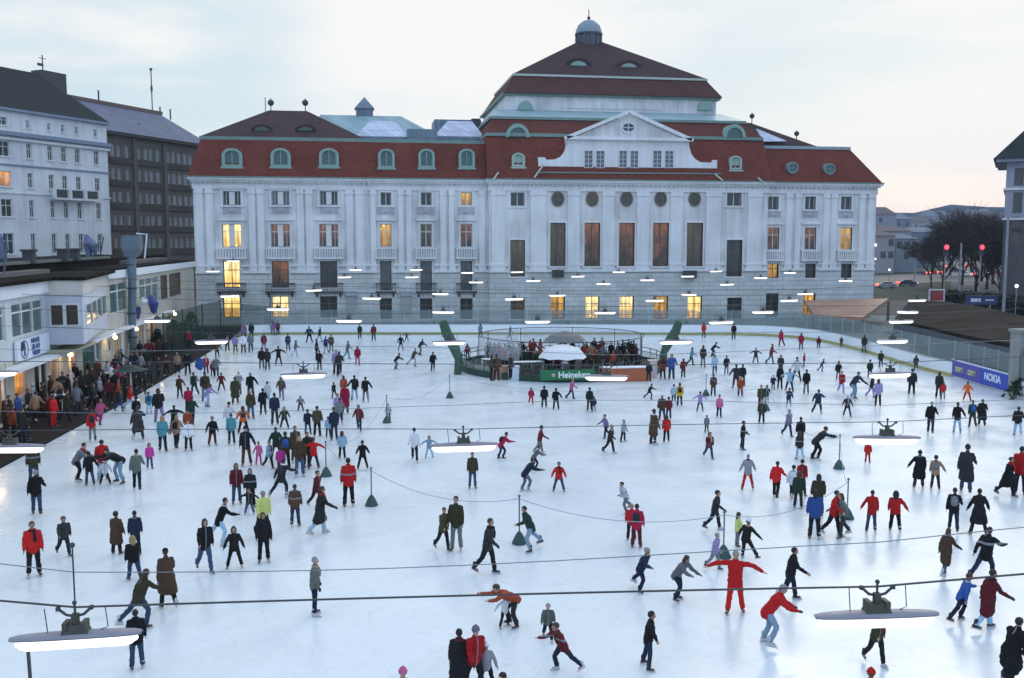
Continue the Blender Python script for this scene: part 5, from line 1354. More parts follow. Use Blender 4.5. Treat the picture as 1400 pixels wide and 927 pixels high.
# ================================================================== bar island on the ice
C0 = ground(767, 503)
bar = thing("ice_bar", (C0.x, C0.y, 0), "round open-air bar island with dark green railings in the middle of the ice", "bar")
gd = mat("bar_green", (0.022, 0.055, 0.040), 0.6, 0.3, 1.5); wood = mat("bar_wood", (0.30, 0.17, 0.08), 0.6, 0.2, 2)
RX, RY = 8.2, 8.0
cx, cy = C0.x, C0.y
E = lambda a, s_=1.0: (cx + RX * s_ * math.cos(a), cy + RY * s_ * math.sin(a))
n = 40
m = MB(); m.prism([E(2 * math.pi * i / n) for i in range(n)], 'z', 0.004, 0.30); m.build("deck", mat("bar_deck", (0.05, 0.045, 0.04), 0.8, 0.3, 2), bar)
m = MB(); m.ring([E(2 * math.pi * i / n, 1.01) for i in range(n)], [E(2 * math.pi * i / n, .985) for i in range(n)], 'z', 0.02, 0.5); m.build("plinth", gd, bar)
arcs = [(-200, -138), (-122, -98), (-92, -38), (-28, 20), (30, 150)]
for a0, a1 in arcs:
    m = MB(); k = max(3, int((a1 - a0) / 9))
    A_ = [R(a0 + (a1 - a0) * i / k) for i in range(k + 1)]
    for z in (1.3, .95): m.tube([(*E(a, .99), z) for a in A_], .035, 6)
    for a in A_: m.tube([(*E(a, .99), .3), (*E(a, .99), 1.3)], .035, 6)
    m.build("railing", gd, bar)
barglass = mat("bar_glass", (0.62, 0.68, 0.70), 0.15, 0.1, 1, alpha=0.22)
for a0, a1 in ((-200, -138), (-28, 20)):
    k = 5
    for i in range(k):
        b0, b1 = R(a0 + (a1 - a0) * (i + .06) / k), R(a0 + (a1 - a0) * (i + .94) / k)
        p, q = Vector((*E(b0, .985), 0)), Vector((*E(b1, .985), 0)); d = (q - p).normalized(); nn = Vector((-d.y, d.x, 0)) * .01
        m = MB(); vs = [(*s_.xy, z) for z in (.45, .9) for s_ in (p - nn, q - nn, q + nn, p + nn)]; m.add(vs, [(3, 2, 1, 0), (4, 5, 6, 7), (0, 1, 5, 4), (1, 2, 6, 5), (2, 3, 7, 6), (3, 0, 4, 7)]); m.build("glass_panel", barglass, bar)
# light frame that carries the windbreak and lamps
fr = mat("bar_frame", (0.045, 0.05, 0.055), 0.5, 0.1)
hp = [R(x) for x in (-160, -128, -96, -62, -30, 0, 35, 70, 110, 145, 175)]
for a in hp:
    m = MB(); m.tube([(*E(a, .82), .3), (*E(a, .82), 2.75)], .038, 6); m.build("frame_post", fr, bar)
m = MB(); m.tube([(*E(R(a), .82), 2.75) for a in range(-160, 201, 8)], .035, 6); m.build("frame_rail", fr, bar)
for i in range(len(hp)):
    a, b_ = hp[i], hp[(i + 1) % len(hp)]
    if i == len(hp) - 1: b_ += 2 * math.pi
    if -2.3 < a < -0.6: continue
    p, q = Vector((*E(a + .03, .82), 0)), Vector((*E(b_ - .03, .82), 0)); d = (q - p).normalized(); nn = Vector((-d.y, d.x, 0)) * .01
    m = MB(); vs = [(*s_.xy, z) for z in (1.2, 2.68) for s_ in (p - nn, q - nn, q + nn, p + nn)]; m.add(vs, [(3, 2, 1, 0), (4, 5, 6, 7), (0, 1, 5, 4), (1, 2, 6, 5), (2, 3, 7, 6), (3, 0, 4, 7)]); m.build("windbreak_pane", barglass, bar)
# four flaring green posts
grn = mat("post_green", (0.035, 0.095, 0.055), 0.55, 0.25, 1.2)
for u, v, top in ((626, 512, (606, 441)), (908, 500, (928, 441))):
    p = ground(u, v); tp_ = at_depth(top[0], top[1], p.dot(FWD) + .5)
    mid = p.lerp(tp_, .42); mid.z = tp_.z * .42; s = (1 if u < 700 else -1)
    m = MB(); m.loft([(p.x, p.y, .01), (p.x + s * .05, p.y, tp_.z * .3), (mid.x + s * .25, mid.y, tp_.z * .5), (tp_.x + s * .25, tp_.y, tp_.z * .8), tp_], [(.3, .25), (.3, .25), (.42, .25), (.40, .22), (.34, .2)], 10, cap=True, side=(1, 0, 0)); m.build("flared_post", grn, bar)
# sign with star and lettering, counter, boxes
P = ground(767, 524); fy = P.y
sgn = thing("bar_sign", (P.x, fy, 0), "green sign with white star and lettering on the bar's front", "sign")
m = MB(); x0 = at_depth(738, 520, P.dot(FWD)).x; x1 = at_depth(815, 520, P.dot(FWD)).x
m.box(x0, x1, fy - .08, fy + .05, .25, .98); m.build("panel", mat("sign_green", (0.02, 0.16, 0.06), 0.45, 0.1), sgn)
m = MB(); st = [(x0 + .95 + .2 * (1 if i % 2 == 0 else .42) * math.sin(math.pi * i / 5), .62 + .2 * (1 if i % 2 == 0 else .42) * math.cos(math.pi * i / 5)) for i in range(10)]
m.prism(st, 'y', fy - .1, fy - .081); m.build("star", mat("star_pale", (0.65, 0.45, 0.45), 0.5), sgn)
text_on("Heineken", .62, Matrix.Translation((x0 + 1.3, fy - .085, .6)) @ Matrix.Rotation(math.pi / 2, 4, 'X'), mat("letter_white", (0.8, 0.85, 0.82), 0.5), sgn, bold=.015)
Pc = ground(858, 521)
ct = thing("bar_counter", (Pc.x, Pc.y, 0), "orange-fronted counter with pale top at the bar's front right", "counter")
m = MB(); m.box(Pc.x - 1.9, Pc.x + 1.7, Pc.y - .2, Pc.y + .6, .02, 1.0); m.build("front", mat("counter_orange", (0.42, 0.12, 0.05), 0.6, 0.2), ct)
m = MB(); m.box(Pc.x - 2.0, Pc.x + 1.8, Pc.y - .32, Pc.y + .7, 1.0, 1.08); m.build("top", fascia_w, ct)
def crate(u, v, w_, h, m_, label, name, cat, d=.5):
    p = ground(u, v); t = thing(name, (p.x, p.y, 0), label, cat)
    m = MB(); m.box(p.x - w_ / 2, p.x + w_ / 2, p.y, p.y + d, .004, h); m.build("body", m_, t)
    m = MB(); m.box(p.x - w_ / 2 - .04, p.x + w_ / 2 + .04, p.y - .04, p.y + d + .04, h, h + .06); m.build("top", m_, t)
    m = MB()
    for s in (-1, 1): m.box(p.x + s * (w_ / 2 - .08) - .05, p.x + s * (w_ / 2 - .08) + .05, p.y - .03, p.y, .05, h - .05)
    m.build("frame", m_, t)
crate(684, 519, 1.2, .95, mat("tan_box", (0.40, 0.23, 0.13), 0.6, 0.15), "tan wooden box on the ice at the bar's front left", "wooden_box", "box")
crate(703, 521, .75, 1.05, mat("white_box", (0.62, 0.68, 0.75), 0.5, 0.06), "white upright box beside the tan wooden box", "white_box", "box")
crate(893, 517, .6, 1.3, mat("pale_box", (0.66, 0.60, 0.58), 0.5, 0.06), "pale upright stand at the right end of the counter", "pale_stand", "stand")
def table(p, label, h=.75, w_=1.1, m_=None, z0=.3):
    t = thing("bar_table", (p[0], p[1], z0), label, "table", "white tables in the bar")
    m = MB(); m.box(p[0] - w_ / 2, p[0] + w_ / 2, p[1] - .35, p[1] + .35, z0 + h - .05, z0 + h); m.build("table_top", m_ or fascia_w, t)
    for sx in (-1, 1):
        for sy in (-1, 1):
            m = MB(); m.box(p[0] + sx * (w_ / 2 - .06) - .03, p[0] + sx * (w_ / 2 - .06) + .03, p[1] + sy * .29 - .03, p[1] + sy * .29 + .03, z0, z0 + h - .05); m.build("leg", m_ or fascia_w, t)
for u, v, l in ((670, 508, "white table at the left end of the bar"), (722, 512, "long white table in front of the seated drinkers"), (738, 506, "white table beside the white parasol's pole")):
    p = ground(u, v, .3); table((p.x, p.y), l, 1.0, 1.3 if "long" not in l else 2.4)
def parasol(p, z0, h, r, m_, label, dome=.7):
    t = thing("parasol", (p[0], p[1], z0), label, "parasol")
    m = MB(); m.tube([(p[0], p[1], z0), (p[0], p[1], z0 + h + .1)], .045, 8); m.build("pole", fascia_w, t)
    m = MB(); n = 16; vs = [(p[0], p[1], z0 + h)]; rings_ = []
    for j, (rr, dz) in enumerate(((.35, .12), (.7, .36), (1, dome))):
        for i in range(n):
            a = 2 * math.pi * i / n; s_ = 1 if i % 2 == 0 else .965
            vs.append((p[0] + r * rr * s_ * math.cos(a), p[1] + r * rr * s_ * math.sin(a), z0 + h - dz * (1 if i % 2 == 0 else .93)))
    fs = [(0, 1 + i, 1 + (i + 1) % n) for i in range(n)]
    for j in range(2):
        for i in range(n):
            a = 1 + j * n + i; b_ = 1 + j * n + (i + 1) % n; fs.append((a, a + n, b_ + n, b_))
    k = len(vs); vs2 = [(x, y, z - .02) for x, y, z in vs]
    m.add(vs, fs); m.add(vs2, [f[::-1] for f in fs]); m.build("canopy", m_, t)
    m = MB(); m.lathe([(.3, z0), (.28, z0 + .12), (.06, z0 + .16)], (p[0], p[1], 0), 12); m.build("base", fascia_w, t)
p = ground(769, 513, .3); parasol((p.x, p.y), .3, 2.35, 1.85, mat("parasol_white", (0.74, 0.76, 0.78), 0.7, 0.05), "white parasol open at the front of the bar", 1.0)
p = ground(772, 497, .3); parasol((p.x, p.y), .3, 2.7, 1.75, mat("parasol_grey", (0.17, 0.17, 0.17), 0.7, 0.15), "dark grey parasol open behind the white one", .8)
p = ground(213, 545, .12); parasol((p.x - 1.5, p.y, ), .12, 2.3, 1.15, mat("parasol_green", (0.02, 0.05, 0.04), 0.7, 0.2), "dark green parasol on the terrace by the ice edge", .4)
for i, (u, v) in enumerate(((712, 508), (725, 505))):
    pass
for i, (u, v, l) in enumerate(((79, 562, "white-framed table on the terrace beside the person in red"), (150, 528, "small white table in the terrace crowd"), (20, 575, "white table at the near end of the terrace"))):
    p = ground(u, v, .12); table((p.x, p.y), l, 1.0, .8, None, .12)

# ================================================================== rope posts with conical feet
cone = mat("cone_green", (0.035, 0.085, 0.075), 0.6, 0.2, 3)
sts = [(508, 693, 640), (710, 745, 678), (989, 764, 700), (1158, 711, 655), (1147, 643, 595), (1047, 563, 528), (965, 543, 512), (615, 546, 513), (529, 580, 541), (446, 653, 604)]
so = sorted(range(len(sts)), key=lambda i: sts[i][0])
tops = []
for i, (u, v, vt) in enumerate(sts):
    p = ground(u, v - 2); r_ = ray(u, vt); k = math.hypot(p.x, p.y) / math.hypot(r_.x, r_.y); h = min(1.7, max(1.3, CAM_H + r_.z * k))
    t = thing("rope_post", (p.x, p.y, 0), f"thin rope post with dark green conical foot on the ice, {places[so.index(i)]} from left", "rope post", "rope posts with conical feet")
    m = MB(); m.lathe([(.25, 0), (.26, .03), (.22, .11), (.16, .25), (.08, .38), (.04, .42)], (p.x, p.y, 0.002), 16); m.build("foot", cone, t, smooth=False)
    m = MB(); m.tube([(p.x, p.y, .40), (p.x, p.y, h)], .026, 8); m.ball((p.x, p.y, h), .05); m.build("pole", mat("post_grey", (0.12, 0.16, 0.16), 0.6), t)
    tops.append(Vector((p.x, p.y, h - .1)))
ropem = mat("grey_rope", (0.34, 0.38, 0.42), 0.8)
loop = [0, 1, 2, 3, 4, 5, 6, 7, 8, 9]
for j in range(len(loop)):
    a, b_ = tops[loop[j]], tops[loop[(j + 1) % len(loop)]]
    sag = min(1.0, (b_ - a).length * .07)
    m = MB(); m.tube([a.lerp(b_, q / 14) - Vector((0, 0, 4 * sag * (q / 14) * (1 - q / 14))) for q in range(15)], .013, 5)
    tag(m.build("barrier_rope", ropem), f"thin grey rope sagging between rope posts, {places[j]} stretch clockwise from bottom left", "rope", "ropes between the posts")

# ================================================================== lamps strung over the ice
hous = mat("lamp_housing", (0.27, 0.26, 0.30), 0.5, 0.2, 6, metal=0.1)
tubem = mat("lamp_tube", (0.9, 0.9, 0.9), 0.3, emit=(1.0, 0.90, 0.76), estr=1.08)
def make_lamp():
    t = thing("hanging_lamp", (0, 0, 0), "x", "floodlight", "lamps hung over the ice")
    m = MB(); xs = [-.68, -.6, -.45, -.25, 0, .25, .45, .6, .68]; hs = [.018, .032, .042, .05, .053, .05, .042, .032, .018]; ws = [.04, .07, .085, .093, .095, .093, .085, .07, .04]
    for i in range(8):
        x0, x1 = xs[i], xs[i + 1]
        m.frustum((x0, x1, 0, 0, 0), (x0, x1, 0, 0, 0)) if False else None
    vs = []; n = 8
    for x, h, w_ in zip(xs, hs, ws):
        for k in range(n + 1):
            a = math.pi * k / n; vs.append((x, w_ * math.cos(a), .06 + h * math.sin(a)))
    fs = []
    for i in range(8):
        for k in range(n):
            a = i * (n + 1) + k; fs.append((a, a + 1, a + n + 2, a + n + 1))
    N = len(vs); m.add(vs, fs); m.add([(x, y * .93, z - .015) for x, y, z in vs], [f[::-1] for f in fs]); m.build("reflector", hous, t, smooth=True)
    m = MB(); m.loft([(-.60, 0, .0), (-.57, 0, .0), (-.50, 0, .0), (.50, 0, .0), (.57, 0, .0), (.60, 0, .0)], [(.04, .035), (.075, .06), (.092, .08), (.092, .08), (.075, .06), (.04, .035)], 14, cap=True, side=(0, 1, 0)); m.build("tube", tubem, t, smooth=True)
    m = MB(); m.frustum((-.14, .14, -.07, .07, .10), (-.10, .10, -.055, .055, .19)); m.box(-.035, .035, -.03, .03, .19, .30); m.box(-.12, -.07, -.075, .075, .14, .22); m.box(.07, .12, -.075, .075, .14, .22)
    b_ = m.build("ballast_box", mat("ballast_olive", (0.06, 0.065, 0.05), 0.6, 0.2, 4), t)
    m = MB(); m.tube([(-.17, 0, .36), (-.09, 0, .29), (0, 0, .27), (.09, 0, .29), (.17, 0, .36)], .016, 6); m.box(-.19, -.15, -.022, .022, .34, .38); m.box(.15, .19, -.022, .022, .34, .38); m.tube([(0, 0, .28), (0, 0, .43)], .014, 6); m.ball((0, 0, .42), .025)
    m.build("yoke", iron, t)
    m = MB(); m.tube([(-.31, 0, .37), (-.29, 0, .11)], .006, 4); m.tube([(.31, 0, .37), (.33, 0, .14), (.25, 0, .11)], .006, 4); m.build("wire", iron, t)
    return t
rowsL = [
    (9.78, [(105, 876), (1198, 848)]),
    (18.5, [(15, 614), (634, 612), (1212, 602)]),
    (28.2, [(-8, 511), (415, 514), (829, 517), (1217, 513)]),
    (37.6, [(289, 468), (614, 469), (924, 468), (1220, 467)]),
    (47.2, [(215, 439), (477, 439), (735, 440), (986, 441), (1232, 440)]),
    (55.0, [(380, 423), (606, 427), (827, 428), (1043, 427), (1241, 427)]),
    (65.0, [(314, 405), (508, 408), (703, 409), (895, 411), (1079, 411), (1254, 411)]),
    (73.5, [(429, 397), (602, 402), (762, 404), (942, 403), (1101, 402)]),
    (83.0, [(651, 386), (729, 384), (825, 388), (885, 383), (994, 389), (1156, 384)]),
    (90.0, [(291, 371), (471, 379), (563, 379), (790, 378), (940, 378), (1040, 380)]),
    (97.0, [(319, 357), (486, 369), (569, 369), (639, 373), (707, 372), (846, 372), (979, 371), (1080, 373)]),
]
nth = ["nearest", "second nearest", "third nearest", "fourth nearest", "fifth nearest", "sixth nearest", "seventh nearest", "eighth nearest", "third farthest", "second farthest", "farthest"]
protoL = None
lamp_objs = []
for ri, (d, L_) in enumerate(rowsL):
    pp = []
    for ci, (u, v) in enumerate(L_):
        p = at_depth(u, v, d)
        if protoL is None: protoL = make_lamp(); o = protoL
        else: o = copy_tree(protoL)
        o.location = p; o.rotation_euler = (random.uniform(-.03, .03), random.uniform(-.025, .025), -YAW * .4 + random.uniform(-.06, .06))
        o["label"] = f"lit tube lamp over the ice, {places[ci]} from left on the {nth[ri]} cable"
        pp.append(p); lamp_objs.append(o)
    # the cable the row hangs from, and the thin stay above it
    a, b_ = pp[0], pp[-1]; dv = (b_ - a).normalized()
    ext0 = a - dv * 30 if ri else a - dv * 12; ext1 = b_ + dv * (12 if ri == 0 else 22)
    ext0.z = a.z + .9; ext1.z = b_.z + .9
    r0 = max(0.008, (0.00042 if ri < 3 else 0.00024) * d)
    path = []
    ctrl = [ext0] + pp + [ext1]
    for i in range(len(ctrl) - 1):
        p, q = ctrl[i], ctrl[i + 1]
        for k in range(10):
            f = k / 10; w_ = p.lerp(q, f); w_.z += .37 - (.035 if 0 < i < len(ctrl) - 2 else .1) * 4 * f * (1 - f) * -1 * (.5)
            path.append(w_)
    path.append(ctrl[-1] + Vector((0, 0, .37)))
    if ri < 8:
        m = MB(); m.tube(path, r0 * (1.5 if ri == 0 else 1.0), 5); tag(m.build("lamp_cable", iron), f"dark lamp cable strung across the ice, {nth[ri]} to the camera", "cable", "cables carrying the lamps")
    if ri < 3:
        m = MB(); m.tube([(w_.x, w_.y, w_.z + .42 + .1 * math.sin(i * .35)) for i, w_ in enumerate(path)], r0 * .7, 5); tag(m.build("stay_wire", mat("stay_steel", (0.16, 0.18, 0.20), 0.5)), f"thin stay wire above the {nth[ri]} lamp cable", "wire", "stay wires over the cables")
P = at_depth(105, 876, 9.78)
m = MB(); m.tube([(P.x, P.y, P.z + .45), (P.x, P.y, P.z + 1.05)], .009, 5); m.ball((P.x, P.y, P.z + 1.05), .03); tag(m.build("hanger_rod", iron), "thin vertical hanger rod above the big lamp at bottom left", "rod")
P0, P1 = at_depth(38, 884, 9.7), ground(62, 1120)
m = MB(); m.tube([(P0.x, P0.y, P0.z), (P0.x + .03, P0.y, P0.z - 1.5), (P0.x + .05, P0.y - .1, 0)], .02, 6); tag(m.build("feed_cable", iron), "dark feed cable hanging below the big lamp at bottom left", "cable")
# ================================================================== people
POSES = {   # lean, arms (out, forward, elbow) for -x and +x, legs (out, forward, knee) for -x and +x; degrees
    'st': (3, (8, 5, 14), (8, 3, 12), (4, 1, 3), (4, -1, 3)),
    'po': (4, (16, -5, 70), (16, -5, 70), (6, 3, 5), (4, -3, 4)),
    'wk': (9, (12, 26, 28), (11, -22, 14), (4, -18, 22), (4, 15, 8)),
    'sr': (22, (20, 40, 35), (20, -35, 15), (8, 28, 45), (14, -32, 14)),
    'sl': (22, (20, -35, 15), (20, 40, 35), (14, -32, 14), (8, 28, 45)),
    'ao': (8, (62, 8, 12), (62, 8, 12), (12, 5, 12), (12, -5, 8)),
    'ad': (6, (26, 8, 20), (24, 4, 18), (13, 0, 6), (13, 0, 6)),
    'tt': (4, (86, 0, 5), (80, 4, 8), (6, 6, 6), (8, -6, 6)),
    'bd': (58, (10, 58, 20), (10, 50, 25), (8, 22, 40), (8, 12, 25)),
    'ln': (34, (20, 40, 30), (22, 20, 25), (8, 32, 55), (10, 5, 25)),
    'hr': (4, (8, 5, 15), (32, 8, 6), (5, 4, 5), (7, -4, 4)),
    'hl': (4, (32, 8, 6), (8, 5, 15), (7, -4, 4), (5, 4, 5)),
    'kk': (14, (40, 10, 15), (35, -5, 15), (42, -8, 6), (4, 6, 14)),
    'rc': (38, (14, 70, 8), (20, 40, 25), (6, 30, 48), (8, -2, 20)),
}
PHRASE = {'st': 'standing', 'po': 'with bent arms', 'wk': 'gliding', 'sr': 'striding', 'sl': 'striding', 'ao': 'arms spread', 'ad': 'arms held out', 'tt': 'arms flung wide', 'bd': 'bending down', 'ln': 'leaning forward', 'hr': 'one hand out', 'hl': 'one hand out', 'kk': 'kicking a leg', 'rc': 'reaching out'}
def ldir(out, fwd, sx):
    o, f = R(out), R(fwd)
    return Vector((sx * math.sin(o), -math.sin(f) * math.cos(o), -math.cos(f) * math.cos(o)))
def skeleton(pose, kid=False):
    lean, aL, aR, lL, lR = POSES[pose]
    J = {}
    H = Vector((0, 0, .93)); le = R(lean)
    u = Vector((0, -math.sin(le), math.cos(le)))
    J['H'], J['u'] = H, u
    J['S'] = H + u * .50; J['N'] = H + u * .545
    hd = (u + Vector((0, 0, 1)) * .8).normalized()
    J['hd'] = hd; J['C'] = J['N'] + hd * (.165 if not kid else .185)
    for sx, A, L in ((-1, aL, lL), (1, aR, lR)):
        sh = J['S'] + Vector((sx * .185, 0, 0)) - u * .02
        d1 = ldir(A[0], A[1] + lean * .35, sx); el = sh + d1 * .285
        d2 = ldir(max(A[0] * .75, 2), A[1] + lean * .35 + A[2], sx); wr = el + d2 * .255
        J['sh', sx], J['el', sx], J['wr', sx], J['hd2', sx] = sh, el, wr, d2
        hp = H + Vector((sx * .09, 0, -.02)); k1 = ldir(L[0], L[1], sx); kn = hp + k1 * .43
        k2 = ldir(L[0], L[1] - L[2], sx); an = kn + k2 * .42
        J['hp', sx], J['kn', sx], J['an', sx] = hp, kn, an
        toe = Vector((sx * .22, -1, 0)).normalized()
        if an.y > .22: toe.z = -.35 * min(1, an.y)
        J['toe', sx] = toe.normalized()
    low = min(J['an', -1].z, J['an', 1].z) - .135
    for k, v in list(J.items()):
        if k not in ('u', 'hd') and not (isinstance(k, tuple) and k[0] in ('hd2', 'toe')):
            J[k] = v - Vector((0, 0, low))
    return J
def to_mesh(mb, name, voxel, smooth=4, fac=.5):
    me = mb.mesh(name + "_rough"); o = bpy.data.objects.new("rough", me); COL.objects.link(o)
    md = o.modifiers.new("r", 'REMESH'); md.mode = 'VOXEL'; md.voxel_size = voxel
    ms = o.modifiers.new("s", 'SMOOTH'); ms.iterations = smooth; ms.factor = fac
    dg = bpy.context.evaluated_depsgraph_get()
    out = bpy.data.meshes.new_from_object(o.evaluated_get(dg))
    out.name = name
    bpy.data.objects.remove(o); bpy.data.meshes.remove(me)
    out.polygons.foreach_set("use_smooth", [True] * len(out.polygons))
    return out
from mathutils import noise as mnoise
def rumple(me, a):
    """creases and sag of cloth"""
    for v in me.vertices:
        c = v.co
        q = Vector((c.x * 7, c.y * 7, c.z * 13)); d = mnoise.noise(q) * a + mnoise.noise(Vector((c.x * 16, c.y * 16, c.z * 26 + 9))) * a * .55
        v.co = c + v.normal * d
    return me
X1 = Vector((1, 0, 0))
def head_frame(J):
    z = J['hd']; y = (Vector((0, 1, 0)) - z * z.y).normalized(); return Matrix((X1, y, z)).transposed()
_cache = {}
def body_mesh(pose, kid):
    key = ('b', pose, kid)
    if key in _cache: return _cache[key]
    J = skeleton(pose, kid); m = MB(); H, u = J['H'], J['u']
    m.loft([H - u * .06, H + u * .05, H + u * .2, H + u * .36, H + u * .46, H + u * .52], [(.14, .09), (.145, .10), (.125, .09), (.15, .105), (.14, .08), (.065, .06)], 12, side=X1)
    m.loft([J['S'], J['N'], J['C'] - J['hd'] * .07], [.062, .052, .05], 8)
    s = 1.0 if not kid else 1.16
    F = head_frame(J); C = J['C']
    P = lambda x, y, z: C + F @ Vector((x * s, y * s, z * s))
    m.M = Matrix.Translation(C) @ F.to_4x4() @ Matrix.Scale(s, 4)
    m.ball((0, .005, .02), .077, .094, .104, 14, 10); m.ball((0, -.022, -.055), .056, .066, .062, 10, 8)
    m.loft([(0, -.088, .018), (0, -.108, -.012), (0, -.095, -.026)], [.011, .015, .016], 6)
    for sx in (-1, 1): m.ball((sx * .08, .012, -.005), .012, .02, .032, 8, 6)
    m.ball((0, -.085, -.052), .024, .012, .010, 8, 6); m.ball((0, -.078, .028), .052, .022, .014, 8, 6)
    m.M = None
    for sx in (-1, 1):
        sh, el, wr, d2 = J['sh', sx], J['el', sx], J['wr', sx], J['hd2', sx]
        m.loft([sh, sh.lerp(el, .5), el, el.lerp(wr, .4), wr], [.046, .044, .038, .037, .028], 8)
        side = d2.cross(Vector((0, 1, 0)))
        fwdv = (Vector((0, -1, 0)) - d2 * -d2.y).normalized(); thin = d2.cross(fwdv)
        m.loft([wr, wr + d2 * .045, wr + d2 * .085], [(.020, .028), (.016, .040), (.015, .042)], 8, side=thin)
        for i, (off, L) in enumerate(((-.032, .062), (-.011, .074), (.011, .068), (.031, .052))):
            a = wr + d2 * .082 + fwdv * -off
            b_ = a + d2 * L * .5 + thin * -sx * .004; c = b_ + (d2 * .8 - thin * sx * .45) * L * .5
            m.loft([a, b_, c], [.0105, .0098, .0085], 6)
        a = wr + d2 * .025 + fwdv * .03; m.loft([a, a + (d2 * .6 + fwdv * .6) * .04, a + (d2 * .9 + fwdv * .35) * .075], [.013, .011, .010], 6)
        hp, kn, an = J['hp', sx], J['kn', sx], J['an', sx]
        m.loft([hp, hp.lerp(kn, .5), kn, kn.lerp(an, .35), an], [.085, .075, .055, .058, .04], 8)
        m.loft([an - Vector((0, 0, .03)) + J['toe', sx] * -.04, an - Vector((0, 0, .05)) + J['toe', sx] * .12], [.04, .035], 8)
    me = to_mesh(m, "body", .0125, 2, .4)
    for k in range(3): me.materials.append(None)
    eyes = [P(sx * .031, -.083, .008) for sx in (-1, 1)]; mouth = P(0, -.088, -.052)
    mi = []
    for p in me.polygons:
        c = p.center; k = 0
        if (c - C).length < .2 * s:
            if min((c - e).length for e in eyes) < .014 * s: k = 2
        elif any((c - J['wr', sx]).length < .24 and (c - J['wr', sx]).dot(J['hd2', sx]) > 0 for sx in (-1, 1)): k = 1
        mi.append(k)
    me.polygons.foreach_set("material_index", mi)
    _cache[key] = me; return me
def jacket_mesh(pose, kind):
    key = ('j', pose, kind)
    if key in _cache: return _cache[key]
    J = skeleton(pose); m = MB(); H, u = J['H'], J['u']
    hem = .10
    m.loft([H - u * hem, H + u * .02, H + u * .2, H + u * .36, H + u * .47, H + u * .545], [(.205, .16), (.20, .155), (.185, .15), (.205, .155), (.175, .12), (.085, .085)], 14, side=X1)
    m.loft([J['S'] + u * .01, J['N'] + u * .035], [.085, .078], 10)
    for sx in (-1, 1):
        sh, el, wr = J['sh', sx], J['el', sx], J['wr', sx]
        m.ball(sh - X1 * sx * .02 - Vector((0, 0, .012)), .092, .088, .085, 12, 8); m.loft([sh - X1 * sx * .03, sh.lerp(el, .5), el, el.lerp(wr, .5), wr - (wr - el) * .02], [.085, .078, .068, .064, .054], 10)
        if kind == 'coat':
            hp, kn = J['hp', sx], J['kn', sx]
            m.loft([hp + Vector((0, 0, .05)), hp.lerp(kn, .5), kn - (kn - hp) * .02], [.15, .15, .155], 12)
    if kind == 'coat':
        hp = (J['hp', 1] + J['hp', -1]) / 2; kn = (J['kn', 1] + J['kn', -1]) / 2
        w_ = abs(J['kn', 1].x - J['kn', -1].x) / 2 + .10
        m.loft([H + u * .05, hp.lerp(kn, .5), kn - (kn - hp) * .05], [(.205, .16), (max(.2, w_), .17), (max(.2, w_), .17)], 14, side=X1)
    me = rumple(to_mesh(m, kind, .024, 3), .018); me.materials.append(None); _cache[key] = me; return me
def trousers_mesh(pose):
    key = ('t', pose)
    if key in _cache: return _cache[key]
    J = skeleton(pose); m = MB(); H, u = J['H'], J['u']
    m.loft([H - u * .07, H + u * .03, H + u * .12], [(.165, .125), (.17, .125), (.155, .115)], 12, side=X1)
    for sx in (-1, 1):
        hp, kn, an = J['hp', sx], J['kn', sx], J['an', sx]
        m.loft([hp, hp.lerp(kn, .5), kn, kn.lerp(an, .5), an + (kn - an) * .07], [.105, .094, .078, .076, .074], 10)
    me = rumple(to_mesh(m, "trousers", .024, 3), .013); me.materials.append(None); _cache[key] = me; return me
def skate_mesh():
    if 'skate' in _cache: return _cache['skate']
    m = MB(); m.loft([(0, .01, .12), (0, 0, .0), (0, -.01, -.04)], [.062, .056, .05], 10); m.loft([(0, .05, -.055), (0, -.05, -.055), (0, -.16, -.065)], [(.046, .045), (.048, .045), (.042, .03)], 10)
    boot = to_mesh(m, "skate", .018, 2)
    k = MB(); k.v = [tuple(v.co) for v in boot.vertices]; k.f = [list(p.vertices) for p in boot.polygons]; k.mi = [0] * len(k.f)
    k.cur = 1; k.box(-.003, .003, -.22, .10, -.135, -.10); k.box(-.006, .006, .03, .05, -.105, -.08); k.box(-.006, .006, -.14, -.12, -.105, -.08)
    me = bpy.data.meshes.new("skate"); me.from_pydata(k.v, [], k.f); me.materials.append(None); me.materials.append(mat("blade_steel", (0.5, 0.5, 0.52), 0.3, metal=.8))
    me.polygons.foreach_set("material_index", k.mi); me.polygons.foreach_set("use_smooth", [x == 0 for x in k.mi]); me.update()
    _cache['skate'] = me; return me
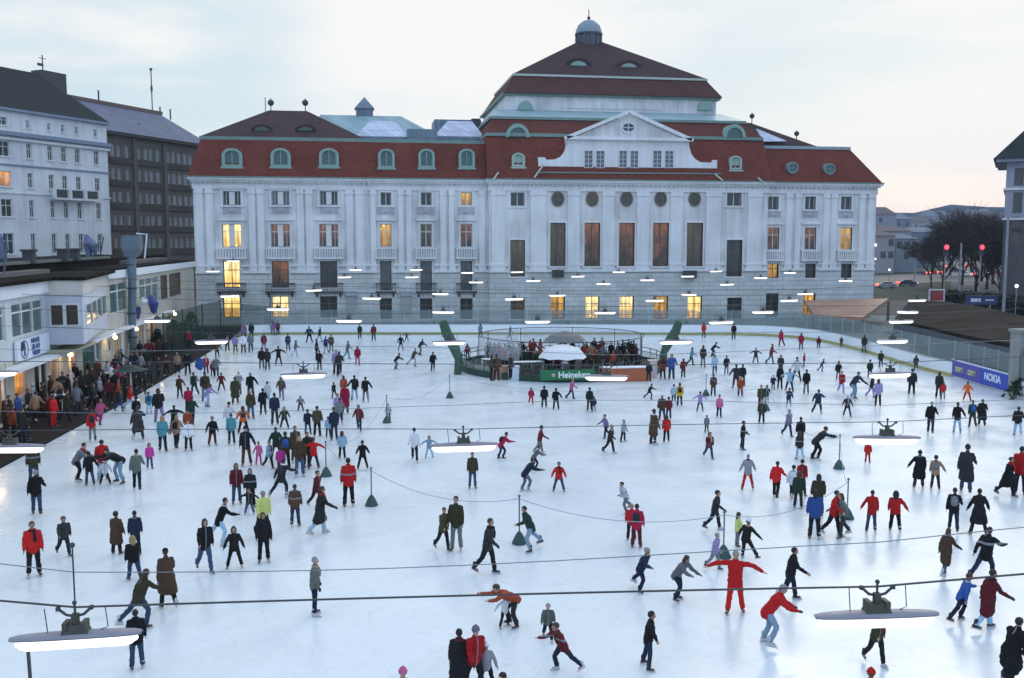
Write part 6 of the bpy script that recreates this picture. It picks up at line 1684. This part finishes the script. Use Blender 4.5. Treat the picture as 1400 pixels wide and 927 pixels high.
def hair_mesh(kind):
    if kind in _cache: return _cache[kind]
    m = MB()
    if kind == 'short': m.ball((0, .014, .03), .088, .103, .106, 16, 12)
    if kind == 'long':
        m.ball((0, .014, .03), .089, .104, .108, 16, 12); m.loft([(0, .06, .02), (0, .085, -.08), (0, .085, -.19)], [(.085, .05), (.085, .045), (.06, .03)], 10, side=X1)
        for sx in (-1, 1): m.loft([(sx * .075, .01, .03), (sx * .08, .015, -.1)], [.025, .022], 8)
    if kind == 'hat':
        m.ball((0, .008, .055), .092, .106, .10, 16, 12); m.lathe([(.095, -.022), (.102, -.005), (.100, .022), (.094, .03)], (0, .008, .035), 16); m.ball((0, .01, .155), .026, None, None, 8, 6)
    if kind == 'cap':
        m.ball((0, .008, .05), .09, .104, .085, 16, 12); m.loft([(0, -.07, .055), (0, -.165, .045)], [(.075, .012), (.06, .009)], 10, side=X1)
    if kind in ('short', 'long'):
        out = []
        for x, y, z in m.v:
            if y < -.045 and z < .062 and not (kind == 'long' and abs(x) > .06):
                f = .72; x, y, z = x * f, y * f + .0, z * f
            out.append((x, y, z))
        m.v = out
    me = m.mesh(kind); me.materials.append(None); me.polygons.foreach_set("use_smooth", [True] * len(me.polygons)); _cache[kind] = me; return me

CLOTH = {  # code: (words, linear colour)
    'K': ("black", (0.012, 0.012, 0.014)), 'D': ("charcoal", (0.030, 0.029, 0.031)), 'N': ("navy", (0.015, 0.021, 0.042)), 'B': ("blue", (0.030, 0.075, 0.26)), 'LB': ("pale blue", (0.25, 0.38, 0.50)),
    'G': ("dark green", (0.014, 0.034, 0.024)), 'OL': ("olive", (0.048, 0.044, 0.022)), 'BR': ("brown", (0.072, 0.042, 0.026)), 'R': ("red", (0.42, 0.014, 0.014)), 'DR': ("maroon", (0.120, 0.016, 0.022)),
    'CR': ("crimson", (0.34, 0.012, 0.050)), 'O': ("orange", (0.62, 0.13, 0.020)), 'RU': ("rust", (0.27, 0.055, 0.022)), 'P': ("pink", (0.52, 0.11, 0.24)), 'M': ("magenta", (0.46, 0.040, 0.25)), 'V': ("lavender", (0.24, 0.20, 0.38)),
    'W': ("white", (0.62, 0.64, 0.68)), 'LG': ("light grey", (0.34, 0.35, 0.38)), 'GY': ("grey", (0.15, 0.16, 0.18)), 'GG': ("grey-green", (0.105, 0.12, 0.105)), 'Y': ("yellow", (0.50, 0.33, 0.030)), 'YG': ("lime", (0.48, 0.52, 0.16)),
    'T': ("tan", (0.38, 0.24, 0.15)), 'C': ("teal", (0.06, 0.22, 0.26)), 'J': ("jeans-blue", (0.040, 0.066, 0.125)),
}
def cloth(c, jacket=False):
    """woven cloth; jackets differ a little from one another in tone, some with a pale chest band or a zip"""
    nm = ("jacket_" if jacket else "cloth_") + CLOTH[c][0].replace(" ", "_").replace("-", "_")
    if nm in MATS: return MATS[nm]
    m = mat(nm, CLOTH[c][1], 0.85, 0.28, 9.0, 0.25, spec=0.2)
    nt, b = nodes_of(m)
    src = b.inputs["Base Color"].links[0].from_socket
    def node(t, **k):
        n = nt.nodes.new(t)
        for a, x in k.items(): setattr(n, a, x)
        return n
    def mathn(op, x, y):
        n = node("ShaderNodeMath", operation=op)
        for q, z in enumerate((x, y)):
            if isinstance(z, (int, float)): n.inputs[q].default_value = z
            else: nt.links.new(z, n.inputs[q])
        return n.outputs[0]
    oi = node("ShaderNodeObjectInfo")
    rv = node("ShaderNodeMapRange"); nt.links.new(oi.outputs["Random"], rv.inputs[0]); rv.inputs[3].default_value = .72; rv.inputs[4].default_value = 1.35
    mx = node("ShaderNodeMix", data_type='RGBA', blend_type='MULTIPLY'); mx.inputs[0].default_value = 1
    nt.links.new(src, mx.inputs[6]); nt.links.new(rv.outputs[0], mx.inputs[7])
    out = mx.outputs[2]
    if jacket:
        tc = node("ShaderNodeTexCoord"); sp = node("ShaderNodeSeparateXYZ"); nt.links.new(tc.outputs["Object"], sp.inputs[0])
        r2 = mathn('FRACT', mathn('MULTIPLY', oi.outputs["Random"], 7.13), 0)
        band = mathn('MULTIPLY', mathn('COMPARE', sp.outputs["Z"], 1.24), 1.0); band.node.inputs[0].links[0].from_node.inputs[2].default_value = .035
        band = mathn('MULTIPLY', band, mathn('GREATER_THAN', r2, .93))
        zp = mathn('COMPARE', sp.outputs["X"], 0.0); zp.node.inputs[2].default_value = .014
        zp = mathn('MULTIPLY', mathn('MULTIPLY', zp, mathn('LESS_THAN', sp.outputs["Y"], -.02)), mathn('LESS_THAN', r2, .5))
        for f, col in ((band, (.20, .21, .23)), (zp, (.20, .20, .21))):
            k = node("ShaderNodeMix", data_type='RGBA'); nt.links.new(f, k.inputs[0]); nt.links.new(out, k.inputs[6]); k.inputs[7].default_value = (*col, 1); out = k.outputs[2]
    nt.links.new(out, b.inputs["Base Color"])
    return m
HAIR = {'k': ((0.014, 0.011, 0.010), 'black hair'), 'b': ((0.055, 0.030, 0.018), 'brown hair'), 'l': ((0.30, 0.20, 0.09), 'fair hair'), 'g': ((0.25, 0.25, 0.26), 'grey hair')}
skins = [mat("skin_a", (0.42, 0.24, 0.17), 0.6, 0.06, 8), mat("skin_b", (0.50, 0.30, 0.22), 0.6, 0.06, 8), mat("skin_c", (0.34, 0.19, 0.13), 0.6, 0.06, 8)]
eye_m = mat("eye_dark", (0.02, 0.015, 0.012), 0.3)

# x of the feet, y of the feet, height (photograph pixels); jacket, trousers; pose; facing (0 camera, 180 away, 90 right, -90 left); head; extras
PEOPLE = """
47 664 58 OL J st 180 k
51 704 61 K J wk 180 g
47 788 76 R K st 0 b
88 760 54 D N wk 20 b
160 758 58 BR K st 150 k c
186 760 62 N N st 180 k
184 794 60 K J wk 200 l
106 660 55 GY K ln 60 k
123 664 46 K J hl 190 k
141 656 55 R LB st 180 k
144 663 34 W K ad 0 Hw
165 661 52 K LB bd -70 k
188 671 57 GG N wk 180 k
205 641 35 M J st 10 b
230 832 82 BR K wk 190 Ck c
192 858 78 OL J sr 120 b
188 915 82 K J st 180 k
281 783 75 K J wk 10 b
321 777 57 K K ad 0 b
361 769 69 K K st 0 b
301 745 64 K LB sr 90 k
324 689 56 DR J st 0 b
343 694 54 K K st 0 b
341 704 36 D J ao 0 k
360 736 66 YG K wk 20 g
404 720 58 BR J st 170 b
433 694 50 DR K wk 60 b
438 731 66 D LB wk 100 b c
385 681 53 D N sr 150 k
410 652 56 BR J st 0 l
429 641 42 R N ao 180 b
384 648 37 M N st 180 k
368 641 38 LB K wk 40 k
354 636 32 P M hl 10 b
337 637 55 K BR hr 0 Hk
391 642 52 OL K st 180 k
404 632 50 BR N st 20 b
378 630 46 G DR ad 180 k
420 638 48 G K po 30 b
376 581 44 N D st 180 k
389 586 30 OL K ad 0 l
411 563 22 GY N ln 0 k
421 594 34 N J hl 180 k
434 597 42 OL K st 170 k
449 598 28 LB N st 180 k
457 602 45 N N st 190 Hk
465 582 38 GY N wk 180 k
468 627 37 LB K st 180 b
491 590 37 DR N wk -20 b
496 641 38 K K ad 180 k
477 693 67 R K st 180 k
242 614 46 T N wk 150 l
239 592 38 K N ao 180 k
258 616 42 W K st 0 b
257 598 40 RU N st 180 k
263 582 40 G K wk 170 k
258 563 34 CR K st 180 b
291 609 39 K DR hl 20 k
313 590 40 W GY wk 160 Hk
317 608 43 C N st 180 b
333 592 36 O K ad 180 b
343 573 39 OL J st 0 g
360 568 37 K K wk 180 k
283 557 32 V LB ln 60 b
223 618 50 C N st 170 l
127 604 44 R GY wk 180 b
138 582 36 P M wk 150 l
190 602 47 D N sr 180 b c
187 577 34 K N st 180 k
218 578 47 K V wk 180 b
204 566 30 C LB st 180 b
246 545 32 BR N hl 180 k
243 511 29 T K st 180 g
257 513 33 K K st 180 k
274 521 36 B W st 180 k
282 512 27 R K st 0 b
296 516 29 GY K wk 180 g
291 515 21 CR N st 0 b
303 535 25 DR N ad 180 k
266 541 32 G N wk 200 k
281 549 41 BR GY st 180 k
327 541 33 LG GY wk 180 g
322 553 38 OL BR st 180 b c
343 546 37 K BR hl 180 g
385 547 32 BR V wk 0 b
366 552 30 W LB st 180 k
311 481 25 K N wk 180 k
322 483 26 V N st 0 b
333 483 27 W K st 0 k
343 482 28 GY K st 180 k
334 466 24 V K st 0 k
344 464 23 K K st 180 k
358 505 30 K GY st 180 k
366 507 31 D K st 180 b
361 481 26 DR V st 0 b
381 500 27 K N ao 180 k
394 480 24 N K st 180 k
404 488 23 GY LB wk 90 b
373 458 21 V V st 0 b
380 458 19 DR K st 0 k
297 489 21 BR K hl 180 l
423 469 23 K N ad 180 k
437 468 21 N LB wk 60 b
433 491 27 D K st 100 k
437 507 28 K K wk 180 k
446 484 24 N LB wk 200 k
453 482 25 BR GY st 0 b
460 513 37 V N st 180 g
475 491 25 GG C wk 90 k
489 500 27 CR P st 180 b
492 464 21 D K st 180 k
511 466 23 DR K st 180 b
548 480 22 N GY ad 0 k
556 467 13 BR K ao 0 b
574 486 23 K GY ln 60 k
565 501 25 OL LG sr 110 g
541 505 22 K GY ln 90 k
592 509 28 K K wk 180 k
593 457 20 D K st 180 k
470 546 33 RU K st 170 b
457 545 22 G K wk 200 k
472 566 41 CR N st 180 b c
464 516 36 D N wk 180 k
462 572 34 V LG st 180 l
485 547 34 K LB hr 180 k
500 550 35 K GY hl 180 k
726 553 23 CR R wk 10 b
744 558 30 K K st 180 k
760 560 29 K K hl 180 k
781 546 29 P N wk 90 l
806 562 32 G K st 180 k
812 563 20 N GY st 180 b
888 546 21 N N sr 120 k
906 519 33 RU N st 180 b
918 520 39 B N wk 180 l
934 518 28 DR K wk 180 b
945 500 25 C G wk 90 b
938 456 20 K K st 180 k
962 462 21 R K st 180 b
970 458 15 D GY ao 180 k
961 503 31 D GY st 180 b
974 488 20 K K ln 90 k
977 513 28 LB N wk 180 b
975 542 31 BR N st 180 k
929 555 31 Y K st 180 k
921 551 25 LB N wk 180 k
905 576 36 BR J wk 180 Hw
914 573 30 DR N st 180 k
957 563 27 V N ao 180 k
1003 465 23 K K st 180 k
1068 474 23 CR DR wk 200 b
1095 479 24 CR K st 180 b
1119 477 17 DR K st 0 b
1150 475 15 BR K st 180 l
1033 497 21 D D ao 180 k
1054 498 28 DR GY wk 90 b
1067 512 27 D N st 180 k
1066 533 34 K K st 180 k
1057 534 21 N GY wk 180 g
1089 522 34 W K ad 180 b
1099 501 18 CR N st 90 b
1079 536 32 LB N ao 180 b
1123 508 17 N N sl 100 k
993 513 27 K V wk 180 b
1006 532 34 D DR hr 180 b
1015 528 30 K K st 180 k
1012 542 27 RU DR st 180 l
983 571 31 P N st 10 b
1040 560 34 OL K st 0 b
1048 553 26 N LB wk 180 k
1041 579 32 OL K st 0 l
1102 539 34 K GY st 180 k
1118 566 33 N N sr 170 k
1078 557 26 N GY sl 160 k
1146 520 26 K GY wk 180 k
1150 538 31 R V wk 20 b
1166 546 44 N LB ln 40 k
1158 570 30 D N ad 0 Hw
1200 556 38 V K st 180 b l
1191 544 31 D V wk 60 b
1189 517 25 G K st 180 k
1246 541 37 D K st 180 k
1204 504 25 G J wk 180 k
1181 483 25 G N st 180 b
1252 507 21 D J wk 180 b
1283 545 37 D K st 170 b
1289 546 24 R GY st 190 b
1322 548 26 O R ad 180 b
1272 593 44 K N wk 180 g
1308 592 42 K LB hl 180 k
1329 585 38 G N wk 200 k
1342 583 37 K K wk 190 k c
1391 596 40 K LB wk 180 b
567 632 47 W K wk 0 Hk
587 626 30 LB LB ao 0 b
646 668 50 OL J st 10 b
685 628 36 CR N ln 110 k
531 576 24 LG G st 0 g
738 620 37 DR GY wk 90 Hk
730 644 34 GY N ln 100 b
718 673 46 N GY ln 100 k
764 672 40 R J ad 0 k
828 599 32 V N wk -60 b
834 620 39 D K wk 60 g
852 604 30 LG K hl 60 g
855 701 42 LG GY sl -60 k
893 608 49 BR D st 120 k c
911 605 37 R K st 180 b
966 592 24 GY K st 180 k
969 627 36 DR J wk 20 b
1015 615 39 K N po 100 k
1022 670 49 LG R ad 180 g
1061 681 50 R K wk 160 k
1077 597 37 V N wk 40 g
1094 612 42 K K st 180 k
1093 629 38 D LB wk 200 b
1115 630 48 D K rc 90 k
1186 633 29 R R st 180 Hr
1095 677 49 R K wk 20 Hk
1083 682 45 W D wk 160 k
1091 695 50 G D st 180 b
1118 706 58 OL K st 180 k l
1113 737 68 B K st 180 k l
1139 733 63 R K wk 60 k
1151 735 61 GG D wk -60 b
1191 728 58 R J hr 180 k
1223 726 54 R K hl 180 k l
1303 727 60 K N wk 180 k
1337 731 63 K K ad 190 k c
1292 788 66 BR J wk 150 b c
1346 796 74 K N sr 160 k
1313 850 66 B N sl 120 b
1349 861 83 DR LB wk 120 k c
1380 938 92 K K sl 150 k c
1256 667 51 K N hr 180 Hk c
1278 669 46 T D hl 180 k
1320 674 69 D J wk 180 Hk c
1377 679 55 K N wk 60 k c
1394 677 70 R N st 180 k
977 725 54 D N wk 80 k
977 779 50 V GY wk 60 g
1008 747 46 YG GY hl 120 b
1019 764 53 K K kk 150 Hw
1004 839 87 R R tt 0 g
1080 821 73 K N wk 90 k
1049 883 86 R LB ln 90 g
863 738 48 R K st 180 l
870 749 60 CR DR st 180 k
876 808 60 N N sr 60 g
925 822 66 GY N ln 60 b
886 913 76 K N ao 100 k
667 785 77 D K wk 60 b
725 753 62 G LB sl -70 k
606 753 60 OL K wk 30 b
624 753 75 OL GY st -20 k
431 841 80 GG N st 90 g
702 856 60 RU D bd -60 b
690 858 44 W K ao 20 b
749 876 51 GG K wk 0 g
769 919 68 DR N sr -60 b
665 944 66 LG K ad 0 Hw
628 952 92 K K st 170 k c
648 950 96 R K wk 30 Hg
706 1006 90 K K ln -70 k
552 1000 86 P N st 0 Hp
1197 910 80 OL K wk 30 b
1188 1000 84 R K st 180 Hr
657 462 20 GY K wk 180 b
697 465 19 D N wk 90 b
777 457 19 G K st 180 k
639 492 22 DR K st 0 b
665 491 22 CR N st 180 b
"""
TERRACE = """
8 600 56 BR K st 90 b
6 578 48 D K st 100 k
25 583 46 B J st 60 b
46 566 42 LB N st 80 Hw
59 566 44 K K st 90 k
74 585 46 R R st 60 b
18 606 54 RU K st 100 b
34 604 52 K N wk 90 k
95 553 42 D K st -80 k
70 553 40 BR D st 60 k
87 548 40 OL K st 0 b
112 548 42 D K st 100 b
103 532 36 K K st 0 k
121 528 36 K D st 80 k
134 526 35 DR K st 0 Hw
147 527 34 LB N st 100 b
153 531 33 W N st 70 k
168 531 38 LG K bd 150 b
127 562 38 D K wk 60 b
137 551 36 LG K st 60 g
150 552 34 DR G st 0 k
162 552 34 RU K st 90 b
178 560 32 R LB wk 60 Hr
164 563 28 N B wk 60 b
192 535 33 D K st 80 k
205 527 32 G K st 0 b
217 518 30 D N st 60 k
228 514 30 BR K st 0 b
"""
TERRACE += """
14 590 50 K K st 80 k
40 575 44 D D st 60 b
54 556 40 K D st 90 k
82 566 40 K K st 70 b
104 556 40 D N st 100 k
118 545 37 K K st 60 k
142 541 36 D D st 80 b
158 541 34 K K st 40 k
172 545 33 D K st 70 k
186 545 33 K N st 60 b
199 540 32 D D st 90 k
"""
BARP = """
672 521 36 OL K st 100 b
679 521 37 BR N st 160 k
698 519 35 D K st 60 k
689 503 28 RU K st 0 b
705 508 30 OL D st 0 g
713 499 24 K K st 30 k
722 506 27 D K st 0 b
730 507 27 BR N st -40 k
752 507 27 DR K st 20 b
761 506 28 CR K st -20 b
806 508 28 BR K st 0 k
829 507 28 OL N st 20 k
838 507 28 RU K st 0 b
857 505 27 BR K st -40 l
872 507 27 D N st 30 k
887 522 28 K K st 180 k
"""
records = []
def zone(u, v, where):
    if where == 't': return "on the left terrace"
    if where == 'b': return "inside the bar"
    if v > 860: return "near the bottom edge"
    if v > 690: return "on front left ice" if u < 480 else "on front middle ice" if u < 950 else "on front right ice"
    if v < 477: return "by far-left boards" if u < 480 else "behind the bar" if u < 930 else "by far-right boards"
    if v < 560: return "near the evergreens" if u < 330 else "left of the bar" if u < 640 else "in front of bar" if u < 860 else "right of the bar" if u < 1130 else "near the right glass"
    if v < 626: return "by the terrace edge" if u < 300 else "in the left crowd" if u < 520 else "within the roped ring" if u < 1130 else "near the blue banner"
    return "on mid-left ice" if u < 300 else "in the left crowd" if u < 520 else "within the roped ring" if u < 1130 else "on mid-right ice"
people_objs = []
rp = random.Random(11)
def add_people(text, where, z0=0.0):
    for line in text.strip().splitlines():
        f = line.split()
        if not f: continue
        u, v, h = float(f[0]), float(f[1]), float(f[2]); jc, tcx, pose, face, hd = f[3], f[4], f[5], float(f[6]), f[7]; ex = f[8:]
        coat = 'c' in ex; longh = 'l' in ex
        P = ground(u, v, z0); r_ = ray(u, v - h); k = math.hypot(P.x, P.y) / math.hypot(r_.x, r_.y); hm = CAM_H + r_.z * k - z0
        J0 = skeleton(pose); top = J0['C'].z + .13
        s = hm / top * 1.0
        kid = s < .80
        s = max(.50, min(1.10, s))
        J = skeleton(pose, kid)
        o = bpy.data.objects.new("person", body_mesh(pose, kid)); COL.objects.link(o)
        o.location = (P.x, P.y, z0 + .002); gir = s * (1.06 if kid else 1.0) * rp.uniform(.93, 1.10); o.scale = (gir, gir, s)
        o.rotation_euler = (0, 0, math.atan2(-P.x, P.y) + R(face) + R(rp.uniform(-8, 8)))
        sk = skins[rp.randrange(3)]
        set_mat(o, sk, 0); set_mat(o, cloth('D') if (rp.random() < .55 and where == '') else sk, 1); set_mat(o, eye_m, 2)
        def child(name, me, m_, M=None):
            c = bpy.data.objects.new(name, me); COL.objects.link(c); c.parent = o
            if M: c.matrix_basis = M
            set_mat(c, m_); return c
        child("coat" if coat else "jacket", jacket_mesh(pose, "coat" if coat else "jacket"), cloth(jc, True))
        child("trousers", trousers_mesh(pose), cloth(tcx))
        HM = Matrix.Translation(J['C']) @ head_frame(J).to_4x4() @ Matrix.Scale(1.16 if kid else 1.0, 4)
        if hd[0] in 'HC':
            hc = {'k': 'K', 'w': 'W', 'r': 'R', 'g': 'GY', 'p': 'P'}[hd[1]]
            child("cap" if hd[0] == 'C' else "hat", hair_mesh("cap" if hd[0] == 'C' else "hat"), cloth(hc), HM)
            hw = CLOTH[hc][0] + (" cap" if hd[0] == 'C' else " hat")
            child("hair", hair_mesh('short'), mat("hair_b", HAIR['b'][0], .6, .3, 20), HM @ Matrix.Scale(.985, 4))
        else:
            child("hair", hair_mesh('long' if longh or (hd == 'b' and rp.random() < .45) or hd == 'l' and rp.random() < .6 else 'short'), mat("hair_" + hd, HAIR[hd][0], .6, .3, 20), HM); hw = None
        if where == '' and rp.random() < .34:
            me = _cache.get(('s', pose))
            if me is None:
                ms = MB(); a_, b2 = J['N'], J['N'] + J['u'] * .045; n_ = 14
                F = Matrix((X1, (Vector((0, 1, 0)) - J['u'] * J['u'].y).normalized(), J['u'])).transposed()
                ms.loft([a_ + F @ Vector((.082 * math.cos(k * 6.2832 / n_), .082 * math.sin(k * 6.2832 / n_), .012 * math.sin(k * 2.1))) for k in range(n_ + 1)], [.036] * (n_ + 1), 8, cap=False)
                e0 = a_ + F @ Vector((.05, -.09, -.02)); ms.loft([e0, e0 + F @ Vector((.01, -.075, -.12)), e0 + F @ Vector((.015, -.08, -.30))], [(.045, .018)] * 3, 8, side=X1)
                me = ms.mesh("scarf"); me.materials.append(None); me.polygons.foreach_set("use_smooth", [True] * len(me.polygons)); _cache['s', pose] = me
            child("scarf", me, cloth(rp.choice(['DR', 'GY', 'W', 'N', 'BR', 'T', 'R', 'K', 'LG', 'C'])))
        if where == '' and not coat and abs(face) > 100 and rp.random() < .14:
            me = _cache.get(('p', pose))
            if me is None:
                ms = MB(); u_ = J['u']; c0 = J['H'] + u_ * .28; bk = Vector((0, u_.z, -u_.y)).normalized()
                ms.loft([c0 + bk * .17 - u_ * .13, c0 + bk * .21, c0 + bk * .19 + u_ * .14, c0 + bk * .16 + u_ * .19], [(.13, .07), (.15, .095), (.135, .085), (.07, .04)], 12, side=X1)
                for q in (-1, 1): ms.loft([c0 + X1 * q * .11 + bk * .13 + u_ * .17, c0 + X1 * q * .115 + u_ * .235, c0 + X1 * q * .115 - bk * .17 + u_ * .14], [.022] * 3, 6)
                me = to_mesh(ms, "backpack", .018, 2); me.materials.append(None); _cache['p', pose] = me
            child("backpack", me, cloth(rp.choice(['K', 'N', 'D', 'B', 'GY'])))
        for sx in (-1, 1):
            t_ = J['toe', sx]; A = J['an', sx]
            rz = math.atan2(t_.x, -t_.y); M = Matrix.Translation(A) @ Matrix.Rotation(rz, 4, 'Z')
            if t_.z < -.05: M = M @ Matrix.Rotation(-math.asin(t_.z) * 1.6 * -1 * -1, 4, 'X')
            child("skate" if where == '' else "boot", skate_mesh(), mat("skate_dark", (0.02, 0.02, 0.025), .5) if rp.random() < .72 else mat("skate_white", (0.5, 0.5, 0.52), .5), M)
        people_objs.append(o)
        fc = "facing" if abs(face) <= 45 else "from behind" if abs(face) >= 140 else "sideways"
        records.append(dict(o=o, u=u, v=v, j=jc, t=tcx, coat=coat, pose=pose, kid=kid, hat=hw, hair=HAIR.get(hd, (0, None))[1], z=zone(u, v, where), face=fc))
add_people(PEOPLE, '')
add_people(TERRACE, 't', .12)
add_people(BARP, 'b', .30)
# the rest of the drinkers and bystanders: too many to tell apart, one packed crowd
def crowd(name, label, spots, seed):
    rg = random.Random(seed); pal = ['K', 'D', 'D', 'BR', 'OL', 'N', 'K', 'DR', 'G', 'GY', 'RU', 'T', 'CR', 'LG']
    lo = {}
    def low(pose):
        if pose not in lo:
            J = skeleton(pose); m1 = MB(); m2 = MB(); m3 = MB(); m4 = MB(); H, u = J['H'], J['u']
            m1.loft([H - u * .12, H + u * .1, H + u * .36, H + u * .47, H + u * .55], [(.2, .155), (.19, .15), (.205, .15), (.18, .12), (.08, .08)], 10, side=X1)
            for sx in (-1, 1):
                m1.loft([J['sh', sx] - X1 * sx * .03, J['el', sx], J['wr', sx]], [.085, .068, .055], 7)
                m2.loft([J['hp', sx], J['kn', sx], J['an', sx]], [.105, .08, .075], 7); m2.ball(J['an', sx] + Vector((0, -.05, -.06)), .05, .13, .06, 7, 5)
                m4.ball(J['wr', sx] + J['hd2', sx] * .07, .035, .035, .07, 6, 5)
            m3.ball(J['C'] + Vector((0, .015, .035)), .086, .10, .10, 10, 7); m4.ball(J['C'] - Vector((0, .012, .01)), .075, .09, .11, 10, 7); m4.loft([J['S'], J['C'] - Vector((0, 0, .08))], [.06, .05], 6)
            lo[pose] = (m1, m2, m3, m4)
        return lo[pose]
    names = sorted(set(pal)); mats_ = [cloth(c) for c in names] + [mat("hair_k", HAIR['k'][0], .6, .3, 20), mat("hair_b", HAIR['b'][0], .6, .3, 20), skins[0]]
    big = MB()
    for x, y, z in spots:
        pose = rg.choice(['st', 'po', 'po', 'st', 'hr', 'wk']); s_ = rg.uniform(.92, 1.06)
        big.M = Matrix.Translation((x, y, z)) @ Matrix.Rotation(rg.uniform(0, 6.28), 4, 'Z') @ Matrix.Scale(s_, 4)
        for q, mm in zip((names.index(rg.choice(pal)), names.index(rg.choice(['K', 'D', 'N', 'K', 'GY'])), len(names) + rg.randrange(2), len(names) + 2), low(pose)):
            big.cur = q; big.add(mm.v, mm.f)
    big.M = None
    o = big.build(name, mats_, smooth=True, origin=spots[0]); tag(o, label, "crowd", kind="stuff")
rg = random.Random(5); sp_ = []
while len(sp_) < 44:
    a, r_ = rg.uniform(0, 6.28), math.sqrt(rg.uniform(.04, .60)); p = E(a, r_)
    if math.sin(a) * r_ > .45: continue
    if all((p[0] - q[0]) ** 2 + (p[1] - q[1]) ** 2 > .5 for q in sp_) and all((p[0] - r['o'].location.x) ** 2 + (p[1] - r['o'].location.y) ** 2 > .35 for r in records): sp_.append((p[0], p[1], .302))
crowd("bar_crowd", "packed crowd of drinkers standing on the bar's deck", sp_, 21)
sp_ = []; tries = 0
while len(sp_) < 34 and tries < 4000:
    tries += 1; y = rg.uniform(44, 97); e_ = -15.6 + (y - 54) * .035; x = rg.uniform(PX + .9, min(e_ - .8, PX + 3.2))
    if all((x - q[0]) ** 2 + (y - q[1]) ** 2 > .6 for q in sp_) and all((x - r['o'].location.x) ** 2 + (y - r['o'].location.y) ** 2 > .5 for r in records): sp_.append((x, y, .122))
crowd("terrace_crowd", "dark crowd of bystanders under the pavilion's canopy", sp_, 22)
# one label for each: clothes, pose and place; look-alikes are told apart by their order or their neighbour
def base_label(r):
    g = "coat" if r['coat'] else "jacket"; t = "blue jeans" if r['t'] == 'J' else CLOTH[r['t']][0] + " trousers"
    who = "child" if r['kid'] else "person"
    return f"{who} in {CLOTH[r['j']][0]} {g} and {t}"
def words_(s): return len(s.split())
def pose_word(r):
    p = PHRASE[r['pose']]
    return p
full = {}
for r in records:
    r['lab'] = f"{base_label(r)}, {pose_word(r)}, {r['z']}"
    if r['hat']: 
        alt = f"{base_label(r)} and {r['hat']}, {r['z']}"
        if words_(alt) <= 16: r['lab'] = alt
    full.setdefault(r['lab'], []).append(r)
ordn = ["first", "second", "third", "fourth", "fifth", "sixth", "seventh"]
for lab, rs in full.items():
    if len(rs) == 1: continue
    rs.sort(key=lambda r: r['u'])
    for i, r in enumerate(rs):
        tail = f", {ordn[i]} from left" if len(rs) > 2 else (", the left one" if i == 0 else ", the right one")
        l2 = lab + tail
        if words_(l2) > 16: l2 = f"{base_label(r)}, {r['z']}{tail}"
        r['lab'] = l2
seen = {}
for r in records:
    lab = r['lab']
    if words_(lab) > 16: lab = f"{base_label(r)}, {r['z']}"
    if lab in seen: lab = f"{base_label(r)}, {r['face']}, {r['z']}"
    if lab in seen: print("DUP LABEL", lab)
    seen[lab] = 1
    tag(r['o'], lab, "person", "skaters and onlookers")
print("people", len(records))
